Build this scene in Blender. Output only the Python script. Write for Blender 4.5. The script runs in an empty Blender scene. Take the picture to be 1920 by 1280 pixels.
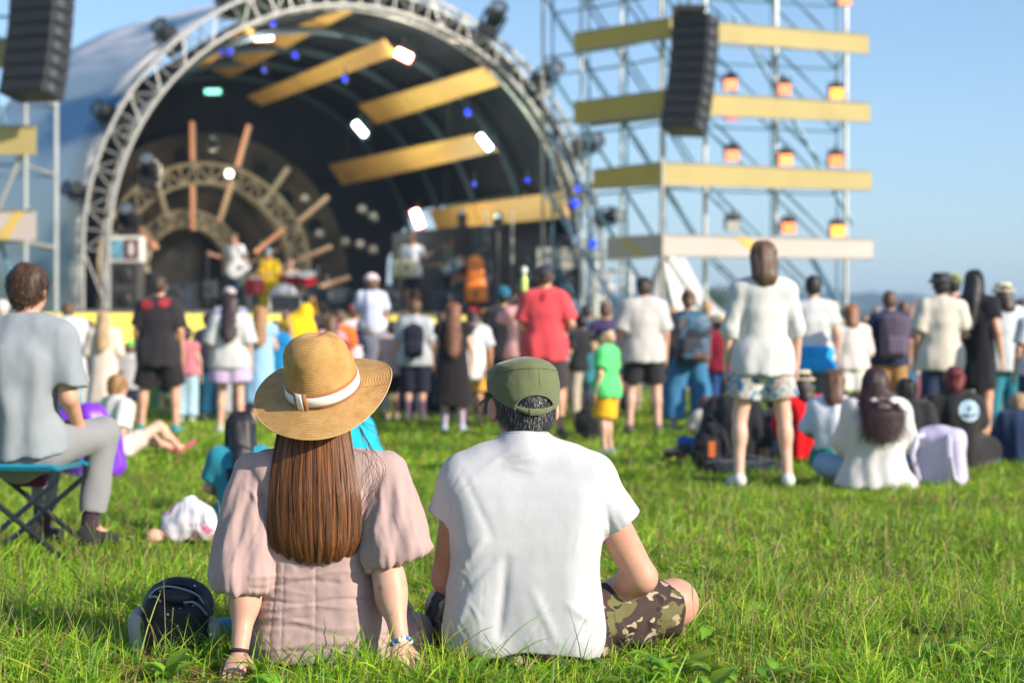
import bpy, math, random
import numpy as np
from mathutils import Vector, Matrix
R = math.radians
random.seed(7); rng = np.random.default_rng(7)
sc = bpy.context.scene
C = sc.collection
# ---------------- camera, sky, sun, exposure ----------------
F = 3200.0                                   # focal length in photo pixels (1920 wide)
CAMH = 1.0
cam_d = bpy.data.cameras.new('camera'); cam = bpy.data.objects.new('camera', cam_d); C.objects.link(cam)
cam.location = (0, 0, CAMH); cam.rotation_euler = (R(90), 0, 0)
cam_d.sensor_width = 36; cam_d.lens = F / 1920 * 36; cam_d.clip_start = .05; cam_d.clip_end = 6000
cam_d.dof.use_dof = True; cam_d.dof.focus_distance = 5.3; cam_d.dof.aperture_fstop = 2.3
sc.camera = cam
SUN_AZ, SUN_EL = 57, 25                      # azimuth measured from -Y (behind the camera) towards +X
sdir = Vector((math.sin(R(SUN_AZ)) * math.cos(R(SUN_EL)), -math.cos(R(SUN_AZ)) * math.cos(R(SUN_EL)), math.sin(R(SUN_EL))))
w = bpy.data.worlds.new("World"); sc.world = w; w.use_nodes = True
nt = w.node_tree; nt.nodes.clear()
wo = nt.nodes.new('ShaderNodeOutputWorld'); bg = nt.nodes.new('ShaderNodeBackground')
sky = nt.nodes.new('ShaderNodeTexSky'); sky.sky_type = 'NISHITA'; sky.sun_disc = False
sky.sun_elevation = R(SUN_EL); sky.sun_rotation = math.atan2(sdir.x, sdir.y)
sky.air_density = 1.0; sky.dust_density = .6; sky.ozone_density = 3.5; sky.altitude = 100
bg.inputs['Strength'].default_value = .118
nt.links.new(sky.outputs[0], bg.inputs['Color']); nt.links.new(bg.outputs[0], wo.inputs['Surface'])
sl = bpy.data.lights.new('sun', 'SUN'); so = bpy.data.objects.new('sun', sl); C.objects.link(so)
sl.energy = 4.8; sl.angle = R(.6); sl.color = (1, .90, .76)
so.rotation_euler = sdir.to_track_quat('Z', 'Y').to_euler()
sc.view_settings.view_transform = 'Standard'; sc.view_settings.look = 'None'
sc.view_settings.exposure = .76; sc.view_settings.gamma = 1
sc.render.engine = 'CYCLES'; sc.cycles.use_denoising = True
sc.cycles.max_bounces = 6; sc.cycles.transparent_max_bounces = 6
sc.cycles.sample_clamp_indirect = 6

def P(px, py, d):                            # photo pixel + distance -> world point
    return Vector(((px - 960) / F * d, d, CAMH + (640 - py) / F * d))

# ---------------- scene-graph helpers ----------------
def tag(o, label=None, cat=None, group=None, kind=None):
    if label: o['label'] = label
    if cat: o['category'] = cat
    if group: o['group'] = group
    if kind: o['kind'] = kind
    return o
def empty(name, loc, label=None, cat=None, group=None, rz=0):
    o = bpy.data.objects.new(name, None); C.objects.link(o); o.location = loc; o.rotation_euler = (0, 0, rz)
    o.empty_display_size = .1
    return tag(o, label, cat, group)
def link(name, me, m, parent=None):
    o = bpy.data.objects.new(name, me); C.objects.link(o)
    if m is not None: me.materials.append(m)
    if parent is not None: o.parent = parent
    return o
def mesh_np(name, v, f, smooth=True):        # v (n,3), f (m,4) or list of arrays
    v = np.asarray(v, np.float32); me = bpy.data.meshes.new(name)
    me.vertices.add(len(v)); me.vertices.foreach_set('co', v.ravel())
    fs = f if isinstance(f, list) and isinstance(f[0], np.ndarray) else [np.array(f)]
    fs = [np.asarray(a, np.int32) for a in fs if len(a)]
    tot = np.concatenate([np.full(len(a), a.shape[1], np.int32) for a in fs])
    li = np.concatenate([a.ravel() for a in fs])
    me.loops.add(len(li)); me.loops.foreach_set('vertex_index', li)
    st = np.concatenate([[0], np.cumsum(tot)[:-1]]).astype(np.int32)
    me.polygons.add(len(tot)); me.polygons.foreach_set('loop_start', st); me.polygons.foreach_set('loop_total', tot)
    me.polygons.foreach_set('use_smooth', np.full(len(tot), smooth))
    me.update(calc_edges=True)
    return me
def frame(d):
    d = Vector(d).normalized(); a = Vector((0, 0, 1)) if abs(d.z) < .9 else Vector((1, 0, 0))
    u = d.cross(a).normalized(); return d, u, d.cross(u).normalized()
class MB:                                     # collects simple shapes into ONE mesh
    def __init__(s): s.v = []; s.f = []
    def _a(s, vs, fs):
        n = len(s.v); s.v += [tuple(x) for x in vs]; s.f += [tuple(n + i for i in q) for q in fs]; return s
    def box(s, c, size, M=None):
        hx, hy, hz = [k / 2 for k in size]; c = Vector(c)
        vs = [Vector((x, y, z)) for z in (-hz, hz) for y in (-hy, hy) for x in (-hx, hx)]
        if M is not None: vs = [M @ q for q in vs]
        return s._a([c + q for q in vs], [(0, 2, 3, 1), (4, 5, 7, 6), (0, 1, 5, 4), (2, 6, 7, 3), (0, 4, 6, 2), (1, 3, 7, 5)])
    def tube(s, pts, r, n=8, cap=True):
        pts = [Vector(p) for p in pts]; rs = r if isinstance(r, (list, tuple)) else [r] * len(pts)
        vs = []; u0 = None
        for i, p in enumerate(pts):
            d = (pts[min(i + 1, len(pts) - 1)] - pts[max(i - 1, 0)])
            d = d.normalized() if d.length > 1e-9 else Vector((0, 0, 1))
            if u0 is None: _, u, v = frame(d)
            else:
                u = (u0 - d * u0.dot(d))
                u = u.normalized() if u.length > 1e-6 else frame(d)[1]
                v = d.cross(u)
            u0 = u
            for k in range(n):
                a = 2 * math.pi * k / n; vs.append(p + (u * math.cos(a) + v * math.sin(a)) * rs[i])
        fs = [(i * n + k, i * n + (k + 1) % n, (i + 1) * n + (k + 1) % n, (i + 1) * n + k) for i in range(len(pts) - 1) for k in range(n)]
        if cap: fs += [tuple(range(n - 1, -1, -1)), tuple((len(pts) - 1) * n + k for k in range(n))]
        return s._a(vs, fs)
    def lathe(s, prof, c=(0, 0, 0), n=24, M=None, sx=1, sy=1):
        c = Vector(c); vs = []
        for r, z in prof:
            for k in range(n):
                a = 2 * math.pi * k / n; q = Vector((r * math.cos(a) * sx, r * math.sin(a) * sy, z))
                vs.append(c + (M @ q if M is not None else q))
        fs = [(i * n + k, i * n + (k + 1) % n, (i + 1) * n + (k + 1) % n, (i + 1) * n + k) for i in range(len(prof) - 1) for k in range(n)]
        return s._a(vs, fs)
    def prism(s, pts, off):                    # polygon (3D points) extruded by vector off
        n = len(pts); pts = [Vector(p) for p in pts]; off = Vector(off)
        return s._a(pts + [p + off for p in pts], [tuple(range(n - 1, -1, -1)), tuple(range(n, 2 * n))] + [(k, (k + 1) % n, n + (k + 1) % n, n + k) for k in range(n)])
    def build(s, name, m, parent=None, smooth=False, bevel=0):
        me = bpy.data.meshes.new(name); me.from_pydata(s.v, [], s.f); me.update()
        if smooth:
            me.polygons.foreach_set('use_smooth', [True] * len(me.polygons))
            try: me.set_sharp_from_angle(angle=R(40))
            except Exception: pass
        o = link(name, me, m, parent)
        if bevel:
            b = o.modifiers.new('bevel', 'BEVEL'); b.width = bevel; b.segments = 2; b.limit_method = 'ANGLE'
        return o

# ---------------- materials ----------------
def nd(nt, t, **kw):
    n = nt.nodes.new(t)
    for k, v in kw.items():
        if k in n.inputs: n.inputs[k].default_value = v
        else: setattr(n, k, v)
    return n
def newmat(name):
    m = bpy.data.materials.new(name); m.use_nodes = True; nt = m.node_tree
    return m, nt, nt.nodes['Principled BSDF']
def c4(c): return (c[0], c[1], c[2], 1)
def noise(nt, scale, detail=3, rough=.5, coord='Object', vec=None, stretch=None):
    n = nd(nt, 'ShaderNodeTexNoise'); n.inputs['Scale'].default_value = scale; n.inputs['Detail'].default_value = detail
    n.inputs['Roughness'].default_value = rough
    if vec is None:
        tc = nd(nt, 'ShaderNodeTexCoord'); vec = tc.outputs[coord]
    if stretch:
        mp = nd(nt, 'ShaderNodeMapping'); mp.inputs['Scale'].default_value = stretch
        nt.links.new(vec, mp.inputs['Vector']); vec = mp.outputs[0]
    nt.links.new(vec, n.inputs['Vector']); return n
def ramp(nt, fac, stops):
    r = nd(nt, 'ShaderNodeValToRGB'); e = r.color_ramp.elements
    e[0].position, e[0].color = stops[0][0], c4(stops[0][1]); e[1].position, e[1].color = stops[-1][0], c4(stops[-1][1])
    for p, c in stops[1:-1]:
        q = e.new(p); q.color = c4(c)
    nt.links.new(fac, r.inputs['Fac']); return r
def bump(nt, b, height, strength, dist, prev=None):
    k = nd(nt, 'ShaderNodeBump'); k.inputs['Strength'].default_value = strength; k.inputs['Distance'].default_value = dist
    nt.links.new(height, k.inputs['Height'])
    if prev is not None: nt.links.new(prev.outputs[0], k.inputs['Normal'])
    nt.links.new(k.outputs[0], b.inputs['Normal']); return k
def mul(c, f): return tuple(min(1, x * f) for x in c)
def plain(name, c, rough=.5, metal=0, var=.12, scale=8, bmp=0):
    m, nt, b = newmat(name); b.inputs['Roughness'].default_value = rough; b.inputs['Metallic'].default_value = metal
    n = noise(nt, scale, 4)
    r = ramp(nt, n.outputs[0], [(.3, mul(c, 1 - var)), (.7, mul(c, 1 + var))]); nt.links.new(r.outputs[0], b.inputs['Base Color'])
    if bmp: bump(nt, b, n.outputs[0], .5, bmp)
    return m
def glow(name, c, strength):
    m, nt, b = newmat(name); b.inputs['Base Color'].default_value = c4(c)
    b.inputs['Emission Color'].default_value = c4(c); b.inputs['Emission Strength'].default_value = strength; return m
_cl = {}
def cloth(c, fold=.02, weave=True, rough=.85, key=None):
    k = (tuple(round(x, 3) for x in c), fold, key)
    if k in _cl: return _cl[k]
    m, nt, b = newmat('fabric'); b.inputs['Roughness'].default_value = rough; b.inputs['Specular IOR Level'].default_value = .2
    b.inputs['Sheen Weight'].default_value = .15
    n = noise(nt, 4, 2, .45, stretch=(1.3, 1.3, .45))
    r = ramp(nt, n.outputs[0], [(.3, mul(c, .9)), (.7, mul(c, 1.06))]); nt.links.new(r.outputs[0], b.inputs['Base Color'])
    k1 = bump(nt, b, n.outputs[0], .45, fold)
    if weave:
        n2 = noise(nt, 240, 2, .6); bump(nt, b, n2.outputs[0], .25, .002, k1)
    _cl[k] = m; return m
def skinmat(c, name='skin'):
    m, nt, b = newmat(name); b.inputs['Roughness'].default_value = .48; b.inputs['Specular IOR Level'].default_value = .35
    b.inputs['Subsurface Weight'].default_value = .12; b.inputs['Subsurface Scale'].default_value = .012
    b.inputs['Subsurface Radius'].default_value = (1, .35, .2)
    n = noise(nt, 11, 6, .7)
    r = ramp(nt, n.outputs[0], [(.3, (c[0] * .93, c[1] * .78, c[2] * .74)), (.5, c), (.7, (c[0] * 1.06, c[1] * 1.12, c[2] * 1.1))])
    nt.links.new(r.outputs[0], b.inputs['Base Color'])
    n2 = noise(nt, 260, 2, .6); bump(nt, b, n2.outputs[0], .12, .001); return m
SKIN = [skinmat((.56, .30, .20)), skinmat((.60, .35, .255)), skinmat((.44, .23, .15)), skinmat((.64, .38, .29))]
_hm = {}
def hairmat(c, key=None):
    k = tuple(c)
    if k in _hm: return _hm[k]
    m, nt, b = newmat('hair'); b.inputs['Roughness'].default_value = .55
    n = noise(nt, 70, 3, .6, stretch=(1.2, 1.2, .2))
    r = ramp(nt, n.outputs[0], [(.32, mul(c, .7)), (.7, mul(c, 1.5))]); nt.links.new(r.outputs[0], b.inputs['Base Color'])
    bump(nt, b, n.outputs[0], .5, .004); _hm[k] = m; return m
# ---------------- implicit-surface modelling (numpy) ----------------
_L = np.random.default_rng(3).random((32, 32, 32)).astype(np.float32)
def vnoise(x, y, z):
    xi, yi, zi = np.floor(x).astype(int), np.floor(y).astype(int), np.floor(z).astype(int)
    fx, fy, fz = x - xi, y - yi, z - zi
    fx, fy, fz = [t * t * (3 - 2 * t) for t in (fx, fy, fz)]
    def g(a, b, c): return _L[(xi + a) & 31, (yi + b) & 31, (zi + c) & 31]
    l = lambda a, b, t: a + (b - a) * t
    return l(l(l(g(0, 0, 0), g(1, 0, 0), fx), l(g(0, 1, 0), g(1, 1, 0), fx), fy),
             l(l(g(0, 0, 1), g(1, 0, 1), fx), l(g(0, 1, 1), g(1, 1, 1), fx), fy), fz) - .5
def fbm(x, y, z, o=3):
    s = 0; a = 1
    for i in range(o): s = s + a * vnoise(x + 7 * i, y + 3 * i, z + 5 * i); x, y, z = x * 2.03, y * 2.03, z * 2.03; a *= .5
    return s
class S:
    """list of primitives -> one continuous mesh"""
    def __init__(s): s.ops = []; s.disps = []
    def _p(s, fn, lo, hi, k, op): s.ops.append((fn, np.array(lo, float), np.array(hi, float), k, op)); return s
    def cap(s, a, b, ra, rb=None, k=.03, sy=1., cut=None, op='u', cuta=None, pw=1):
        a = np.array(a, float); b = np.array(b, float); rb = ra if rb is None else rb
        A = a * (1, sy, 1); B = b * (1, sy, 1); ba = B - A; L = max(ba @ ba, 1e-9); n = (b - a) / max(np.linalg.norm(b - a), 1e-9)
        sc_ = 1 / (1 + .5 * (sy - 1))
        def fn(X, Y, Z):
            px, py, pz = X - A[0], Y * sy - A[1], Z - A[2]
            t = np.clip((px * ba[0] + py * ba[1] + pz * ba[2]) / L, 0, 1)
            q = np.sqrt((px - ba[0] * t) ** 2 + (py - ba[1] * t) ** 2 + (pz - ba[2] * t) ** 2)
            v = (q - (ra + (rb - ra) * t ** pw)) * sc_
            if cut is not None: v = np.maximum(v, (X - b[0]) * n[0] + (Y - b[1]) * n[1] + (Z - b[2]) * n[2] - cut)
            if cuta is not None: v = np.maximum(v, -((X - a[0]) * n[0] + (Y - a[1]) * n[1] + (Z - a[2]) * n[2]) - cuta)
            return v
        r = max(ra, rb)
        return s._p(fn, np.minimum(a, b) - r, np.maximum(a, b) + r, k, op)
    def ell(s, c, r, k=.03, op='u', M=None):
        c = np.array(c, float); r = np.array(r if hasattr(r, '__len__') else (r, r, r), float)
        Mi = None if M is None else np.array(Matrix(M).to_3x3().inverted())
        def fn(X, Y, Z):
            x, y, z = X - c[0], Y - c[1], Z - c[2]
            if Mi is not None: x, y, z = [Mi[i][0] * x + Mi[i][1] * y + Mi[i][2] * z for i in range(3)]
            k0 = np.sqrt((x / r[0]) ** 2 + (y / r[1]) ** 2 + (z / r[2]) ** 2)
            k1 = np.sqrt((x / r[0] ** 2) ** 2 + (y / r[1] ** 2) ** 2 + (z / r[2] ** 2) ** 2)
            return k0 * (k0 - 1) / np.maximum(k1, 1e-6)
        m = r if M is None else np.full(3, r.max())
        return s._p(fn, c - m, c + m, k, op)
    def box(s, c, r, rnd=.01, k=.01, op='u', M=None):
        c = np.array(c, float); r = np.array(r, float) - rnd
        Mi = None if M is None else np.array(Matrix(M).to_3x3().inverted())
        def fn(X, Y, Z):
            x, y, z = X - c[0], Y - c[1], Z - c[2]
            if Mi is not None: x, y, z = [Mi[i][0] * x + Mi[i][1] * y + Mi[i][2] * z for i in range(3)]
            q = [np.abs(x) - r[0], np.abs(y) - r[1], np.abs(z) - r[2]]
            q = np.broadcast_arrays(*q)
            o = np.sqrt(sum(np.maximum(t, 0) ** 2 for t in q)); return o + np.minimum(np.maximum(np.maximum(q[0], q[1]), q[2]), 0) - rnd
        m = (r + rnd) if M is None else np.full(3, np.linalg.norm(r + rnd))
        return s._p(fn, c - m, c + m, k, op)
    def plane(s, p, n):                        # keep the side opposite to n
        p = np.array(p, float); n = np.array(n, float); n = n / np.linalg.norm(n)
        return s._p(lambda X, Y, Z: (X - p[0]) * n[0] + (Y - p[1]) * n[1] + (Z - p[2]) * n[2], p, p, 0, 'i')
    def fn(s, f, k=0, op='i'): return s._p(f, (0, 0, 0), (0, 0, 0), k, op)
    def disp(s, f): s.disps.append(f); return s
    def build(s, h):
        los = [o[1] for o in s.ops if o[4] == 'u']; his = [o[2] for o in s.ops if o[4] == 'u']
        mk = .02
        lo = np.min(los, 0) - 3 * h - mk; hi = np.max(his, 0) + 3 * h + mk
        n = np.ceil((hi - lo) / h).astype(int) + 1
        ax = [(lo[i] + h * np.arange(n[i])).astype(np.float32) for i in range(3)]
        D = np.full(n, 9., np.float32)
        for fn, l, u, k, op in s.ops:
            if op == 'i': sl = [slice(0, n[i]) for i in range(3)]
            else:
                m = k + 3 * h
                sl = [slice(max(0, int((l[i] - m - lo[i]) / h)), min(n[i], int((u[i] + m - lo[i]) / h) + 2)) for i in range(3)]
            if any(q.start >= q.stop for q in sl): continue
            X = ax[0][sl[0]][:, None, None]; Y = ax[1][sl[1]][None, :, None]; Z = ax[2][sl[2]][None, None, :]
            v = fn(X, Y, Z); d = D[sl[0], sl[1], sl[2]]
            if op == 'u':
                if k > 0: hh = np.maximum(k - np.abs(d - v), 0) / k; r = np.minimum(d, v) - hh * hh * k * .25
                else: r = np.minimum(d, v)
            elif op == 's':
                if k > 0: hh = np.maximum(k - np.abs(d + v), 0) / k; r = np.maximum(d, -v) + hh * hh * k * .25
                else: r = np.maximum(d, -v)
            else: r = np.maximum(d, v)
            D[sl[0], sl[1], sl[2]] = r
        for f in s.disps:
            I = np.nonzero(np.abs(D) < 5 * h + .02)
            D[I] += f(ax[0][I[0]], ax[1][I[1]], ax[2][I[2]]).astype(np.float32)
        D[0] = D[-1] = 1; D[:, 0] = D[:, -1] = 1; D[:, :, 0] = D[:, :, -1] = 1
        return nets(D, lo, h)
def nets(D, lo, h):
    ins = D < 0; nx, ny, nz = D.shape
    cnt = np.zeros((nx - 1, ny - 1, nz - 1), np.int8)
    for dx in (0, 1):
        for dy in (0, 1):
            for dz in (0, 1): cnt += ins[dx:nx - 1 + dx, dy:ny - 1 + dy, dz:nz - 1 + dz]
    act = (cnt > 0) & (cnt < 8); I = np.argwhere(act)
    idx = np.full(act.shape, -1, np.int32); idx[act] = np.arange(len(I))
    val = {c: D[I[:, 0] + c[0], I[:, 1] + c[1], I[:, 2] + c[2]] for c in [(a, b, e) for a in (0, 1) for b in (0, 1) for e in (0, 1)]}
    acc = np.zeros((len(I), 3)); num = np.zeros(len(I))
    for c in val:
        for a in range(3):
            if c[a] == 0:
                e = list(c); e[a] = 1; e = tuple(e); v0, v1 = val[c], val[e]; m = (v0 < 0) != (v1 < 0)
                den = np.where(m, v0 - v1, 1); t = np.where(m, v0 / den, 0)
                p = np.array(c, float)[None] + np.zeros((len(I), 3)); p[:, a] += t
                acc += p * m[:, None]; num += m
    V = lo + h * (I + acc / np.maximum(num, 1)[:, None])
    Q = []
    for a in range(3):
        b, c = (a + 1) % 3, (a + 2) % 3
        s0 = [slice(1, -1)] * 3; s0[a] = slice(0, -1); s1 = list(s0); s1[a] = slice(1, None)
        A, B = ins[tuple(s0)], ins[tuple(s1)]
        for flip, M in ((False, A & ~B), (True, ~A & B)):
            g = np.argwhere(M)
            if not len(g): continue
            off = np.ones(3, int); off[a] = 0; g = g + off
            q = []
            for db, dc in ((0, 0), (-1, 0), (-1, -1), (0, -1)):
                k = g.copy(); k[:, b] += db; k[:, c] += dc; q.append(idx[k[:, 0], k[:, 1], k[:, 2]])
            q = np.stack(q, 1); Q.append(q[:, ::-1] if flip else q)
    Q = np.concatenate(Q); Q = Q[(Q >= 0).all(1)]
    # one light smoothing pass
    for lam in (.5, .4):
        s = np.zeros_like(V); n = np.zeros(len(V))
        for i, j in ((0, 1), (1, 2), (2, 3), (3, 0)):
            for u, v in ((i, j), (j, i)):
                np.add.at(s, Q[:, u], V[Q[:, v]]) if len(V) < 0 else None
                for ax_ in range(3): s[:, ax_] += np.bincount(Q[:, u], V[Q[:, v], ax_], len(V))
                n += np.bincount(Q[:, u], minlength=len(V))
        V = V * (1 - lam) + lam * s / np.maximum(n, 1)[:, None]
    return V, Q
def sobj(name, s, h, m, parent=None, extra=None):
    try: v, f = s.build(h)
    except ValueError: print('EMPTY SDF', name, parent and parent.get('label')); raise
    fl = [f]
    if extra is not None and len(extra.v):
        n = len(v); v = np.concatenate([v, np.array([tuple(q) for q in extra.v])])
        q4 = [tuple(i + n for i in q) for q in extra.f if len(q) == 4]
        oth = {}
        for q in extra.f:
            if len(q) != 4: oth.setdefault(len(q), []).append(tuple(i + n for i in q))
        fl.append(np.array(q4))
        for q in oth.values(): fl.append(np.array(q))
    return link(name, mesh_np(name, v, fl), m, parent)
# ---------------- strands ----------------
def ribbons(name, paths, widths, cols, m, parent, nrm=(0, -1, 0)):
    """paths (n,k,3), widths (n,k) -> ribbon strips with a per-strand colour attribute"""
    n, k, _ = paths.shape; d = np.gradient(paths, axis=1); nn = np.broadcast_to(np.asarray(nrm, float), paths.shape) if np.ndim(nrm) == 1 else nrm
    s = np.cross(d, nn); s /= np.maximum(np.linalg.norm(s, axis=2, keepdims=True), 1e-9)
    a = paths - s * widths[..., None] / 2; b = paths + s * widths[..., None] / 2
    V = np.stack([a, b], 2).reshape(-1, 3); i = np.arange(n * k).reshape(n, k)[:, :-1].ravel()
    q = np.stack([2 * i, 2 * i + 1, 2 * i + 3, 2 * i + 2], 1)
    me = mesh_np(name, V, q); at = me.color_attributes.new('col', 'FLOAT_COLOR', 'POINT')
    cc = np.ones((n, k, 2, 4), np.float32); cc[..., :3] = (cols[:, None, None, :] if cols.ndim == 2 else cols[:, :, None, :])
    at.data.foreach_set('color', cc.ravel()); return link(name, me, m, parent)
def strandmat(name, rough=.35, spec=.5, trans=0.):
    m, nt, b = newmat(name); a = nd(nt, 'ShaderNodeVertexColor'); a.layer_name = 'col'; nt.links.new(a.outputs[0], b.inputs['Base Color'])
    b.inputs['Roughness'].default_value = rough; b.inputs['Specular IOR Level'].default_value = spec
    if trans:
        t = nd(nt, 'ShaderNodeBsdfTranslucent'); nt.links.new(a.outputs[0], t.inputs['Color']); mx = nd(nt, 'ShaderNodeMixShader'); mx.inputs[0].default_value = trans
        nt.links.new(b.outputs[0], mx.inputs[1]); nt.links.new(t.outputs[0], mx.inputs[2]); nt.links.new(mx.outputs[0], nt.nodes['Material Output'].inputs['Surface'])
    return m
def hair_on(ob, n, ln, cols, keep, dirf, m, w=.0011):
    me = ob.data; pl = len(me.polygons); A = np.empty(pl, np.float32); me.polygons.foreach_get('area', A); Cc = np.empty(pl * 3, np.float32); me.polygons.foreach_get('center', Cc); Nn = np.empty(pl * 3, np.float32); me.polygons.foreach_get('normal', Nn)
    Cc = Cc.reshape(-1, 3); Nn = Nn.reshape(-1, 3); i = rng.choice(pl, n, p=A / A.sum()); c = Cc[i] + rng.normal(0, .002, (n, 3)); nn = Nn[i]; kp = keep(c, nn); c, nn = c[kp], nn[kp]; n = len(c)
    d = dirf(c, nn) + rng.normal(0, .16, (n, 3)); d /= np.linalg.norm(d, axis=1)[:, None]; L = ln * rng.uniform(.6, 1.1, n)[:, None]
    k = 5; v = np.linspace(0, 1, k)[None, :, None]; pth = c[:, None] + d[:, None] * L[:, None] * v + nn[:, None] * (.0035 * np.sin(v * 2.4) + .0012)
    ci = rng.choice(len(cols), n, p=[q[1] for q in cols]); cc = np.array([q[0] for q in cols])[ci] * rng.uniform(.7, 1.3, (n, 1))
    return ribbons('hair_strands', pth, np.full((n, k), w) * (1 - .7 * v[..., 0] ** 2), cc, m, ob, np.repeat(nn[:, None], k, 1))

_sm = {}
def tress(root, q, HM, J, s, hs, c, ln, w, pad, hob, n=650):
    L = {'bob': .15, 'mid': .24, 'long': .42, 'xlong': .56, 'wild': .46}[ln] * s; wd = {'bob': .092, 'mid': .10, 'long': .125, 'xlong': .12, 'wild': .19}[ln] * s
    top_ = q(0, 0, .0).z; u = rng.uniform(-1, 1, n); k = 12; v = np.linspace(0, 1, k)[None]; Ls = L * (1 - (.55 if ln == 'wild' else .28) * rng.random(n) ** (1. if ln == 'wild' else 1.6))[:, None]
    nb = 6; tau = np.linspace(0, np.pi / 2, nb)
    P1 = np.array([[tuple(q(a * (.02 + .076 * math.sin(t_)), -.02 - (.092 - .05 * a * a) * math.sin(t_), .030 + .096 * math.cos(t_))) for t_ in tau] for a in u]); Bp = P1[:, -1]
    z0 = Bp[:, 2:3]; t = v[:, 1:]; zz = z0 - (Ls + .03 * s) * t
    back = J['nec'][1] - .075 * s; chb = J['che'][1] - (.112 * s * w + pad + .028 + .035 * (ln == 'wild')); back -= .03 * (ln == 'wild')
    zn, zr = (J['nec'][2] + .05 * s, .07 * s) if ln == 'wild' else (J['nec'][2], .14 * s)
    yb = np.where(zz < zn, back + (chb - back) * np.clip((zn - zz) / zr, 0, 1), np.minimum(back, Bp[:, 1:2] - .0))
    yy = Bp[:, 1:2] + (yb - Bp[:, 1:2]) * np.clip(t * 3, 0, 1) + .05 * s * np.abs(u[:, None]) ** 2 - .012 * rng.random((n, 1))
    wav = (.022 if ln == 'wild' else .009) * s * np.sin(t * L / s * 26 + u[:, None] * 9 + rng.normal(0, .8, (n, 1))) * t * (ln in ('long', 'mid', 'wild'))
    xx = Bp[:, :1] + (u[:, None] * wd * (1 - .18 * t ** 2) - Bp[:, :1]) * np.clip(t * (1.15 if ln == 'wild' else 1.6), 0, 1) ** (1.3 if ln == 'wild' else 1) + wav + (.022 if ln == 'wild' else .007) * rng.normal(size=(n, 1)) * t
    P2 = np.stack([xx, yy, zz], -1); pth = np.concatenate([P1, P2], 1); kk = pth.shape[1]
    wid = np.full((n, kk), .0042 * s) * np.linspace(1, .45, kk)[None]
    cols = np.clip(np.array(c)[None] * rng.uniform(.4, 2.4, (n, 1)), 0, 1)
    if 'm' not in _sm: _sm['m'] = strandmat('hair_strand', .5, .35)
    ribbons('hair_strands', pth, wid, cols, _sm['m'], hob, np.repeat(np.stack([.7 * u, -1 + 0 * u, .25 + 0 * u], -1)[:, None], kk, 1))
def fuzz(hob, c, hs, n=900, ln=.035):
    if 'm' not in _sm: _sm['m'] = strandmat('hair_strand', .5, .35)
    hair_on(hob, n, ln * hs, [(tuple(mul(c, .7)), .4), (tuple(mul(c, 1.3)), .4), (tuple(mul(c, 1.8)), .2)], lambda p, nn: nn[:, 2] < 2, lambda p, nn: np.stack([-.3 * nn[:, 0] + .25, -.4 + 0 * p[:, 0], -1 + .3 * np.sin(p[:, 0] * 60)], 1), _sm['m'], .0035 * hs)
# ---------------- people ----------------
ARMS = {'down': ((.245, -.025, 1.13), (.255, .045, .885)), 'front': ((.235, -.02, 1.14), (.11, .2, 1.1)),
        'bent': ((.27, -.03, 1.15), (.13, .2, 1.24)), 'up': ((.27, .06, 1.55), (.2, .1, 1.79)),
        'wave': ((.31, .05, 1.36), (.36, .1, 1.6)), 'hip': ((.34, -.06, 1.17), (.2, .02, .99)),
        'shade': ((.30, .1, 1.38), (.13, .2, 1.6)), 'drink': ((.27, .12, 1.32), (.1, .2, 1.55)),
        'guitar': ((.30, -.02, 1.16), (.12, .2, 1.06)), 'neck': ((.30, .02, 1.2), (.42, .22, 1.28))}
def pose_stand(armL='down', armR='down', stance=.1, lean=0):
    J = dict(pel=(0, 0, .95), wai=(0, -.005, 1.08), che=(0, lean * .5, 1.28), nec=(0, lean - .01, 1.45), hed=(0, lean + .02, 1.632))
    for sd, n, am in ((-1, 'L', armL), (1, 'R', armR)):
        e, w_ = ARMS[am]
        J['sh' + n] = (sd * .168, lean - .005, 1.402); J['el' + n] = (sd * e[0], e[1] + lean, e[2]); J['wr' + n] = (sd * w_[0], w_[1] + lean, w_[2])
        J['hi' + n] = (sd * .085, 0, .92); J['kn' + n] = (sd * (stance + .005), .03, .5); J['an' + n] = (sd * (stance + .02), -.02, .085); J['to' + n] = (sd * (stance + .05), .13, .03)
    J['top'] = 1.75; return J
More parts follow.
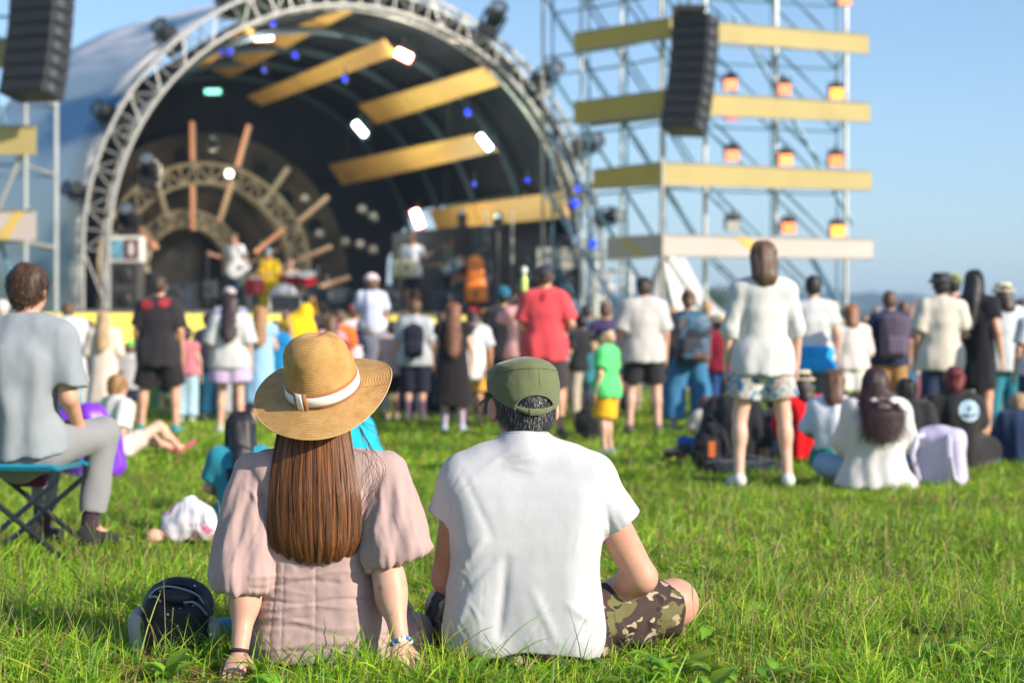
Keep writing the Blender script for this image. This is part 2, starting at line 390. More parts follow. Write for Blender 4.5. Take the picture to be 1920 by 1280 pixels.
def pose_sit(legs='cross', armL='lap', armR='lap', slouch=.0, z0=0.):
    J = dict(pel=(0, 0, .13), wai=(0, -.02, .26), che=(0, -.03 + slouch * .3, .455), nec=(0, slouch, .625 - slouch * .1), hed=(0, .035 + slouch * 1.3, .803 - slouch * .25))
    A = {'lap': ((.25, .06, .35), (.12, .25, .26)), 'back': ((.25, -.12, .33), (.27, -.2, .07)), 'knee': ((.25, .15, .42), (.16, .36, .46)), 'side': ((.3, .0, .35), (.34, .1, .1)), 'bent': ((.27, .1, .4), (.15, .28, .55))}
    for sd, n, am in ((-1, 'L', armL), (1, 'R', armR)):
        e, w_ = A[am]
        J['sh' + n] = (sd * .168, slouch * .8, .578); J['el' + n] = (sd * e[0], e[1], e[2]); J['wr' + n] = (sd * w_[0], w_[1], w_[2])
        J['hi' + n] = (sd * .09, .02, .115)
        if legs == 'cross': J['kn' + n] = (sd * .33, .3, .15); J['an' + n] = (sd * -.06, .33 + .05 * sd, .07); J['to' + n] = (sd * -.2, .36 + .05 * sd, .05)
        if legs == 'knees': J['kn' + n] = (sd * .13, .4, .45); J['an' + n] = (sd * .12, .58, .08); J['to' + n] = (sd * .14, .72, .03)
        if legs == 'out': J['kn' + n] = (sd * .12, .46, .2 if sd < 0 else .36); J['an' + n] = (sd * .14, .86 if sd < 0 else .75, .08); J['to' + n] = (sd * .16, .92, .16)
        if legs == 'side': J['kn' + n] = (.3 + .05 * sd, .28 + .1 * sd, .12); J['an' + n] = (.05 + .1 * sd, .3 - .06 * sd + .1, .06); J['to' + n] = (-.08, .34, .04)
    J['top'] = .93; return J
def sc_j(J, s): return {k: (v * s if k == 'top' else tuple(x * s for x in v)) for k, v in J.items()}
def mixp(a, b, t): return tuple(a[i] + (b[i] - a[i]) * t for i in range(3))
def vadd(a, b): return tuple(a[i] + b[i] for i in range(3))

def hand(S_, mb, wr, el, side, s=1., curl=.5, n=6, up=None):
    d = (Vector(wr) - Vector(el)).normalized()
    pn = Vector((-side, 0, 0)); pn = (pn - d * pn.dot(d))
    pn = pn.normalized() if pn.length > .2 else frame(d)[1]
    if up is not None: pn = (Vector(up) - d * Vector(up).dot(d)).normalized()
    wv = d.cross(pn).normalized(); w0 = Vector(wr)
    if wv.y < 0 and up is None: wv = -wv
    M = Matrix((wv, pn, d)).transposed()
    S_.ell(w0 + d * .048 * s, (.040 * s, .017 * s, .052 * s), k=.015 * s, M=M)
    for i, (ln, off) in enumerate(((.066, .029), (.076, .010), (.070, -.010), (.054, -.029))):
        b = w0 + d * (.088 - abs(off) * .15) * s + wv * off * s; L = ln * s; pts = [b - d * .012 * s]; dd = d.copy(); p = b
        for j, fr in enumerate((.42, .32, .26)):
            dd = (dd + pn * curl * (.25 + .22 * j)).normalized(); pts.append(p); p = p + dd * L * fr
        pts.append(p)
        mb.tube(pts, [.0085 * s, .0088 * s, .0082 * s, .0072 * s, .0052 * s], n)
    b = w0 + d * .03 * s + wv * .032 * s; dd = (d + wv * .8 + pn * .3).normalized()
    mb.tube([b - dd * .02 * s, b + dd * .012 * s, b + dd * .035 * s + pn * .003 * s, b + (dd * .055 + d * .008) * s], [.012 * s, .0115 * s, .0095 * s, .006 * s], n)

def head_sdf(S_, c, hs, face=(0, 1, 0), nose=True):
    """skull, jaw, nose, brow, ears; looks along +Y (rotated by M when given)"""
    f = Vector(face).normalized(); r = f.cross(Vector((0, 0, 1))).normalized(); u = r.cross(f)
    M = Matrix((r, f, u)).transposed(); c = Vector(c)
    q = lambda x, y, z: c + M @ Vector((x * hs, y * hs, z * hs))
    S_.ell(q(0, -.008, .018), (.076 * hs, .095 * hs, .096 * hs), k=.02 * hs, M=M)
    S_.ell(q(0, .028, -.045), (.056 * hs, .062 * hs, .068 * hs), k=.03 * hs, M=M)
    S_.ell(q(0, .088, -.018), (.011 * hs, .02 * hs, .022 * hs), k=.014 * hs, M=M)
    S_.ell(q(0, .07, .012), (.045 * hs, .018 * hs, .01 * hs), k=.02 * hs, M=M)
    S_.ell(q(0, .074, -.062), (.022 * hs, .012 * hs, .008 * hs), k=.012 * hs, M=M)
    for sd in (-1, 1):
        S_.ell(q(sd * .078, -.005, -.012), (.010 * hs, .019 * hs, .031 * hs), k=.006 * hs, M=M)
        S_.ell(q(sd * .03, .092, .002), (.014 * hs, .01 * hs, .008 * hs), k=.008 * hs, op='s', M=M)
    return q, M

def torso(S_, J, pad=0., w=1., k=.05, bust=0):
    sy = 1.42; p, wa, ch, ne = J['pel'], J['wai'], J['che'], J['nec']; s = J['s']
    S_.cap(p, wa, .152 * s * w + pad, .128 * s * w + pad, k=k, sy=sy)
    S_.cap(wa, ch, .128 * s * w + pad, .158 * s * w + pad, k=k, sy=sy)
    S_.cap(ch, mixp(ch, ne, .6), .158 * s * w + pad, .105 * s * w + pad, k=k, sy=sy)
    for n in 'LR':
        S_.cap(mixp(ch, ne, .62), J['sh' + n], .07 * s + pad, .056 * s + pad, k=k)
        S_.cap(mixp(ch, ne, .98), mixp(J['sh' + n], ne, .3), .042 * s + pad, .045 * s + pad, k=.05)
    if bust: S_.cap(vadd(ch, (-.07 * s, .09 * s, 0)), vadd(ch, (.07 * s, .09 * s, 0)), .06 * s + pad, k=.05)

SEYE = None
def person(label, x, y, H, yaw=0, J=None, h=.017, top=None, bot=None, hair=None, hat=None, skin=0, w=1., shoes=None,
           group=None, look=None, hf=None, cat='person', sock=None, curl=.5, eyes=False, z=0., extra_fn=None):
    J = J or pose_stand(); s = H / J['top']; J = sc_j(J, s); J['s'] = s
    hf = hf or max(1., (1 / s) ** .55 if s < 1 else 1); hs = s * hf
    root = empty('person', (x, y, z), label, cat, group, yaw)
    sk = SKIN[skin]
    B = S(); torso(B, J, 0, w)
    fv = Vector(look or (0, 1, 0))
    hc = J['hed']
    B.cap(vadd(J['nec'], (0, 0, -.03 * s)), vadd(hc, (0, -.012 * s, -.04 * s)), .058 * s, .052 * s, k=.03)
    q, HM = head_sdf(B, hc, hs, fv)
    fing = MB()
    lw = .5 + .5 * w
    for sd, n in ((-1, 'L'), (1, 'R')):
        sh, el, wr = J['sh' + n], J['el' + n], J['wr' + n]
        B.cap(sh, el, .050 * s * lw, .040 * s * lw, k=.02); B.cap(el, wr, .041 * s * lw, .026 * s, k=.015)
        hand(B, fing, wr, el, sd, s * (hf * .6 + .4), curl, 5)
        hi, kn, an, to = J['hi' + n], J['kn' + n], J['an' + n], J['to' + n]
        B.cap(hi, kn, .088 * s * lw, .058 * s * lw, k=.04); B.cap(kn, an, .056 * s * lw, .036 * s, k=.02)
        cf = mixp(kn, an, .3); B.ell(vadd(cf, (0, -.014 * s if abs(kn[2] - an[2]) > .2 * s else 0, 0)), (.053 * s, .055 * s, .09 * s), k=.03)
        B.cap(an, to, .035 * s, .028 * s, k=.02)
    body = sobj('body', B, h, sk, root, fing)
    if eyes:
        e = MB()
        for sd in (-1, 1): e.lathe([(.0001, -.007), (.006, -.004), (.007, 0), (.006, .004), (.0001, .007)], q(sd * .03, .082, .002), 8)
        e.build('eyes', EYE, root, True)
    # shoes / socks
    if shoes:
        for n in 'LR':
            an, to = J['an' + n], J['to' + n]; Sh = S()
            heel = vadd(an, (0, -.03 * s, -.035 * s)); Sh.cap(heel, to, .045 * s, .038 * s, k=.02); Sh.cap(vadd(an, (0, 0, -.005)), heel, .044 * s, .042 * s, k=.02, cuta=0)
            if -.05 < min(an[2], to[2]) < .12 * s: Sh.plane((0, 0, .0), (0, 0, -1))
            sobj('shoe', Sh, max(.011, h * .8), cloth(shoes), root)
    if sock:
        for n in 'LR':
            kn, an = J['kn' + n], J['an' + n]; T = S(); T.cap(mixp(kn, an, .35), an, .054 * s, .041 * s, k=.01, cuta=0); sobj('sock', T, h, cloth(sock), root)
    # lower garment
    if bot:
        pad = bot.get('pad', .014); L = bot.get('len', 2); fl = bot.get('flare', .02); G_ = S()
        G_.cap(J['pel'], J['wai'], .155 * s * w + pad, .135 * s * w + pad, k=.04, sy=1.4, cut=-.02 * s)
        if bot.get('skirt'):
            hem = bot['skirt']; p = J['pel']; G_.cap(vadd(p, (0, 0, .1 * s)), (p[0], p[1], hem * s), .13 * s + pad, .16 * s + fl, k=.03, sy=1.15, cut=0)
        else:
            for n in 'LR':
                hi, kn, an = J['hi' + n], J['kn' + n], J['an' + n]
                if L <= 1: G_.cap(hi, mixp(hi, kn, L), .092 * s * lw + pad, .07 * s * lw + pad + fl, k=.03, cut=0)
                else:
                    G_.cap(hi, kn, .092 * s * lw + pad, .06 * s * lw + pad + fl * .6, k=.03)
                    G_.cap(kn, mixp(kn, an, L - 1), .06 * s * lw + pad + fl * .6, .045 * s + pad + fl, k=.02, cut=0)
        mt = bot.get('mat') or cloth(bot['c'], .02); sb_ = len(C.objects) * .53
        G_.disp(lambda X, Y, Z: .018 * s * fbm(X * 9 / s + sb_, Y * 9 / s, Z * 4 / s, 2))
        sobj(bot.get('name', 'skirt' if bot.get('skirt') else ('shorts' if L <= 1 else 'trousers')), G_, h, mt, root)
    # upper garment
    if top:
        pad = top.get('pad', .018); T = S(); torso(T, J, pad, w)
        hem = top.get('hem', .84); p = J['pel']; wa = J['wai']
        if hem is not None:
            if p[2] > .4 * s: end = (p[0], p[1], hem * s)
            else: end = vadd(p, (0, 0, (hem - .95) * s * .5))
            fr = top.get('flare', .0)
            hr_ = .160 * s * w + pad + fr
            if bot and p[2] > .8 * s and not bot.get('skirt'): hr_ = max(hr_, .085 * s + .092 * s * lw + bot.get('pad', .014) + .014)
            T.cap(wa, end, .135 * s * w + pad, hr_, k=.04, sy=1.3, cut=0)
            if bot and p[2] > .4 * s and not bot.get('skirt'):
                rr_ = .092 * s * lw + bot.get('pad', .014) + .02; T.cap(vadd(J['hiL'], (0, 0, .03 * s)), vadd(J['hiR'], (0, 0, .03 * s)), rr_, k=.04)
                T.cap(vadd(J['hiL'], (0, 0, -.06 * s)), vadd(J['hiR'], (0, 0, -.06 * s)), rr_, k=.04)
            T.plane(end, tuple(np.array(end) - np.array(wa)))
        sl = top.get('sleeve', .7)
        for n in 'LR':
            sh, el, wr = J['sh' + n], J['el' + n], J['wr' + n]; sp = top.get('spad', pad)
            if sl <= 0: continue
            if sl <= 1: T.cap(sh, mixp(sh, el, sl), .056 * s + sp, .052 * s + sp + .008, k=.03, cut=0)
            else: T.cap(sh, el, .054 * s + sp, .043 * s + sp, k=.03); T.cap(el, mixp(el, wr, sl - 1), .043 * s + sp, .036 * s + sp, k=.02, cut=0)
        if top.get('neck', 1): T.ell(vadd(J['nec'], (0, .03 * s, .07 * s)), (.075 * s, .08 * s, .07 * s), k=.01, op='s')
        sd_ = len(C.objects) * .37
        T.disp(lambda X, Y, Z: .020 * s * fbm(X * 9 / s + sd_, Y * 9 / s, Z * 4 / s, 3) + .009 * s * np.sin(X * 38 / s + sd_ + 5 * vnoise(X * 5, Y * 5, Z * 3 + sd_)) * np.clip(1.25 * s - Z, 0, .5) * (1 if p[2] > .8 * s else 2))
        sobj(top.get('name', 'dress' if hem < .7 else 'shirt'), T, h, top.get('mat') or cloth(top['c'], .03), root)
    # hair
    if hair:
        c, ln = hair; Hh = S()
        Hh.ell(q(0, -.014, .028), (.087 * hs, .101 * hs, .098 * hs), k=.01, M=HM)
        if ln in ('short',): Hh.ell(q(0, -.055, -.03), (.066 * hs, .055 * hs, .06 * hs), k=.03, M=HM)
        else:
            L = {'bob': .13, 'mid': .24, 'long': .42, 'xlong': .56, 'bun': .06, 'wild': .4}[ln] * s
            a = q(0, -.05, .0); b = Vector(J['nec']) + Vector((0, -.085 * s, 0)); 
            wd = {'bob': .095, 'mid': .1, 'long': .115, 'xlong': .115, 'bun': .06, 'wild': .09}[ln]
            e1 = Vector((b.x, min(b.y, a.y), a.z - min(L, a.z - b.z + .02 * s)))
            Hh.cap(a, e1, .086 * hs, wd * s * .95, k=.03, sy=1.25)
            if L > .2 * s:
                tp = (top or {}).get('pad', .018); e2 = Vector((J['che'][0], J['che'][1] - (.112 * s * w + tp + .03), a.z - L)); e1.y = min(e1.y, e2.y + .03); Hh.cap(e1, e2, wd * s * .8, wd * s * .7, k=.04, sy=2.2)
            if ln == 'bun': Hh.ell(q(0, -.1, .06), (.045 * hs, .045 * hs, .045 * hs), k=.01)
        Hh.ell(q(0, .095, -.04), (.07 * hs, .07 * hs, .085 * hs), k=.02, op='s', M=HM)
        Hh.disp(lambda X, Y, Z: .003 * hs * np.sin(X * 80 / hs + 6 * vnoise(X * 9, Y * 9, Z * 4)) + .008 * vnoise(X * 40, Y * 40, Z * 10) + .012 * hs * vnoise(X * 11, Y * 11, Z * 8))
        hob_ = sobj('hair', Hh, h * .85, hairmat(c), root)
        if ln in ('bob', 'mid', 'long', 'xlong', 'wild') and not hat: tress(root, q, HM, J, s, hs, c, ln, w, (top or {}).get('pad', .018), hob_, 1500 if ln == 'wild' else 1100)
        elif ln in ('mid', 'long', 'xlong'): tress(root, q, HM, J, s, hs, c, ln, w, (top or {}).get('pad', .018), hob_, 400)
        elif h < .015 and not hat: fuzz(hob_, c, hs, 2200 if h < .012 else 900, .02 if h < .012 else .03)
    if hat:
        kind, hc_ = hat[0], hat[1]; Ht = S(); up = HM @ Vector((0, 0, 1)); mt = cloth(hc_, .006)
        if kind == 'cap':
            Ht.ell(q(0, -.005, .045), (.092 * hs, .106 * hs, .09 * hs), k=0, M=HM); Ht.plane(q(0, 0, .035), -up)
            Ht.ell(q(0, .12, .04), (.07 * hs, .07 * hs, .012 * hs), k=.01, M=HM)
        elif kind == 'beanie':
            Ht.ell(q(0, -.012, .045), (.094 * hs, .108 * hs, .108 * hs), k=0, M=HM); Ht.plane(q(0, 0, .01), -up)
        elif kind == 'visorback':
            Ht.ell(q(0, -.005, .045), (.092 * hs, .106 * hs, .09 * hs), k=0, M=HM); Ht.plane(q(0, 0, .035), -up)
            Ht.ell(q(0, -.12, .03), (.06 * hs, .06 * hs, .012 * hs), k=.01, M=HM)
        else:
            br = {'bucket': .135, 'straw': .165}[kind]
            Ht.cap(q(0, 0, .04), q(0, 0, .115), .098 * hs, .082 * hs, k=.01, cut=.01 * hs); Ht.plane(q(0, 0, .03), -up)
            Ht.ell(q(0, 0, .04), (br * hs, (br + .01) * hs, .016 * hs), k=.02, M=HM)
            if kind == 'straw' and len(hat) > 2:
                bd = S(); bd.cap(q(0, 0, .05), q(0, 0, .075), .104 * hs, .1 * hs, k=0, cut=0, cuta=0); sobj('hat_band', bd, h * .8, cloth(hat[2]), root)
        sobj('hat' if kind in ('bucket', 'straw') else ('beanie' if kind == 'beanie' else 'cap'), Ht, h * .8, mt, root)
    if extra_fn: extra_fn(root, J, q, s)
    return root, J, q, s
EYE = plain('eye', (.03, .02, .02), .2)
def backpack(label, at, size, c, yaw=0, straps=None, group=None, h=.012, logo=None):
    x, y, z = at; r = empty('backpack', at, label, 'backpack', group, yaw); W, D_, Hh = size
    b = S(); b.box((0, 0, Hh / 2), (W / 2, D_ / 2, Hh / 2), .06, M=None); b.ell((0, -D_ * .1, Hh * .75), (W * .46, D_ * .5, Hh * .3), k=.05)
    b.disp(lambda X, Y, Z: .012 * fbm(X * 12, Y * 12, Z * 9)); sobj('main_compartment', b, h, cloth(c, .02), r)
    p = S(); p.box((0, -D_ * .55, Hh * .3), (W * .36, D_ * .18, Hh * .22), .03); sobj('front_pocket', p, h, cloth(mul(c, 1.25), .02), r)
    m = cloth(straps or mul(c, .6))
    for sd in (-1, 1):
        t = MB(); t.tube([(sd * W * .25, D_ * .3, Hh * .95), (sd * W * .33, D_ * .75, Hh * .98), (sd * W * .38, D_ * 1.1, Hh * .7), (sd * W * .36, D_ * .8, Hh * .3), (sd * W * .4, D_ * .4, Hh * .12)], .018, 6); t.build('strap', m, r, True)
    t = MB(); t.tube([(-.04, 0, Hh * .98), (-.03, 0, Hh * 1.06), (.03, 0, Hh * 1.06), (.04, 0, Hh * .98)], .008, 6); t.build('handle', m, r, True)
    return r
# ---------------- setting: ground, hills, trees ----------------
def ground_mat():
    m, nt, b = newmat('meadow'); b.inputs['Roughness'].default_value = .95; b.inputs['Specular IOR Level'].default_value = .1
    n = noise(nt, .9, 6, .65); r = ramp(nt, n.outputs[0], [(.3, (.10, .16, .012)), (.5, (.19, .28, .02)), (.62, (.25, .31, .035)), (.75, (.33, .28, .10))])
    n2 = noise(nt, 25, 5, .7); mx = nd(nt, 'ShaderNodeMix', data_type='RGBA', blend_type='MULTIPLY'); mx.inputs[0].default_value = .8
    r2 = ramp(nt, n2.outputs[0], [(.3, (.35, .35, .35)), (.7, (1, 1, 1))])
    nt.links.new(r.outputs[0], mx.inputs[6]); nt.links.new(r2.outputs[0], mx.inputs[7]); nt.links.new(mx.outputs[2], b.inputs['Base Color'])
    bump(nt, b, n2.outputs[0], 1, .05); return m
def gz(x, y):                                  # gentle unevenness of the field near the camera
    return .02 * np.sin(x * .9 + 1.3) * np.cos(y * .6) + .012 * np.sin(x * 2.3 + y * 1.7)
gx = np.concatenate([[-1500, -500, -150, -60], np.linspace(-16, 16, 65), [60, 150, 500, 1500]]); gy = np.concatenate([[-60, -10], np.linspace(2, 34, 65), [50, 90, 200, 600, 2000]])
GX, GY = np.meshgrid(gx, gy, indexing='ij'); near = (np.abs(GX) < 17) & (GY > 1) & (GY < 35)
GZ = np.where(near, gz(GX, GY) * np.clip((34 - GY) / 6, 0, 1) * np.clip((16 - np.abs(GX)) / 3, 0, 1), 0)
gi = np.arange(GX.size).reshape(GX.shape)
gq = np.stack([gi[:-1, :-1], gi[1:, :-1], gi[1:, 1:], gi[:-1, 1:]], -1).reshape(-1, 4)
ground = link('ground', mesh_np('ground', np.stack([GX, GY, GZ], -1).reshape(-1, 3), gq), ground_mat()); tag(ground, kind='structure')
# wooded hills on the horizon
def hills(name, d, x0, x1, zb, amp, seed, c):
    n = 420; xs = np.linspace(x0, x1, n); rr = np.random.default_rng(seed)
    top = zb + amp * (np.sin(xs * .006 + seed) * .5 + np.sin(xs * .017 + 2 * seed) * .3) + rr.random(n) * amp * .22 + 1.2 * np.sin(xs * .21)
    rows = [(0., 0.), (.02, .55), (.06, .85), (.12, 1.), (.3, 1.02), (.6, .6), (1., 0.)]
    V = np.array([[(xs[i], d + r[0] * 400, top[i] * r[1]) for i in range(n)] for r in rows]).reshape(-1, 3)
    I = np.arange(len(V)).reshape(len(rows), n); q = np.stack([I[:-1, :-1], I[:-1, 1:], I[1:, 1:], I[1:, :-1]], -1).reshape(-1, 4)
    m, nt, b = newmat('wooded_slope'); b.inputs['Roughness'].default_value = 1; b.inputs['Specular IOR Level'].default_value = 0
    nn = noise(nt, .12, 5, .7, stretch=(1, 1, 3)); r = ramp(nt, nn.outputs[0], [(.35, mul(c, .5)), (.65, mul(c, 1.4))]); nt.links.new(r.outputs[0], b.inputs['Base Color'])
    bump(nt, b, nn.outputs[0], 1, 3)
    tag(link(name, mesh_np(name, V, q), m), kind='structure')
hills('hills', 1250, -900, 1100, 37, 5, 2, (.035, .07, .03))
hills('hills', 820, -600, 900, 15, 3, 5, (.05, .09, .035))

def haze():
    b = MB(); b.box((0, 1150, 34.5), (3400, 2500, 71)); m = bpy.data.materials.new('air'); m.use_nodes = True; nt = m.node_tree; nt.nodes.clear()
    o = nt.nodes.new('ShaderNodeOutputMaterial'); v = nt.nodes.new('ShaderNodeVolumePrincipled'); v.inputs['Color'].default_value = (.50, .71, 1, 1); v.inputs['Density'].default_value = .0006; v.inputs['Anisotropy'].default_value = .2
    nt.links.new(v.outputs[0], o.inputs['Volume']); tag(b.build('haze', m), 'thin blue summer haze over the field', None, None, 'stuff')
haze()
def tree(x, y, H, wd, label, seed, group='trees along the edge of the field'):
    r = empty('broadleaf_tree', (x, y, 0), label, 'tree', group); rr = np.random.default_rng(seed)
    t = MB(); t.tube([(0, 0, 0), (.1, 0, H * .3), (0, .1, H * .6)], [H * .035, H * .025, H * .01], 8)
    for k in range(6):
        a = k * 1.05; t.tube([(0, 0, H * (.28 + .05 * k)), (math.cos(a) * wd * .3, math.sin(a) * wd * .3, H * (.5 + .06 * k))], [H * .014, H * .004], 5)
    t.build('trunk', plain('bark', (.09, .065, .045), .9), r, True)
    cl = [(rr.normal(0, wd * .22), rr.normal(0, wd * .22), H * (.38 + .5 * rr.random()), wd * (.14 + .12 * rr.random())) for _ in range(22)]
    n = 5200; ci = rr.integers(0, len(cl), n); cc = np.array(cl)[ci]; d = rr.normal(size=(n, 3)); d /= np.linalg.norm(d, axis=1)[:, None]
    p = cc[:, :3] + d * cc[:, 3:4] * (.55 + .5 * rr.random((n, 1))) * (1, 1, .8)
    a = rr.normal(size=(n, 3)); a /= np.linalg.norm(a, axis=1)[:, None]; b = np.cross(a, d + .3 * rr.normal(size=(n, 3))); b /= np.linalg.norm(b, axis=1)[:, None]
    s_ = H * .016; V = np.stack([p - a * s_, p + b * s_ * .6, p + a * s_, p - b * s_ * .6], 1).reshape(-1, 3)
    link('crown', mesh_np('crown', V, np.arange(4 * n).reshape(n, 4), False), leafm, r)
leafm = plain('leaf', (.055, .095, .025), .8, var=.35, scale=.8)
# ---------------- the stage ----------------
C0 = Vector((-3.2, 36, 2.8)); SU = Vector((.907, .42, 0)); SA = Vector((-.42, .907, 0)); ZZ = Vector((0, 0, 1)); RI = 5.28
DECK = 1.6
def St(t, phi, r): return C0 + SA * t + (SU * math.cos(phi) + ZZ * math.sin(phi)) * r
alu = plain('aluminium_truss', (.38, .37, .35), .35, .6, .1, 6)
alud = plain('dull_truss', (.30, .28, .25), .45, .6, .2, 6)
blackm = plain('black_paint', (.018, .018, .02), .5, 0, .3, 5)
darkg = plain('dark_grey_grille', (.022, .021, .022), .7, 0, .25, 12)
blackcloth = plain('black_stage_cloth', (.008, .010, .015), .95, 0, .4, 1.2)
# outer skin
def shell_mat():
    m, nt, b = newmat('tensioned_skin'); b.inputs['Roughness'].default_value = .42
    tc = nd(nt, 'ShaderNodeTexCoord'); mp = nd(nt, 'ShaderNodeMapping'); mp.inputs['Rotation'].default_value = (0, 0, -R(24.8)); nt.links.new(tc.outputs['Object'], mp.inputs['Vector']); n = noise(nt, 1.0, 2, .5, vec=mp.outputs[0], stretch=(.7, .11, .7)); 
    r = ramp(nt, n.outputs[0], [(.34, (.02, .16, .33)), (.42, (.38, .42, .46)), (.50, (.74, .68, .64)), (.8, (.80, .73, .68))])  # deep blue streaks: shadow and fold shading put into the skin colour
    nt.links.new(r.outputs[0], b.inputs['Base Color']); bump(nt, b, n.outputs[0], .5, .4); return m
T = [0, 1.5, 3, 5, 7, 9, 11]; PH = [-.001] + [math.pi * k / 28 for k in range(29)]
vs = []; 
for t in T:
    r = RI + .55 + .11 * t
    row = [C0 + SA * (t + .5) + SU * r - ZZ * 2.75] + [St(t + .5, math.pi * k / 28, r) for k in range(29)] + [C0 + SA * (t + .5) - SU * r - ZZ * 2.75]
    vs.append(row)
n = len(vs[0]); V = [tuple(p) for row in vs for p in row]
# the right side wall stays open low down: the skin starts at about 10 degrees there
Q = [(i * n + j, (i + 1) * n + j, (i + 1) * n + j + 1, i * n + j + 1) for i in range(len(T) - 1) for j in range(3, n - 1)]
stage = empty('stage_shell', tuple(C0 - ZZ * 2.8), 'big half-round open-air stage shell with blue-grey skin and dark inside', 'stage')
def sobj_at(name, me_or_mb, m, parent, **k): ...
def relv(V, root): return [tuple(Vector(v) - root.location) for v in V]
def bld(mb, name, m, root, smooth=False, bevel=0):
    o = mb.build(name, m, root, smooth, bevel); 
    o.location = -Vector(root.location) if abs(root.rotation_euler[2]) < 1e-6 else (0, 0, 0); return o
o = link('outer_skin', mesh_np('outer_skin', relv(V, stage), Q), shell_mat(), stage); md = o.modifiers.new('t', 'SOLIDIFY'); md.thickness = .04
# dark lining, ribs, back wall
V = []; TT = [.45, 2.5, 5, 7.5, 10.2]
for t in TT: V += [tuple(St(t, math.pi * (k / 28) , RI + .12)) for k in range(29)] + [tuple(C0 + SA * t - SU * (RI + .12) - ZZ * 2.7)]
n = 30; Q = [(i * n + j, i * n + j + 1, (i + 1) * n + j + 1, (i + 1) * n + j) for i in range(len(TT) - 1) for j in range(1 if i < 1 else 3, n - 1)]
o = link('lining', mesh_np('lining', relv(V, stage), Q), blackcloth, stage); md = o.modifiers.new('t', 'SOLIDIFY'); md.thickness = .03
for t in (2.6, 5.2, 7.6, 10):
    b = MB(); b.tube([C0 + SA * t + SU * (RI - .1) - ZZ * 2.7] + [St(t, math.pi * k / 30, RI - .1) for k in range(31)] + [C0 + SA * t - SU * (RI - .1) - ZZ * 2.7], .09, 6)
    bld(b, 'rib', plain('rib_steel', (.07, .10, .13), .4, .3), stage, True)
b = MB(); b.prism([St(10.25, math.pi * k / 20, RI + .16) for k in range(2, 21)] + [C0 + SA * 10.25 - SU * RI - ZZ * 1.2, C0 + SA * 10.25 + SU * 4.4 - ZZ * 1.2, C0 + SA * 10.25 + SU * 4.5 + ZZ * .5], SA * .05); bld(b, 'back_wall', blackcloth, stage)
beige = plain('beige_lit_cloth', (.062, .047, .032), .8, 0, .75, .9)
sc0 = P(395, 520, 44.2)
b = MB(); pts = [sc0 + SU * math.cos(a) * 3.75 + ZZ * max(math.sin(a) * 3.75, DECK + .02 - sc0.z) for a in np.linspace(-.25, math.pi + .25, 40)]; b.prism(pts, SA * .05); bld(b, 'backcloth', beige, stage)  # beige half-disc outline stands for the lit area of the back wall
for k in range(9):
    a = .12 + k * .34; c_ = sc0 + SU * math.cos(a) * (2.9 + .25 * (k % 2)) + ZZ * math.sin(a) * (2.9 + .25 * (k % 2)) - SA * .06; b = MB(); b.prism([c_ + SU * math.cos(t) * .2 + ZZ * math.sin(t) * (.16 + .05 * (k % 3)) for t in np.linspace(0, 6.0, 9)], SA * .04); bld(b, 'backcloth_cutout', blackcloth, stage)
b = MB(); cx = [sc0 - SA * .1 + SU * u + ZZ * v for u, v in ((-1.6, DECK - sc0.z + .02), (1.3, DECK - sc0.z + .02), (1.3, .2), (.6, .95), (-.8, .95), (-1.6, .2))]; b.prism(cx, SA * .05)
bld(b, 'back_door_flat', plain('door_flat', (.11, .095, .08), .8, 0, .3, 3), stage)
b = MB(); b.box((0, 0, 0), (.5, .1, 2.2)); o = b.build('doorway', blackcloth, stage); o.location = P(368, 520, 43.6) - stage.location + Vector((.4, 0, -.1))
# deck and front
def Fp(t, u, z): return C0 + SA * t + SU * u + ZZ * (z - 2.8)
deck = MB(); deck.prism([Fp(-.35, -6.2, 1.42), Fp(-.35, 6.0, 1.42), Fp(11, 6.5, 1.42), Fp(11, -6.2, 1.42)], ZZ * .18); bld(deck, 'deck', plain('deck_boards', (.03, .03, .032), .6, 0, .4, 3), stage)
b = MB(); b.prism([Fp(-.36, -6.2, 1.36), Fp(-.36, 6.0, 1.36), Fp(-.40, 6.0, 1.36), Fp(-.40, -6.2, 1.36)], ZZ * .26); bld(b, 'deck_edge', plain('edge_trim', (.05, .05, .055), .5), stage)
yel = MB(); yel.prism([Fp(-.42, -7.2, .1), Fp(-.42, 6.2, .1), Fp(-.46, 6.2, .1), Fp(-.46, -7.2, .1)], ZZ * 1.45)
def banner_mat():
    m, nt, b = newmat('yellow_banner'); b.inputs['Roughness'].default_value = .55
    n = noise(nt, .8, 3); r = ramp(nt, n.outputs[0], [(.35, (.72, .58, .06)), (.6, (.82, .68, .09)), (.7, (.84, .72, .16))]); nt.links.new(r.outputs[0], b.inputs['Base Color'])
    n2 = noise(nt, 2.2, 3, stretch=(1, 1, .3)); bump(nt, b, n2.outputs[0], .6, .06); return m
yb = empty('stage_banner', tuple(Fp(-.44, 0, 0)), 'long yellow fabric banner along the front of the stage', 'banner')
bld(yel, 'banner_cloth', banner_mat(), yb)
for u in (-6.9, -3.5, 0, 3.5, 6.0):
    b = MB(); b.tube([Fp(-.25, u, 0), Fp(-.25, u, 1.41)], .03, 6); bld(b, 'post', alud, yb)
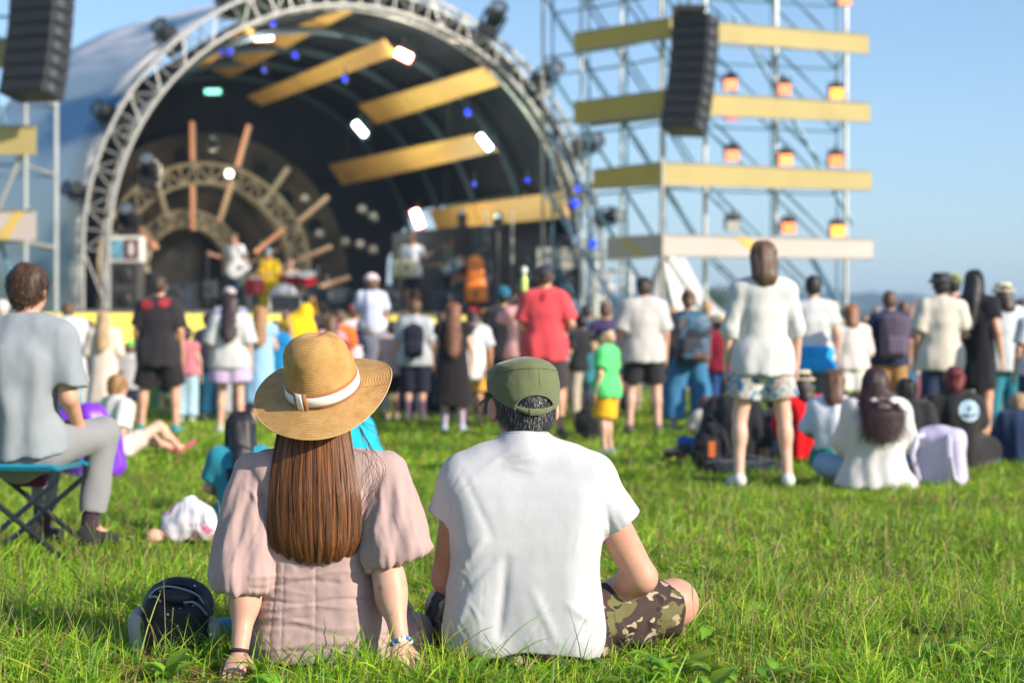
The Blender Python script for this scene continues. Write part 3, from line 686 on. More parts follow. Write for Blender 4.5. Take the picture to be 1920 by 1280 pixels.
# front arch truss
arch = empty('arch_truss', tuple(Fp(0, 0, 0)), 'silver lattice arch truss framing the mouth of the stage', 'truss')
def archpts(t, r, n=44): return [C0 + SA * t + SU * r - ZZ * 2.78 + SU * .0] + [C0 + SA * t + SU * r - ZZ * 1.2] + [St(t, math.pi * k / n, r) for k in range(n + 1)] + [C0 + SA * t - SU * r - ZZ * 1.2, C0 + SA * t - SU * r - ZZ * 2.78]
ch = [archpts(0, RI), archpts(0, RI + .5), archpts(.5, RI), archpts(.5, RI + .5)]
for i, c in enumerate(ch):
    b = MB(); b.tube(c, .045 if i < 2 else .03, 8); bld(b, 'chord', alu, arch, True)
def lace(A, B, r, st=1):
    b = MB()
    for i in range(0, len(A) - st, st):
        b.tube([A[i], B[i]], r, 6); b.tube([A[i], B[i + st]] if (i // st) % 2 else [B[i], A[i + st]], r, 6)
    return b
bld(lace(ch[0], ch[1], .018), 'front_lacing', alu, arch, True); bld(lace(ch[0], ch[2], .014), 'inner_lacing', alu, arch, True)
bld(lace(ch[1], ch[3], .014), 'outer_lacing', alu, arch, True)
for px, py in ((1078, 278), (1062, 255), (1050, 215), (1030, 180), (1095, 300)):     # rows of LED tubes clipped to the arch
    pass
# gold panels under the roof: photo corners at real distances
goldm = plain('gold_fabric', (.64, .37, .095), .55, 0, .10, .9)
def pan(cs, label):
    pts = [P(*c) for c in cs]; c = sum(pts, Vector()) / 4
    r = empty('ceiling_panel', tuple(c), label, 'panel', 'gold panels hanging under the stage roof')
    nn = (pts[1] - pts[0]).cross(pts[3] - pts[0]).normalized()
    b = MB(); b.prism(pts, nn * .05); bld(b, 'panel_face', goldm, r)
    for k in (.15, .85):
        t = MB(); a = pts[0].lerp(pts[1], k); t.tube([a, a + (Vector((a.x, a.y, a.z + .9)) - a)], .012, 5); bld(t, 'hanger', blackm, r)
    t = MB(); a, b_ = pts[0].lerp(pts[1], .37), pts[3].lerp(pts[2], .37); t.tube([a - nn * .005, b_ - nn * .005], .012, 5); bld(t, 'seam', plain('seam', (.28, .18, .05), .6), r)
    return r
pan([(462, 182, 43.5), (718, 76, 37.2), (740, 104, 37.2), (490, 199, 43.5)], 'gold ceiling panel second from the top, left of the upper red-rimmed lamp')
pan([(392, 130, 44), (632, 14, 37), (667, 20, 37), (432, 146, 44)], 'topmost long gold ceiling panel just under the crown of the arch')
pan([(671, 198, 43), (905, 128, 37.2), (936, 160, 37.2), (706, 233, 43)], 'gold ceiling panel right of the stage centre, above the white slanting lamp')
pan([(616, 310, 45), (888, 253, 38.4), (930, 284, 38.4), (642, 348, 45)], 'gold ceiling panel with a white lamp at its right end')
pan([(804, 394, 43.5), (1050, 360, 37.4), (1064, 408, 37.4), (818, 430, 43.5)], 'lowest gold panel above the guitarist on the right')
pan([(360, 118, 39.8), (462, 52, 37.4), (478, 60, 37.4), (385, 126, 39.8)], 'short orange-gold panel close behind the left haunch of the arch')
# sunburst trusses at the back
tan_ = plain('sand_painted_truss', (.46, .38, .26), .6, .1, .15, 3)
def semi(cpx, cpy, d, rr, wd, label, a0=-.15, a1=math.pi + .15):
    c = P(cpx, cpy, d); r = empty('backdrop_arch_truss', tuple(c), label, 'truss', 'half-round sand-coloured trusses behind the band')
    A = []
    for q, dy in ((rr, 0), (rr + wd, 0), (rr, .3), (rr + wd, .3)):
        pts = [c + SA * dy + (SU * math.cos(a0 + (a1 - a0) * k / 24) + ZZ * math.sin(a0 + (a1 - a0) * k / 24)) * q for k in range(25)]
        A.append(pts); b = MB(); b.tube(pts, .045, 7); bld(b, 'chord', tan_, r, True)
    bld(lace(A[0], A[1], .028), 'lacing', tan_, r, True); bld(lace(A[1], A[3], .02), 'depth_lacing', tan_, r, True)
semi(388, 508, 42.5, 2.2, .48, 'larger sand-coloured semicircular truss behind the band', -.5, math.pi + .1)
semi(352, 500, 42.8, 1.02, .38, 'smaller sand-coloured semicircular truss low behind the band')
def batten(x0, y0, x1, y1, d, c, label):
    a, b_ = P(x0, y0, d), P(x1, y1, d); r = empty('batten_light', tuple((a + b_) / 2), label, 'batten light', 'ray-like batten lights on the backdrop')
    off = Vector((0, -.12, 0)); n_ = (b_ - a).normalized(); L = (b_ - a).length; q = n_.to_track_quat('Z', 'Y').to_matrix()
    m = MB(); m.box((a + b_) / 2 + Vector((0, .05, 0)), (.17, .12, L), q); bld(m, 'housing', tan_, r, bevel=.02)
    m = MB(); k = max(4, int(L / .16))
    for i in range(k): m.box(a.lerp(b_, (i + .5) / k) + Vector((0, -.02, 0)), (.12, .04, L / k * .72), q)
    bld(m, 'led_strip', c, r)
OR = glow('orange_led', (.75, .22, .10), .55); OR2 = glow('faint_orange_led', (.6, .27, .16), .18); TN = plain('unlit_led', (.42, .35, .24), .5)
for a in [(360, 228, 361, 302, OR, 'upper upright orange batten at the top of the sunburst'), (361, 348, 362, 432, OR, 'lower upright orange batten below it'),
          (467, 234, 445, 312, OR, 'leaning orange batten right of the upright one'), (436, 338, 411, 416, OR2, 'dimmer leaning batten under the round white lamp'),
          (541, 314, 492, 382, TN, 'unlit sand-coloured batten pointing up right'), (616, 368, 560, 416, OR2, 'short batten at the outer right, half lit'),
          (535, 428, 478, 474, OR, 'bright orange batten right of the guitarist in white'), (622, 462, 560, 488, OR2, 'half-lit batten right of the shirtless drummer'),
          (556, 490, 440, 532, TN, 'long unlit batten crossing behind the drum kit'), (656, 520, 600, 538, OR2, 'low orange batten right of the drums'),
          (261, 426, 294, 466, OR, 'bright orange batten at the lower left of the sunburst'), (297, 352, 314, 412, TN, 'unlit batten left of the upright orange one')]:
    batten(a[0], a[1], a[2], a[3], 41.8, a[4], a[5])

# lamps
def spot(px, py, d, w_, h_, rot, c, strength, label, cat='lamp', rim=None, grp='glowing lamps inside the stage', name='stage_lamp', housing=None, power=0):
    c0 = P(px, py, d); r = empty(name, tuple(c0), label, cat, grp); q = Matrix.Rotation(rot, 3, 'Y')
    s = d / F; W, H_ = w_ * s * .86, h_ * s * .86
    m = MB(); m.box((0, .16, 0), (W * 1.25, .26, H_ * 1.25), q); m.build('housing', housing or blackm, r, bevel=.03)
    if power: L_ = bpy.data.lights.new('lamp_light', 'POINT'); L_.energy = power; L_.shadow_soft_size = .25; L_.color = (c[0], c[1] * .93, c[2] * .8); lo = bpy.data.objects.new('lamp_light', L_); C.objects.link(lo); lo.parent = r; lo.location = (0, -.45, -.25)
    if rim: m = MB(); m.box((0, .02, 0), (W * 1.12, .03, H_ * 1.22), q); m.build('rim', rim, r, bevel=.01)
    m = MB(); m.box((0, -.012, 0), (W, .03, H_), q); m.build('lens', glow('lamp_glow', c, strength), r, bevel=.012)
    m = MB(); m.tube([(-W * .62, .1, 0), (-W * .62, .12, H_ * 1.1), (W * .62, .12, H_ * 1.1), (W * .62, .1, 0)], .018, 5); m.tube([(0, .12, H_ * 1.1), (0, .12, H_ * 1.1 + .22)], .02, 5); m.build('yoke', blackm, r, True)
    return r
redrim = glow('red_glow', (1, .10, .02), 2.2); WH = (1, .97, .92)
spot(495, 68, 38, 36, 17, -.05, WH, 9, 'white lamp with orange-red rim at upper left of the arch', rim=redrim, power=60)
spot(757, 104, 37.5, 34, 17, .45, WH, 9, 'white lamp with red rim slanting beside the second gold panel', rim=redrim, power=95)
spot(783, 410, 41, 38, 16, 1.2, WH, 9, 'upright white lamp with red rim above the acoustic guitarist', rim=redrim, power=60)
spot(399, 172, 39.5, 34, 10, 0, (.25, .95, .72), 1.6, 'pale green lamp at the left under the arch')
spot(675, 242, 40, 36, 13, .85, (.75, 1, .93), 7, 'white-green slanting lamp above the fourth panel', power=95)
spot(909, 267, 38, 38, 13, .9, (.75, 1, .93), 8, 'white-green slanting lamp at the end of the fourth panel', power=95)
for px, py, rr_, lb in ((513, 45, 8, 'blue lamp above the upper left white lamp'), (414, 95, 9, 'blue lamp, left one of the close pair at upper left'), (431, 97, 8, 'blue lamp, right one of the close pair at upper left'), (553, 104, 8, 'blue lamp between the two top gold panels'), (495, 133, 6, 'dim blue lamp left of the second gold panel'),
                    (646, 148, 8, 'blue lamp between the second and third gold panels'), (877, 211, 9, 'blue lamp right of the third gold panel'), (989, 338, 7, 'small blue lamp at the right of the roof'), (889, 346, 6, 'small dim blue lamp above the lowest gold panel'),
                    (1084, 352, 11, 'blue lamp on the right leg of the arch, highest of three'), (1078, 381, 12, 'blue lamp on the right leg of the arch, middle of three'), (1110, 457, 13, 'blue lamp on the right leg of the arch, lowest of three')):
    r = empty('blue_lamp', tuple(P(px, py, 37.4)), lb, 'lamp', 'small blue lamps on the stage'); q = Matrix.Rotation(R(90), 3, 'X'); s = rr_ * .6 * 37.4 / F
    m = MB(); m.lathe([(.001, -.2), (s * 1.2, -.2), (s * 1.25, .0), (s * 1.05, .02)], (0, 0, 0), 14, q); m.build('barrel', blackm, r, True)
    m = MB(); m.lathe([(s * 1.04, .0), (s * .8, .03), (.001, .05)], (0, 0, 0), 14, q); m.build('lens', glow('blue_glow', (.01, .05, 1), 1.1 if rr_ > 7 else .5), r, True)
    m = MB(); m.tube([(0, .1, 0), (0, .12, .25)], .02, 5); m.build('bracket', blackm, r)
# moving heads clamped outside the arch and inside the stage
def mover(p, sz, ang, label, grp='moving-head lights clamped round the arch', lens=(.10, .13, .16)):
    r = empty('moving_head_light', tuple(p), label, 'stage light', grp); q = Matrix.Rotation(ang, 3, 'Y') @ Matrix.Rotation(.9, 3, 'X'); s = sz
    m = MB(); m.lathe([(.001, -.5 * s), (.3 * s, -.48 * s), (.36 * s, -.1 * s), (.33 * s, .3 * s), (.38 * s, .5 * s), (.30 * s, .5 * s)], (0, 0, 0), 14, q); m.build('head', blackm, r, True)
    m = MB(); m.lathe([(.30 * s, .47 * s), (.001, .5 * s)], (0, 0, 0), 14, q); m.build('lens', plain('lens_glass', lens, .1), r, True)
    m = MB(); q2 = Matrix.Rotation(ang, 3, 'Y')
    for sd in (-1, 1): m.box(q2 @ Vector((sd * .43 * s, .05 * s, -.22 * s)), (.1 * s, .24 * s, .7 * s), q2)
    m.box(q2 @ Vector((0, .05 * s, -.55 * s)), (.95 * s, .3 * s, .14 * s), q2); m.build('yoke', blackm, r, bevel=.01)
    m = MB(); m.box(q2 @ Vector((0, .05 * s, -.78 * s)), (.8 * s, .5 * s, .32 * s), q2); m.build('base', blackm, r, bevel=.02)
    return r
for px, py, d, sz, an, lb in ((308, 62, 35, .52, -.6, 'dark moving-head light on the upper left of the arch'), (196, 212, 34.2, .48, -.9, 'dark moving-head light on the left flank of the arch'), (138, 358, 33.7, .42, -1.2, 'dark moving-head light low on the left of the arch'),
                          (930, 28, 37.2, .55, .5, 'dark moving-head light on the upper right of the arch'), (1034, 135, 37.6, .52, .9, 'dark moving-head light on the right shoulder of the arch'), (1110, 268, 38, .5, 1.2, 'dark moving-head light on the right flank of the arch'), (1150, 405, 38.2, .46, 1.5, 'dark moving-head light low on the right of the arch'), (420, -2, 35.8, .45, -.3, 'dark moving-head light at the very top edge of the photo')):
    mover(P(px, py, d), sz, an, lb)
for px, py, sz, lb in ((279, 312, .85, 'black hanging stage light over the left sunburst'), (240, 405, .85, 'black hanging stage light above the framed case'), (400, 265, .35, 'small hanging light above the sunburst'), (866, 405, .4, 'round light hanging before the lowest gold panel'), (934, 412, .45, 'grey light on top of the lighting stand')):
    mover(P(px, py, 37 if sz > .5 else 38), sz * .62, 0, lb, 'lights hanging inside the stage')
# silver reflections: par cans along the roof
PCL = ['pair high behind the red-rimmed lamp, left can', 'pair high behind the red-rimmed lamp, right can', 'right side of the roof, upper can', 'right side of the roof, lower can', 'beside the lowest white lamp, left can', 'beside the lowest white lamp, right can', 'right of the unlit battens, alone', 'just above the half-lit outer batten', 'right end of the sunburst', 'dark columns behind the acoustic guitarist, left can', 'dark columns behind the acoustic guitarist, right can']
for k, (px, py) in enumerate(((795, 118), (818, 112), (986, 250), (1000, 300), (680, 395), (700, 408), (648, 455), (573, 375), (600, 440), (676, 460), (700, 470))):
    r = empty('par_can', tuple(P(px, py, 40)), 'small dark stage can: ' + PCL[k], 'lamp', 'par cans in the shadow of the stage roof'); q = Matrix.Rotation(R(70), 3, 'X')
    m = MB(); m.lathe([(.001, -.15), (.09, -.14), (.11, .12), (.09, .12)], (0, 0, 0), 12, q); m.build('barrel', plain('par_can_metal', (.12, .11, .10), .4, .5), r, True); m = MB(); m.lathe([(.09, .1), (.001, .11)], (0, 0, 0), 12, q); m.build('lens', plain('par_glass', (.22, .19, .16), .25), r, True)
lamp_r = empty('stage_lamp', tuple(P(430, 326, 40)), 'round white lamp between the two leaning orange battens', 'lamp', 'glowing lamps inside the stage')
m = MB(); m.lathe([(.001, -.12), (.12, -.1), (.12, 0)], (0, 0, 0), 14, Matrix.Rotation(R(90), 3, 'X')); m.build('barrel', blackm, lamp_r, True)
m = MB(); m.lathe([(.085, 0), (.001, .03)], (0, 0, 0), 14, Matrix.Rotation(R(90), 3, 'X')); m.build('lens', glow('white_glow', (1, .93, .8), 1.2), lamp_r, True)
L_ = bpy.data.lights.new('lamp_light', 'POINT'); L_.energy = 110; L_.shadow_soft_size = .2; L_.color = (1, .85, .65); lo = bpy.data.objects.new('lamp_light', L_); C.objects.link(lo); lo.parent = lamp_r; lo.location = (-.3, -.6, .1)
# side drape at right + speaker racks etc.
b = MB(); b.prism([Fp(1.0, 4.9, DECK + .02), Fp(4.2, 4.95, DECK + .02), Fp(4.2, 4.95, 4.2), Fp(1.0, 4.9, 4.2)], SU * .05)
o = b.build('side_drape', blackcloth); tag(o, 'black drape closing the right side of the stage', 'drape')
b = MB(); b.prism([Fp(4.4, 2.4, DECK + .02), Fp(4.4, 4.9, DECK + .02), Fp(4.4, 4.9, 3.9), Fp(4.4, 2.4, 3.6)], SA * .05)
o = b.build('rear_drape', blackcloth); tag(o, 'black drape behind the equipment on the right half of the stage', 'drape')
def boxthing(name, px, py, d, w_, h_, dep, m_, label, cat, front=None, grp=None, yaw=0, grilles=1):
    """px,py = bottom centre in the photo; a cabinet with body, grille and edge trim"""
    c = P(px, py, d); r = empty(name, tuple(c), label, cat, grp, yaw)
    b = MB(); b.box((0, dep / 2, h_ / 2), (w_, dep, h_)); b.build('cabinet', m_, r, bevel=.02)
    for g in range(grilles):
        hh = h_ / grilles; b = MB(); b.box((0, -.004, hh * (g + .5)), (w_ * .86, .02, hh * .8)); b.build('grille', front or darkg, r, bevel=.004)
        b = MB(); b.lathe([(min(w_, hh) * .3, 0), (min(w_, hh) * .25, .02), (.02, .03), (.001, .02)], (0, -.016, hh * (g + .5)), 16, Matrix.Rotation(R(90), 3, 'X')); b.build('speaker_cone', blackm, r, True)
    return r
boxthing('speaker_stack', 232, 585, 36, .62, 1.05, .6, plain('cab', (.05, .048, .048), .7), 'tall dark grey speaker stack behind the left foot of the arch', 'speaker', grilles=2)
r = empty('framed_case', tuple(P(234, 492, 36)), 'white-framed case with a blue and brown front on top of the speaker stack', 'case')
b = MB(); b.box((0, .2, .28), (.72, .4, .56)); b.build('case_body', plain('case_white', (.62, .62, .6), .5), r, bevel=.03)
b = MB(); b.box((-.17, -.01, .28), (.28, .02, .4)); b.build('blue_panel', plain('bluep', (.12, .3, .42), .5, var=.5, scale=5), r)
b = MB(); b.box((.14, -.01, .28), (.3, .02, .42)); b.build('brown_panel', plain('brownp', (.12, .03, .025), .5), r); b = MB(); b.box((.14, -.026, .28), (.1, .012, .26)); b.build('white_inset', plain('wi', (.6, .6, .58), .5), r)
for px, py, w_, h_, lb, cl in ((690, 582, .75, .42, 'black wedge monitor right of the drum kit', None), (612, 575, .9, .4, 'blue-black wedge monitor by the drummer', None), (838, 583, .9, .45, 'wide dark wedge monitor before the man in the black hat', None), (735, 580, .35, .55, 'small black cabinet left of the acoustic guitarist', None), (330, 584, .9, .62, 'dark cabinet on the left of the stage', None),
                           (905, 500, .45, .9, 'black rack behind the orange cases', None), (1010, 520, .55, .5, 'black cabinet at the right of the stage', None), (1065, 560, .7, .6, 'black road case stacked at the right of the stage', None), (985, 575, .5, .5, 'black road case beside the lighting stands', None), (1050, 470, .5, .35, 'black cabinet high on the right rack', None), (392, 560, .3, .4, 'small black amplifier behind the left guitarist', None)):
    boxthing('stage_cabinet', px, py if py > 540 else 585, 37.5 if px > 700 else 36.4, w_, h_ if py > 540 else h_ + (585 - py) / 85, .5, blackm, lb, 'speaker', front=plain('bluish_grille', (.035, .045, .06), .6), grp='black cabinets and monitors on the stage')
boxthing('guitar_amplifier', 864, 568, 38, .62, .62, .35, plain('orange_vinyl', (.75, .16, .025), .5), 'orange guitar amplifier with a beige speaker cloth', 'amplifier', front=plain('beige_cloth', (.4, .28, .18), .8))
r = boxthing('amplifier_head', 870, 516, 38, .55, .28, .3, plain('orange_vinyl', (.7, .15, .03), .5), 'orange amplifier head resting on the orange amplifier', 'amplifier', front=plain('head_plate', (.12, .09, .12), .5))
S_ = S(); S_.cap((0, 0, .02), (0, 0, .1), .24, .24, k=.03, sy=2.2); S_.cap((0, 0, .24), (0, 0, .34), .23, .21, k=.05, sy=2.2); S_.cap((0, 0, .58), (0, 0, .72), .18, .17, k=.09, sy=2.2, ); S_.plane((0, 0, -.1), (0, 0, -1))
r = empty('guitar_case', tuple(P(893, 557, 36.9)), 'bright orange guitar case standing upright on the stage', 'guitar case'); sobj('case_body', S_, .02, plain('orange_shell', (1., .22, .01), .4), r)
b = MB(); b.box((0, -.12, .06), (.05, .02, .16)); b.build('latch', blackm, r)
# poster rack
r = empty('poster_board', tuple(P(1046, 506, 37.5)), 'dark board with pale printed sheets at the back right of the stage', 'board')
b = MB(); b.box((0, 0, .25), (1.0, .05, .6)); b.build('board', blackm, r)
for x_, w_ in ((-.36, .22), (-.1, .26), (.2, .26), (.42, .1)): b = MB(); b.box((x_, -.03, .26), (w_, .01, .46)); b.build('sheet', plain('pale_print', (.35, .33, .31), .7, var=.5, scale=7), r)
def stand(px, d, h_, label, name='microphone_stand', boom=True, m_=None, base=None, cat='stand', grp='stands on the stage'):
    c = P(px, 0, d); c.z = base if base is not None else DECK; r = empty(name, tuple(c), label, cat, grp); rp_ = .03 if m_ else .013; m_ = m_ or blackm
    b = MB(); b.tube([(0, 0, 0), (0, 0, h_)], rp_, 6); b.build('pole', m_, r, True)
    b = MB()
    for k in range(3): a = k * 2.09; b.tube([(0, 0, .3), (math.cos(a) * .35, math.sin(a) * .35, .01)], .014, 5)
    b.build('tripod_base', m_, r, True)
    if boom:
        b = MB(); b.tube([(0, 0, h_), (.35, -.1, h_ + .12)], .012, 5); b.build('boom', m_, r); b = MB(); b.lathe([(.001, -.06), (.03, -.03), (.03, .02), (.001, .05)], (.35, -.1, h_ + .12), 8); b.build('microphone', plain('mic', (.1, .1, .1), .3, .6), r, True)
    return r
stand(389, 36, 1.25, 'microphone stand left of the guitarist in white', boom=True); stand(460, 35.6, 1.35, 'microphone stand before the left guitarist'); stand(750, 36.8, 1.5, 'microphone stand beside the acoustic guitarist')
for px, lb in ((934, 'tall silver lighting stand, left of the close pair'), (960, 'tall silver lighting stand, right of the close pair'), (910, 'thin dark stand left of the silver pair')): stand(px, 38, 2.3, lb, 'lighting_stand', False, alu)
# drum kit
dk = empty('drum_kit', tuple(P(530, 580, 37.2)), 'red drum kit with cymbals behind the shirtless drummer', 'drum kit'); dk.location.z = DECK
redd = plain('red_shell', (.5, .01, .02), .25); chrome = plain('chrome', (.7, .7, .7), .15, .9)
def drum(p, r_, h_, rot, nm='drum'):
    q = Matrix.Rotation(rot, 3, 'X'); b = MB(); b.lathe([(.001, 0), (r_, 0), (r_, h_), (.001, h_)], p, 18, q); o = b.build(nm, redd, dk, True)
    b = MB(); b.lathe([(r_ * 1.03, h_ * .94), (r_ * 1.05, h_), (r_ * .9, h_ + .01), (.001, h_ + .01)], p, 18, q); b.build('drum_head', plain('drumskin', (.7, .68, .66), .4), o, True)
drum((-.6, 0, .42), .24, .36, 0); drum((.05, .2, .3), .28, .42, R(80), 'bass_drum'); drum((.55, -.1, .68), .19, .2, R(25)); drum((.2, .25, .72), .17, .18, R(25)); drum((-.3, .3, .7), .17, .18, R(20))
for x_, z_ in ((-.75, 1.1), (.75, 1.05), (.95, .85)): b = MB(); b.lathe([(.001, .03), (.05, .015), (.24, 0), (.001, .01)], (x_, .2, z_), 18); o = b.build('cymbal', plain('bronze', (.6, .5, .3), .25, .8), dk, True); b = MB(); b.tube([(x_, .2, 0), (x_, .2, z_)], .012, 5); b.build('cymbal_stand', chrome, dk)
b = MB(); 
rr = empty('silver_frame', tuple(P(537, 583, 35.2)), 'silver-edged black road case before the drummer', 'case'); rr.location.z = DECK
b.box((0, 0, .18), (.6, .3, .3)); b.build('case_body', blackm, rr); b = MB()
for p_ in (((-.33, -.16, 0), (-.33, -.16, .36), (.33, -.16, .36), (.33, -.16, 0)),): b.tube(p_, .03, 6)
b.build('edge_trim', chrome, rr, True)
# ---------------- band ----------------
def onstage(label, px, topy, pxm, J, **k):
    d = F / pxm; zt = CAMH + (640 - topy) / pxm; H = zt - DECK - .03; return person(label, (px - 960) / pxm, d, H, J=J, z=DECK, group='band on the stage', h=.02, **k)
def guitar(px, py, d, ang, c, label, acoustic=False):
    r = empty('guitar', tuple(P(px, py, d)), label, 'guitar'); M = Matrix.Rotation(ang, 3, 'Y')
    s_ = S(); m1 = 1.25 if acoustic else 1
    s_.cap(M @ Vector((-.1, 0, 0)), M @ Vector((-.06, 0, 0)), .17 * m1, .17 * m1, k=.04, sy=3.2); s_.cap(M @ Vector((.12, 0, 0)), M @ Vector((.14, 0, 0)), .13 * m1, .13 * m1, k=.06, sy=3.2)
    sobj('guitar_body', s_, .018, plain('guitar_finish', c, .25), r)
    b = MB(); b.box(M @ Vector((.5, -.02, 0)), (.66, .03, .05), M); b.build('neck', plain('neck_wood', (.2, .12, .06), .4), r)
    b = MB(); b.box(M @ Vector((.9, -.02, 0)), (.16, .025, .09), M); b.build('headstock', plain('head_wood', (.1, .06, .03), .4), r, bevel=.01)
    b = MB(); b.lathe([(.001, 0), (.05, 0), (.05, .01), (.001, .01)], M @ Vector((.06, -.085 if acoustic else -.06, 0)), 14, Matrix.Rotation(R(90), 3, 'X')); b.build('sound_hole' if acoustic else 'pickup', blackm, r)
    return r
DN = (.05, .09, .17)
onstage('guitarist in white t-shirt and dark jeans playing at the left of the stage', 440, 434, 86, pose_stand('guitar', 'neck'), yaw=R(150), top=dict(c=(.72, .72, .74), sleeve=.6, hem=.84), bot=dict(c=(.03, .06, .09), len=1.85, name='jeans'), hair=((.05, .03, .02), 'short'), shoes=(.1, .1, .1), eyes=True, skin=2)
guitar(446, 504, 36.55, -.45, (.7, .7, .68), 'white electric guitar held by the left guitarist')
onstage('musician in a bright yellow outfit and light blue cap beside the drums', 505, 468, 86, pose_stand('front', 'bent', .16), yaw=R(170), top=dict(c=(.85, .55, .01), sleeve=1.8, hem=.8, pad=.03), bot=dict(c=(.85, .58, .01), len=1.95, pad=.04), hair=((.1, .07, .04), 'short'), hat=('beanie', (.3, .5, .7)), shoes=(.4, .3, .1), eyes=True)
J = pose_sit('knees', 'bent', 'bent'); J = {k: (v if k == 'top' else (v[0], v[1], v[2] + .5)) for k, v in J.items()}; J['anL'] = (-.2, .45, .08); J['anR'] = (.2, .45, .08); J['toL'] = (-.2, .6, .03); J['toR'] = (.2, .6, .03); J['knL'] = (-.2, .42, .52); J['knR'] = (.2, .42, .52); J['top'] = 1.43
person('shirtless long-haired drummer with a tattooed arm sitting behind the drum kit', (545 - 960) / 85, F / 85 - .1, 1.22, yaw=R(185), J=J, z=DECK, group='band on the stage', h=.02, bot=dict(c=(.25, .08, .08), len=1, name='shorts'), hair=((.14, .08, .04), 'mid'), shoes=(.1, .1, .1), eyes=True, skin=1)
st_ = empty('drum_stool', ((545 - 960) / 85, F / 85 - .05, DECK), 'small black round drum stool under the drummer', 'stool'); b = MB(); b.lathe([(.001, .5), (.17, .5), (.18, .55), (.001, .56)], (0, 0, -.06), 16); b.build('seat', blackm, st_, True); b = MB(); b.tube([(0, 0, 0), (0, 0, .45)], .03, 8); b.build('leg', chrome, st_)
onstage('guitarist in white t-shirt and black shorts with a cream acoustic guitar', 773, 434, 84, pose_stand('neck', 'guitar', .1), yaw=R(175), top=dict(c=(.78, .76, .8), sleeve=.6, hem=.8), bot=dict(c=(.03, .03, .04), len=.9), hair=((.1, .05, .03), 'short'), shoes=(.3, .3, .3), eyes=True, skin=0)
guitar(758, 502, 37.35, -.1, (.72, .6, .36), 'cream acoustic guitar held by the right guitarist', True)
onstage('musician in dark jacket and wide black hat turned to the right', 838, 441, 84, pose_stand('bent', 'bent', .1, .05), yaw=R(-95), top=dict(c=(.035, .04, .035), sleeve=1.7, hem=.75, pad=.04), bot=dict(c=(.03, .03, .035), len=1.95), hair=((.04, .03, .02), 'mid'), hat=('straw', (.02, .018, .016)), shoes=(.05, .05, .05), eyes=True)
guitar(848, 500, 37.4, -.5, (.12, .16, .2), 'dark blue guitar of the musician in the black hat')
onstage('stagehand in a pale shirt half hidden behind equipment', 1030, 470, 80, pose_stand('down', 'down'), yaw=R(180), top=dict(c=(.35, .3, .3), sleeve=.7), bot=dict(c=(.03, .03, .03)), hair=((.04, .03, .02), 'short'), shoes=(.05, .05, .05), eyes=True)
# ---------------- scaffold towers with banners and line arrays ----------------
steel = plain('galvanised_tube', (.42, .43, .42), .4, .5, .15, 3); bsteel = plain('blue_grey_brace', (.10, .20, .28), .5, .3, .15, 3)
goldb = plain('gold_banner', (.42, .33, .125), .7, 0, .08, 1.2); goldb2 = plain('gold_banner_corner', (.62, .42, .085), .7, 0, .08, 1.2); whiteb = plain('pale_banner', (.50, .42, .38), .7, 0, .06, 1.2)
tw = empty('scaffold_tower', (P(1240, 0, 32).x, 32, 0), 'tall open scaffold tower right of the stage with blue braces', 'scaffold tower')
CX, LX, RX = P(1240, 0, 32).x, P(1060, 0, 33.4).x, P(1600, 0, 33.4).x
def pole(x, y, m=steel, r=.035, z1=9.2, nm='upright'): b = MB(); b.tube([(x, y, 0), (x, y, z1)], r, 8); bld(b, nm, m, tw, True)
front = [(P(px, 0, d).x, d) for px, d in ((1018, 34.6), (1090, 34.0), (1165, 33.3), (1240, 32.3), (1322, 33.0), (1455, 33.4), (1586, 33.8))]
back = [(x + .25, y + 2.2) for x, y in front]
for i, (x, y) in enumerate(front): pole(x, y, steel if i not in (0, 3) else alud, .045 if i in (4, 5, 6) else .03)
for x, y in back: pole(x, y, bsteel, .028)
lev = [.1, 1.45, 2.78, 4.1, 5.42, 6.74, 8.06, 9.15]
for row, nm in ((front, 'front_ledger'), (back, 'back_ledger')):
    for z in lev:
        b = MB(); b.tube([(x, y, z) for x, y in row], .024, 6); bld(b, nm, steel if row is front else bsteel, tw)
for (x0, y0), (x1, y1) in zip(front, back):
    for z in lev: b = MB(); b.tube([(x0, y0, z), (x1, y1, z)], .022, 6); bld(b, 'transom', bsteel, tw)
for row, off in ((front, 0), (back, 1)):
    for i in range(len(row) - 1):
        (x0, y0), (x1, y1) = row[i], row[i + 1]
        for k in range(len(lev) - 1): b = MB(); b.tube([(x0, y0 + .06, lev[k + 1]), (x1, y1 + .06, lev[k])], .028 if off else .022, 6); bld(b, 'diagonal_brace', bsteel, tw)
b = MB(); b.tube([P(1375, 30, 34.6), P(1600, 420, 34.6)], .045, 6); b.tube([P(1520, 480, 34.6), P(1590, 600, 34.2)], .06, 6); bld(b, 'raking_shore', bsteel, tw)
for z in (8.06, 5.42):
    b = MB(); b.prism([(front[1][0], 33.6, z + .05), (front[3][0] + .4, 32.4, z + .05), (back[3][0], 34.4, z + .05), (back[1][0], 35.6, z + .05)], (0, 0, .05)); bld(b, 'platform', alud, tw)
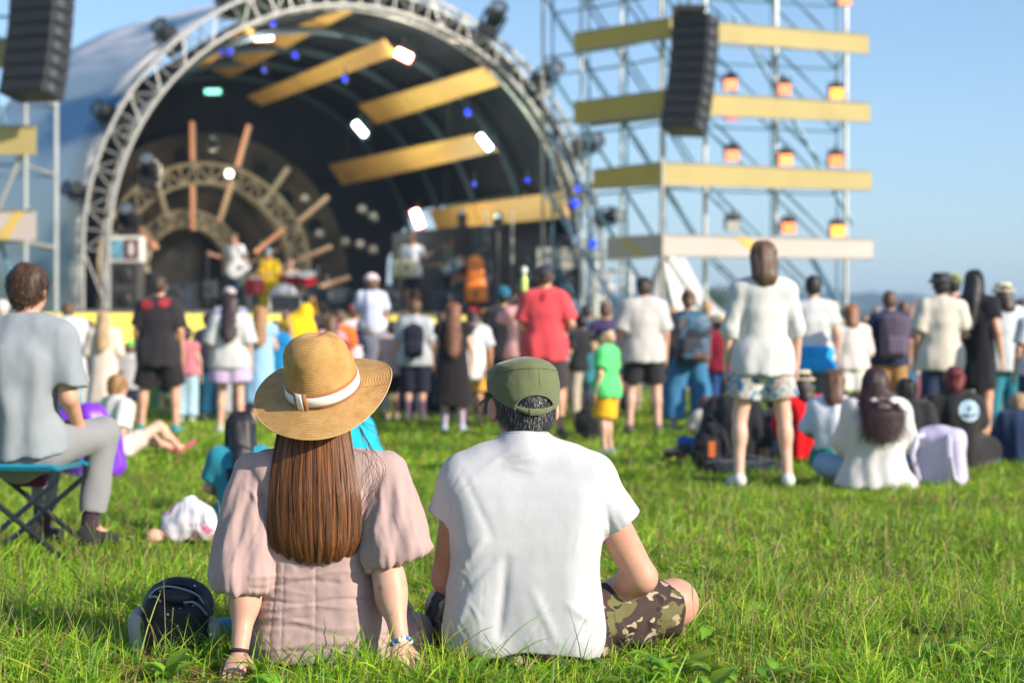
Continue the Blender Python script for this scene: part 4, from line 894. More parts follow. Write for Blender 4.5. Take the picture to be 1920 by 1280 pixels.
def ban(rowpx, label, m1, m2, stripes=None):
    (xl, yl0, yl1), (xc, yc0, yc1), (xr, yr0, yr1) = rowpx
    A = [P(xl, yl0, 33.1), P(xl, yl1, 33.1)]; B = [P(xc, yc0, 31.8), P(xc, yc1, 31.8)]; D_ = [P(xr, yr0, 33.3), P(xr, yr1, 33.3)]
    r = empty('tower_banner', tuple(B[1]), label, 'banner', 'fabric banners folded round the scaffold tower'); th = Vector((0, .03, 0))
    b = MB(); b.prism([A[0], B[0], B[1], A[1]], th); bld(b, 'left_face', m1, r)
    b = MB(); b.prism([B[0] + Vector((.002, 0, 0)), D_[0], D_[1], B[1] + Vector((.002, 0, 0))], th); bld(b, 'right_face', m2, r)
    for (p, q, k0, k1) in stripes or ():
        f = lambda u, v: (A[0].lerp(B[0], u).lerp(A[1].lerp(B[1], u), v) if p == 'L' else B[0].lerp(D_[0], u).lerp(B[1].lerp(D_[1], u), v)) - Vector((0, .008, 0))
        b = MB(); b.prism([f(k0, 0), f(k0 + q, 0), f(k1 + q, 1), f(k1, 1)], (0, .005, 0)); bld(b, 'gold_stripe', goldb2, r)
    b = MB(); b.tube([A[0], B[0], D_[0]], .02, 5); b.tube([A[1], B[1], D_[1]], .02, 5); bld(b, 'hem_pole', steel, r)
ban([(1076, 63, 98), (1256, 34, 72), (1629, 66, 102)], 'topmost gold banner of the right scaffold tower', goldb2, goldb)  # same cloth: left face's stronger gold makes up in colour for its shade
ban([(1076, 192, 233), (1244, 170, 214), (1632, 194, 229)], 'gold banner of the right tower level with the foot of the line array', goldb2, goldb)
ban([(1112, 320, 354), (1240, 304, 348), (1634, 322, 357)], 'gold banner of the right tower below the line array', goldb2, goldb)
ban([(1138, 446, 488), (1240, 440, 480), (1637, 449, 485)], 'pale greyish-pink banner with gold stripes low on the right tower', whiteb, whiteb, [('L', .14, .2, .6), ('R', .06, .33, .45)])
def blinder(px, py, d, c, e, label, sz=25):
    c0 = P(px, py, d); r = empty('tower_lamp', tuple(c0), label, 'lamp', 'lamps on the right scaffold tower'); s = sz * d / F
    b = MB(); b.box((0, .12, .02), (s * 1.1, .2, s * .95)); b.box((0, .1, s * .62), (s * .8, .16, s * .3)); b.build('housing', blackm, r, bevel=.02)
    b = MB(); b.box((0, 0, -.02), (s, .03, s * .8)); b.build('lens', glow('tower_glow', c, e), r, bevel=.012)
    b = MB(); b.tube([(0, .1, s * .6), (0, .1, s * 1.15)], .02, 5); b.tube([(-s * .58, .1, 0), (-s * .58, .1, s * .8), (s * .58, .1, s * .8), (s * .58, .1, 0)], .014, 5); b.build('yoke', blackm, r, True)
PK, OG, OY = (1, .30, .14), (1, .25, .07), (1, .36, .05)
for a in ((1370, 157, PK, .55, 'pinkish lamp of the upper lamp row, left one'), (1471, 166, PK, .45, 'pinkish lamp of the upper lamp row, middle one'), (1569, 174, OY, 1.2, 'bright yellow-orange lamp of the upper lamp row, right one'),
          (1373, 290, PK, .5, 'pale pink lamp of the middle lamp row, left one'), (1473, 298, OG, 1.3, 'bright orange lamp of the middle lamp row, middle one'), (1568, 300, OG, .7, 'orange-pink lamp of the middle lamp row, right one'),
          (1479, 426, OG, .8, 'orange-pink lamp above the pale banner, middle one'), (1571, 431, OY, 1.3, 'bright yellow-orange lamp above the pale banner, right one'), (1584, -2, PK, .5, 'pinkish lamp at the top edge on the right pole')):
    blinder(a[0], a[1], 33.1, a[2], a[3], a[4])
blinder(1374, 422, 33.1, (.45, .45, .38), .02, 'unlit grey lamp above the pale banner, left one')
blinder(1372, 214, 33.5, (.9, .15, .15), .5, 'red lamp peeping out below the second banner', 24)
# line arrays
def array(px0, py0, px1, py1, d, n, wpx, yaw, label, curve=.0, hang=1.0):
    top = P(px0, py0, d); bot = P(px1, py1, d); r = empty('line_array', tuple(top), label, 'line array speaker', 'hanging line arrays')
    Wd = wpx * d / F; dep = .55; pts = []
    for i in range(n + 1):
        t = i / n; p = top.lerp(bot, t) + Vector((0, -.35 * curve * t * t, 0)) - top; p.x = (bot - top).x * t ** 1.8; pts.append(p)
    for i in range(n):
        a, b_ = pts[i], pts[i + 1]; dv = (b_ - a); L = dv.length; ax = dv.normalized()
        yv = Vector((math.sin(yaw), math.cos(yaw), 0)); yv = (yv - ax * yv.dot(ax)).normalized(); xv = yv.cross(-ax); M = Matrix((xv, yv, -ax)).transposed()
        c = (a + b_) / 2
        m = MB(); m.box(c + M @ Vector((0, dep * .5, 0)), (Wd, dep, L * .975), M); o = m.build('cabinet', blackm, r, bevel=.015)
        m = MB(); m.box(c + M @ Vector((0, -.012, 0)), (Wd * .94, .02, L * .82), M); m.build('grille', darkg, o)
        for sd in (-1, 1): m = MB(); m.box(c + M @ Vector((sd * (Wd / 2 + .012), dep * .3, 0)), (.02, dep * .3, L * .5), M); m.build('rigging_plate', plain('rig', (.12, .13, .14), .4, .5), o)
    m = MB(); m.box(Vector((0, .2, .1)), (Wd * .8, .6, .1)); m.tube([(0, .25, .15), (0, .25, hang)], .03, 6); m.build('fly_bar', blackm, r)
    return r
array(1294, 26, 1268, 240, 31.0, 10, 74, .5, 'curved black line array hanging before the right scaffold tower', .6)
array(60, -60, 44, 176, 29.0, 9, 108, .45, 'curved black line array at the top left corner', .6, .7)
b = MB(); b.tube([P(1242, 250, 31.4), (P(1242, 0, 31.4).x, 31.4, 0)], .035, 8); r = empty('mast', (P(1242, 0, 31.4).x, 31.4, 0), 'thin dark mast running down below the right line array', 'mast'); bld(b, 'mast_pole', alud, r); 
b = MB(); b.box((P(1242, 0, 31.4).x, 31.4, .02), (.5, .5, .04)); bld(b, 'base_plate', alud, r)
# left tower, cut by the frame
lt = empty('scaffold_tower', (P(48, 0, 30).x, 30, 0), 'scaffold tower at the left edge below the hanging line array', 'scaffold tower')
def lp(pts, r_, m, nm): b = MB(); b.tube(pts, r_, 8); o = b.build(nm, m, lt, True); o.location = -lt.location
xL = P(48, 0, 30).x
for dx, y in ((0, 30), (-.0, 32), (-1.6, 30), (-1.6, 32)): lp([(xL + dx, y, 0), (xL + dx, y, 9)], .045, steel, 'upright')
for z in (1.4, 2.75, 4.1, 5.4, 6.7): lp([(xL, 30, z), (xL - 1.6, 30, z), (xL - 1.6, 32, z), (xL, 32, z), (xL, 30, z)], .028, steel, 'ledger')
lp([P(42, 285, 29.9), P(-5, 395, 29.9)], .05, steel, 'diagonal_brace'); lp([P(-30, 360, 30.1), P(22, 520, 30.1)], .04, bsteel, 'diagonal_brace'); lp([P(-10, 180, 31.9), P(46, 330, 31.9)], .04, bsteel, 'diagonal_brace')
for (x0, y0, x1, y1, mm, lb) in ((-160, 236, 67, 290, goldb, 'gold banner at the left edge, just under the left line array'), (-160, 393, 67, 450, whiteb, 'pale banner with a gold stripe at the left edge'), (-160, 74, 14, 128, goldb, 'gold banner half hidden by the left line array')):
    r = empty('tower_banner', tuple(P(x1, y1, 29.7)), lb, 'banner', 'fabric banners on the left scaffold tower'); b = MB(); b.prism([P(x0, y0, 29.7), P(x1, y0, 29.7), P(x1, y1, 29.7), P(x0, y1, 29.7)], (0, .03, 0)); bld(b, 'banner_cloth', mm, r)
    if mm is whiteb: b = MB(); b.prism([P(0, 436, 29.69), P(30, 394, 29.69), P(46, 394, 29.69), P(14, 449, 29.69), P(0, 449, 29.69)], (0, .005, 0)); bld(b, 'gold_stripe', goldb2, r)
    b = MB(); b.tube([P(x0, y0, 29.68), P(x1, y0, 29.68)], .02, 5); bld(b, 'hem_pole', steel, r)
# crowd barrier
bx0, bx1, by = P(60, 0, 24).x, P(1135, 0, 24).x, 24.2
nb = 9; wB = (bx1 - bx0) / nb
gmat = plain('green_printed_mesh', (.22, .42, .10), .7, 0, .45, 1.6); gm2 = plain('grey_mesh', (.36, .38, .34), .6, .2, .2, 6)
for k in range(nb):
    x0 = bx0 + k * wB; r = empty('crowd_barrier', (x0 + wB / 2, by, 0), 'grey steel crowd barrier panel with green print, ' + ('leftmost of the row', 'second from the left end', 'third from the left end', 'fourth from the left end', 'in the middle of the row', 'fourth from the right end', 'third from the right end', 'second from the right end', 'rightmost of the row')[k], 'barrier', 'crowd barriers before the stage')
    b = MB(); b.tube([(-wB / 2 + .03, 0, 0), (-wB / 2 + .03, 0, .95), (wB / 2 - .03, 0, .95), (wB / 2 - .03, 0, 0)], .022, 6)
    b.build('frame', steel, r); b = MB(); b.box((0, .02, .3), (wB * .94, .012, .5)); b.build('printed_mesh', gmat, r)
    b = MB()
    for j in range(14): b.tube([(-wB / 2 + .08 + j * (wB - .16) / 13, 0, .55), (-wB / 2 + .08 + j * (wB - .16) / 13, 0, .95)], .006, 4)
    b.build('bars', gm2, r); b = MB()
    for sd in (-1, 1): b.box((sd * wB * .4, 0, .02), (.05, .5, .03))
    b.build('foot', steel, r)
# white tent right of the stage
tcx = P(1245, 0, 41).x; r = empty('white_tent', (tcx + .5, 41, 0), 'white peaked fabric tent behind the scaffold tower', 'tent')
wt = plain('tent_fabric', (.66, .64, .60), .7, 0, .06, 1.5)
ridge = [P(1240, 480, 41), P(1275, 478, 42.5)]
def quadstrip(A, B, nm): 
    n_ = len(A); V = [tuple(p) for p in A] + [tuple(p) for p in B]; me = mesh_np(nm, V, np.array([(i, i + 1, n_ + i + 1, n_ + i) for i in range(n_ - 1)])); o = link(nm, me, wt, r); o.location = -r.location; md = o.modifiers.new('t', 'SOLIDIFY'); md.thickness = .02; return o
Tp, Tq = P(1238, 478, 40.4), P(1272, 476, 42)
A = [Tp.lerp(P(1205, 530, 40.2), k / 6) for k in range(7)]
def curve(a, b_, sag, n=10): return [a.lerp(b_, k / n) + Vector((0, 0, -sag * math.sin(math.pi * k / n))) for k in range(n + 1)]
e0 = curve(Tp, P(1186, 590, 40), .1); e1 = curve(Tp + Vector((.05, 0, 0)), P(1268, 600, 39.6), .05); e2 = curve(Tq, P(1322, 600, 40.5), .12); e3 = curve(Tq + Vector((.1, 0, 0)), P(1385, 596, 42.6), .35)
quadstrip(e0, e1, 'roof_gore'); quadstrip(e1, e2, 'roof_gore'); quadstrip(e2, e3, 'roof_gore')
for e in (e0, e1, e2, e3): b = MB(); b.tube([e[-1], (e[-1].x, e[-1].y, 0)], .04, 6); bld(b, 'tent_pole', steel, r); 
for e in (e1, e2): b = MB(); b.tube([p + Vector((0, -.02, .01)) for p in e], .03, 6); bld(b, 'rib', plain('tent_seam', (.35, .35, .33), .6), r)
# white metal stair / frame at the right foot of the stage
r = empty('access_stairs', (P(1160, 0, 37).x, 37, 0), 'white metal stair frame at the right foot of the stage', 'stairs'); b = MB()
wp = plain('white_paint', (.68, .66, .62), .4)
for pts in (((1142, 505), (1142, 700)), ((1142, 507), (1182, 507)), ((1182, 507), (1182, 700)), ((1142, 540), (1182, 540)), ((1118, 470), (1118, 700)), ((1118, 560), (1142, 560))): b.tube([P(x_, y_, 37.2) if y_ < 690 else Vector((P(x_, 0, 37.2).x, 37.2, 0)) for x_, y_ in pts], .05, 6)
bld(b, 'frame', wp, r)
for k in range(5): b = MB(); b.box((P(1162, 0, 37.4).x, 37.5 + .28 * k, .3 * (k + 1)), (.5, .28, .05)); bld(b, 'step', alud, r)
# far tree behind the tent, parked vans and backstage trees
tree(P(1352, 0, 120).x, 120, 4.9, 5.5, 'round dark green tree showing beyond the white tent', 4)
for k, (px, d, H) in enumerate(((1580, 300, 7.5), (1625, 320, 6.5), (1700, 330, 7), (1830, 310, 7.2), (1895, 300, 8.5), (1950, 290, 8))): tree(P(px, 0, d).x, d, H * .8, 9, 'hazy blue-green tree far off, ' + ('leftmost, beside the right tower', 'second from the left', 'behind the man with the purple-grey backpack', 'left of the woman in black dress', 'behind the cream straw hat', 'at the right edge of the photo')[k], 20 + k, 'trees on the far edge of the field')
def van(px, d, c, label):
    r = empty('parked_van', (P(px, 0, d).x, d, 0), label, 'van', 'vehicles parked far across the field'); b = MB()
    b.prism([(-2.4, 0, .5), (2.4, 0, .5), (2.4, 0, 1.2), (1.6, 0, 1.35), (1.0, 0, 2.1), (-2.3, 0, 2.15), (-2.4, 0, 1.9)], (0, 1.9, 0)); b.build('body', plain('van_paint', c, .3), r, bevel=.08)
    b = MB(); b.prism([(1.0, -.01, 1.4), (1.5, -.01, 1.4), (1.0, -.01, 1.95), (.2, -.01, 1.95), (.2, -.01, 1.4)], (0, .02, 0)); b.build('window', plain('van_glass', (.03, .04, .05), .1), r)
    for x_ in (-1.5, 1.5): b = MB(); b.lathe([(.001, -.1), (.36, -.1), (.36, .1), (.001, .1)], (x_, .05, .36), 16, Matrix.Rotation(R(90), 3, 'X')); b.build('wheel', blackm, r, True)
van(1612, 150, (.7, .7, .7), 'white van parked far off between the woman in white and the man with the backpack'); van(1345, 140, (.6, .6, .6), 'pale van parked beyond the white tent'); van(1560, 160, (.5, .5, .5), 'grey van parked far off behind the man with the blue jacket at his waist')
van(1668, 170, (.1, .12, .15), 'dark van parked far off behind the man with the backpack')
# ---------------- the crowd ----------------
GS, GT = 'people standing in the crowd', 'people sitting on the grass'
WHT, CREAM, NAVY, BLK, GREY = (.62, .61, .60), (.68, .62, .54), (.022, .03, .075), (.018, .016, .018), (.34, .35, .37)
JEAN, LJEAN = (.035, .14, .27), (.26, .42, .56)
BRN, DBR, BHR, BLO = (.10, .05, .025), (.045, .025, .016), (.012, .01, .01), (.36, .24, .13)
def floral():
    m, nt, b = newmat('floral_print'); b.inputs['Roughness'].default_value = .85
    n = noise(nt, 13, 2); r = ramp(nt, n.outputs[0], [(.36, (.04, .09, .22)), (.44, (.20, .30, .38)), (.52, (.50, .55, .50)), (.585, (.44, .12, .10)), (.62, (.42, .50, .45)), (.70, (.05, .12, .16))]); nt.links.new(r.outputs[0], b.inputs['Base Color'])
    n2 = noise(nt, 5, 3); bump(nt, b, n2.outputs[0], .6, .03); return m
def st(cx, topy, pxm, label, yaw=0, arms=('down', 'down'), stance=.1, lean=0, gap=.02, **k):
    hatted = k.get('hat') is not None
    H = CAMH + (640 - topy) / pxm - gap - (.03 if hatted else 0)
    k.setdefault('group', GS)
    return person(label, (cx - 960) / pxm, F / pxm, H, R(yaw), pose_stand(arms[0], arms[1], stance, lean), h=.017 if pxm < 200 else .013, **k)
def sit(cx, topy, pxm, label, yaw=0, legs='cross', arms=('lap', 'lap'), slouch=.03, **k):
    zt = CAMH + (640 - topy) / pxm - .02; k.setdefault('group', GT)
    J = pose_sit(legs, arms[0], arms[1], slouch); H = zt / .93 * .93
    return person(label, (cx - 960) / pxm, F / pxm, H, R(yaw), J, h=.013, **k)
def bag_on(ret, label, c, size=(.3, .16, .42), zf=1.02, back=-.27, straps=None, logo=None):
    root, J, q, s = ret; v = Matrix.Rotation(root.rotation_euler[2], 3, 'Z') @ Vector((0, back * s - .02, 0))
    return backpack(label, (root.location.x + v.x, root.location.y + v.y, zf * s), tuple(x * s for x in size), c, root.rotation_euler[2], straps, h=.016)

st(1430, 448, 273, 'woman with brown bob in long white shirt and floral shorts, feet apart', 3, ('down', 'down'), .155,
   top=dict(c=(.55, .545, .54), sleeve=1.25, hem=.80, flare=.03, pad=.026, spad=.014), bot=dict(c=WHT, len=.68, flare=.03, pad=.03, mat=floral()), hair=((.085, .045, .026), 'bob'), shoes=(.6, .6, .58), skin=3, w=.9, sock=None)
st(298, 513, 172, 'man in black t-shirt with a red print on the back and black shorts', 0, ('down', 'down'), .17, top=dict(c=(.025, .022, .026), sleeve=.85, hem=.74, pad=.035, flare=.03), bot=dict(c=(.016, .014, .015), len=.95, pad=.03, flare=.03), hair=(DBR, 'short'), shoes=(.02, .25, .28), skin=0, w=1.1)
for dx_ in (-.1, .12):
    pass
st(1022, 488, 180, 'man in coral red t-shirt, dark cap and grey shorts seen from behind', -6, ('down', 'bent'), .14, .0, top=dict(c=(.72, .07, .085), sleeve=.85, hem=.78, pad=.03), bot=dict(c=(.05, .04, .042), len=1.0, pad=.03), hair=(DBR, 'short'), hat=('visorback', (.03, .035, .05)), shoes=(.1, .1, .1), skin=0, w=1.12)
st(1207, 512, 172, 'man in loose white shirt, black cap and black shorts', 0, ('down', 'down'), .14, top=dict(c=(.54, .515, .49), sleeve=.95, hem=.80, pad=.045, flare=.03), bot=dict(c=(.025, .025, .028), len=.85, pad=.03, flare=.02), hair=(DBR, 'short'), hat=('cap', (.015, .015, .02)), shoes=(.12, .1, .1), skin=3, w=1.12)
r_ = st(1290, 541, 165, 'woman with a brown ponytail in dark sleeveless top and wide blue jeans', 6, ('down', 'down'), .16, top=dict(c=(.045, .04, .07), sleeve=0, hem=.9, pad=.014), bot=dict(c=(.04, .17, .34), len=1.9, pad=.03, flare=.06, name='jeans'), hair=(BRN, 'bun'), shoes=(.3, .3, .3), skin=1)
def paintedbag():
    m, nt, b = newmat('painted_canvas'); n = noise(nt, 4.5, 3); r = ramp(nt, n.outputs[0], [(.36, (.02, .022, .03)), (.46, (.03, .035, .05)), (.52, (.05, .16, .26)), (.58, (.03, .04, .06)), (.66, (.26, .13, .09)), (.75, (.04, .04, .05))]); nt.links.new(r.outputs[0], b.inputs['Base Color']); return m
bp = bag_on(r_, 'big dark painted bag hanging on the back of the woman in wide jeans', (.03, .03, .04), (.46, .2, .62), .84, -.24)
for c_ in bp.children:
    if c_.name.startswith(('main', 'front')): c_.data.materials[0] = paintedbag()
r_ = st(1525, 513, 190, 'man in pale grey t-shirt and grey trousers with a jacket round his waist', -4, ('down', 'down'), .11, top=dict(c=(.60, .59, .61), sleeve=.6, hem=.86, pad=.02), bot=dict(c=(.16, .14, .15), len=1.9, pad=.02), hair=(BHR, 'short'), shoes=(.1, .1, .1), skin=1, w=1.02)
def waistjacket(ret, c):
    root, J, q, s = ret; r = empty('tied_jacket', tuple(root.location + Vector((0, 0, .85 * s))), 'bright blue jacket tied round the waist of the man in pale grey t-shirt', 'jacket', None, root.rotation_euler[2])
    a = S(); a.cap((0, -.0, -.12 * s), (0, 0, .17 * s), .245 * s, .215 * s, k=.02, sy=1.25, cut=0, cuta=0); a.disp(lambda X, Y, Z: .006 * np.sin(Z * 45 + 3 * X) + .01 * fbm(X * 9, Y * 9, Z * 9)); sobj('wrapped_body', a, .014, cloth((.015, .30, .72), .03), r)
    m = MB(); 
    for sd in (-1, 1): m.tube([(sd * .02, .17 * s, .1 * s), (sd * .05, .2 * s, -.05 * s), (sd * .08, .19 * s, -.2 * s)], [.03, .035, .028], 7)
    m.build('knotted_sleeve', cloth((.015, .30, .72), .03), r, True)
waistjacket(r_, None)
st(1595, 570, 175, 'short woman in cream blouse and bright white shorts with auburn hair', 4, ('front', 'front'), .1, top=dict(c=(.68, .62, .58), sleeve=1.2, hem=.88, pad=.035), bot=dict(c=(.78, .76, .7), len=.75, pad=.04, flare=.04), hair=((.20, .08, .03), 'bob'), shoes=(.4, .35, .3), skin=1)
r_ = st(1668, 543, 172, 'man in navy t-shirt and tan trousers wearing a backpack', 0, ('hip', 'down'), .12, top=dict(c=(.02, .028, .085), sleeve=.9, hem=.84, pad=.03), bot=dict(c=(.36, .20, .08), len=1.9, pad=.03), hair=((.09, .05, .03), 'short'), shoes=(.2, .15, .1), skin=2, w=1.05)
bag_on(r_, 'purple-grey backpack on the man in navy t-shirt', (.10, .075, .115), (.34, .18, .52), .93)
st(1694, 563, 150, 'brown-haired person showing just behind the man with the purple-grey backpack', 10, top=dict(c=(.3, .25, .22)), bot=dict(c=JEAN), hair=(BRN, 'short'), shoes=(.1, .1, .1))
st(1712, 600, 148, 'person in white top and pink trousers between the backpack man and the bucket hat', -12, ('front', 'down'), top=dict(c=(.6, .57, .59), sleeve=.9, hem=.8, pad=.03), bot=dict(c=(.55, .20, .26), len=1.95), hair=(DBR, 'bob'), shoes=(.5, .5, .5))
st(1765, 503, 200, 'man in cream t-shirt and dark grey bucket hat', -4, ('down', 'front'), .1, top=dict(c=(.60, .54, .46), sleeve=.85, hem=.78, pad=.03), bot=dict(c=(.025, .04, .085), len=1.9, pad=.025, name='trousers'), hair=(BHR, 'short'), hat=('bucket', (.035, .04, .045)), shoes=(.1, .1, .1), skin=2, w=1.05)
st(1787, 506, 170, 'person in a yellow-green bucket hat behind the man in cream t-shirt', 6, ('down', 'down'), top=dict(c=(.45, .10, .12), sleeve=.9), bot=dict(c=BLK), hair=(BHR, 'short'), hat=('bucket', (.25, .28, .05)), shoes=(.1, .1, .1))
st(1738, 575, 142, 'dark-haired person waving one hand beside the man in the bucket hat', 0, ('up', 'down'), top=dict(c=(.05, .12, .2), sleeve=.8), bot=dict(c=NAVY), hair=(BHR, 'short'), shoes=(.1, .1, .1), skin=2)
r_ = st(1828, 503, 194, 'woman with long straight black hair in a short black dress', -38, ('down', 'down'), .11, top=dict(c=(.010, .010, .013), sleeve=.55, hem=.56, pad=.03, flare=.02), hair=(BHR, 'long'), shoes=(.6, .55, .55), skin=0, w=1.1)
r_ = st(1882, 523, 192, 'woman in cream straw hat, pale shirt and teal jeans', 10, ('front', 'front'), .1, top=dict(c=(.56, .60, .66), sleeve=1.5, hem=.80, pad=.04, flare=.02), bot=dict(c=(.02, .18, .26), len=1.9, name='jeans'), hair=(DBR, 'bob'), hat=('bucket', (.72, .64, .46)), shoes=(.3, .3, .3), skin=1)
st(1948, 545, 205, 'person in dark blue clothes cut by the right edge', 5, ('down', 'down'), top=dict(c=(.5, .5, .52), sleeve=.8), bot=dict(c=(.02, .035, .09), len=1.9, pad=.04), hair=(BHR, 'short'), shoes=(.1, .1, .1))
st(1905, 590, 150, 'small distant person in a pale top near the right edge', 5, top=dict(c=(.6, .58, .5)), bot=dict(c=GREY), hair=(DBR, 'short'), shoes=(.1, .1, .1))
st(432, 530 + 22, 172, 'woman with long dark hair in a loose white t-shirt and lilac shorts', 0, ('down', 'down'), .11, top=dict(c=(.55, .535, .53), sleeve=1.0, hem=.83, pad=.05, flare=.02), bot=dict(c=(.50, .38, .56), len=.62, pad=.05, flare=.05), hair=((.03, .018, .02), 'long'), shoes=(.5, .5, .5), skin=1)
st(430, 533, 140, 'person in a lilac and cream cap just beyond the woman in lilac shorts', 0, top=dict(c=(.3, .3, .4)), bot=dict(c=(.02, .09, .15)), hair=(DBR, 'short'), hat=('cap', (.48, .40, .42)), shoes=(.1, .1, .1))
r_ = st(195, 583, 158, 'long-haired blonde girl in a cream dress', 2, ('down', 'front'), .08, top=dict(c=(.66, .56, .48), sleeve=1.3, hem=.35, pad=.035, flare=.06), hair=(BLO, 'long'), shoes=(.3, .2, .15), skin=3)
st(128, 566, 150, 'person in loose white clothes standing at the left behind the man on the stool', 0, ('front', 'down'), .1, top=dict(c=(.6, .6, .62), sleeve=1.5, hem=.55, pad=.06, flare=.08), bot=dict(c=(.25, .4, .55), len=1.8), hair=(BRN, 'short'), shoes=(.2, .2, .2))
st(244, 637, 155, 'child in bright green cap and grey t-shirt', 5, ('down', 'front'), .07, top=dict(c=(.46, .45, .47), sleeve=.9, hem=.76, pad=.03), bot=dict(c=(.02, .025, .06), len=1., pad=.02), hair=(BRN, 'short'), hat=('cap', (.05, .52, .09)), shoes=(.1, .1, .1), skin=2)
st(350, 612, 152, 'person in pink sleeveless top and light blue jeans beside the man in black', 0, ('down', 'down'), .08, top=dict(c=(.52, .17, .20), sleeve=0, hem=.88), bot=dict(c=(.36, .52, .62), len=1.92, pad=.03, name='jeans'), hair=(BHR, 'short'), shoes=(.5, .5, .5), skin=1)
st(392, 585, 150, 'person in navy top and dark blue jeans beyond the woman in lilac shorts', 0, ('down', 'down'), .05, top=dict(c=(.03, .03, .06)), bot=dict(c=(.01, .08, .15), len=1.92, name='jeans'), hair=(BHR, 'short'), shoes=(.02, .05, .08))
st(488, 573, 152, 'girl with auburn hair in a pale blue dress', 4, ('front', 'front'), .08, top=dict(c=(.30, .52, .72), sleeve=.3, hem=.3, pad=.03, flare=.07), hair=((.28, .14, .06), 'long'), shoes=(.4, .3, .3), skin=1)
st(517, 600, 148, 'dark-haired child with a bright blue towel round the shoulders', -14, ('front', 'up'), .07, top=dict(c=(.01, .22, .50), sleeve=.5, hem=.72, pad=.06), bot=dict(c=(.1, .15, .3), len=1), hair=(DBR, 'short'), shoes=(.1, .1, .1), skin=2)
r_ = st(578, 543, 142, 'person in a dark top and black cap with a big yellow bag', 20, ('bent', 'down'), .08, top=dict(c=(.04, .035, .035), sleeve=.8), bot=dict(c=BLK), hair=(BHR, 'short'), hat=('cap', (.02, .02, .02)), shoes=(.1, .1, .1), skin=0)
bb = empty('shoulder_bag', (P(555, 640, 21.8).x, 21.8, .95), 'big round bright yellow bag beside the person in black cap', 'bag'); S_ = S(); S_.ell((0, 0, .12), (.26, .14, .30), k=.05, M=Matrix.Rotation(.35, 3, 'Y')); S_.ell((.12, .0, .42), (.1, .08, .12), k=.06); S_.disp(lambda X, Y, Z: .02 * fbm(X * 9, Y * 9, Z * 9)); sobj('bag_body', S_, .018, cloth((.90, .55, .01), .03), bb)
m_ = MB(); m_.tube([(.12, .0, .45), (.22, .06, .62), (.25, .15, .4)], .015, 6); m_.build('strap', cloth((.6, .3, .01)), bb, True)
st(604, 566, 140, 'person in a purple t-shirt right behind the straw hat', 0, ('front', 'front'), top=dict(c=(.14, .06, .42), sleeve=.9, pad=.03), bot=dict(c=BLK), hair=(BRN, 'short'), shoes=(.1, .1, .1))
st(637, 580, 138, 'person in an orange and pink t-shirt next to the one in purple', 0, ('front', 'front'), top=dict(c=(.85, .17, .03), sleeve=.9, pad=.03), bot=dict(c=GREY), hair=(BRN, 'short'), shoes=(.1, .1, .1))
st(664, 566, 136, 'person in red cap and pale t-shirt', 0, ('front', 'front'), top=dict(c=(.72, .62, .68), sleeve=.9, pad=.03), bot=dict(c=GREY), hair=(BRN, 'short'), hat=('cap', (.72, .01, .02)), shoes=(.1, .1, .1))
r_ = st(702, 592, 143, 'adult in grey t-shirt and navy shorts carrying a child on the shoulders', 0, ('up', 'up'), .09, top=dict(c=(.22, .22, .28), sleeve=.9, hem=.8, pad=.03), bot=dict(c=(.02, .06, .18), len=1.1, pad=.03), hair=(BHR, 'short'), shoes=(.1, .1, .1), skin=0)
J = pose_sit('knees'); J['knL'] = (-.16, .3, .1); J['knR'] = (.16, .3, .1); J['anL'] = (-.14, .28, -.28); J['anR'] = (.14, .28, -.28); J['toL'] = (-.14, .42, -.3); J['toR'] = (.14, .42, -.3)
person('small child in pale blue top and pale pink cap riding on adult shoulders', (697 - 960) / 143., F / 143. - .06, .72, 0, J, z=1.13, h=.016, group=GS, top=dict(c=(.52, .55, .70), sleeve=.9, pad=.03), bot=dict(c=(.72, .70, .68), len=1.9, pad=.04), hair=(BRN, 'short'), hat=('cap', (.72, .55, .58)), shoes=(.3, .3, .3), hf=1.4)
st(736, 602, 147, 'child in a white and red striped vest and black shorts', 0, ('down', 'front'), .07, top=dict(c=(.62, .42, .40), sleeve=0, pad=.03, hem=.8), bot=dict(c=BLK, len=1), hair=(BHR, 'short'), shoes=(.4, .3, .3), skin=1)
r_ = st(778, 559, 150, 'person in light grey t-shirt and dark shorts wearing a black backpack', 0, ('down', 'down'), .09, top=dict(c=(.40, .42, .45), sleeve=.95, hem=.8, pad=.03), bot=dict(c=(.012, .015, .03), len=1.15, pad=.04), hair=(BRN, 'short'), shoes=(.1, .1, .1), skin=1, sock=(.12, .07, .12), w=1.1)
bag_on(r_, 'black backpack on the person in light grey t-shirt', (.012, .016, .03), (.28, .16, .46), .92)
r_ = st(850, 566, 168, 'girl with very long auburn hair in a black dress and white striped stockings', 0, ('down', 'down'), .1, top=dict(c=(.016, .013, .014), sleeve=.3, hem=.36, pad=.03, flare=.09), hair=((.15, .06, .03), 'xlong'), shoes=(.4, .45, .6), skin=1, sock=(.42, .36, .44))
r_ = st(888, 570, 160, 'girl in red cap, grey-white t-shirt and mustard skirt', 0, ('down', 'down'), .07, top=dict(c=(.58, .58, .62), sleeve=.8, hem=.8, pad=.025), bot=dict(c=(.55, .28, .04), len=1, skirt=.52, pad=.03, flare=.03), hair=((.04, .02, .02), 'bob'), hat=('cap', (.65, .01, .03)), shoes=(.3, .2, .2), skin=0)
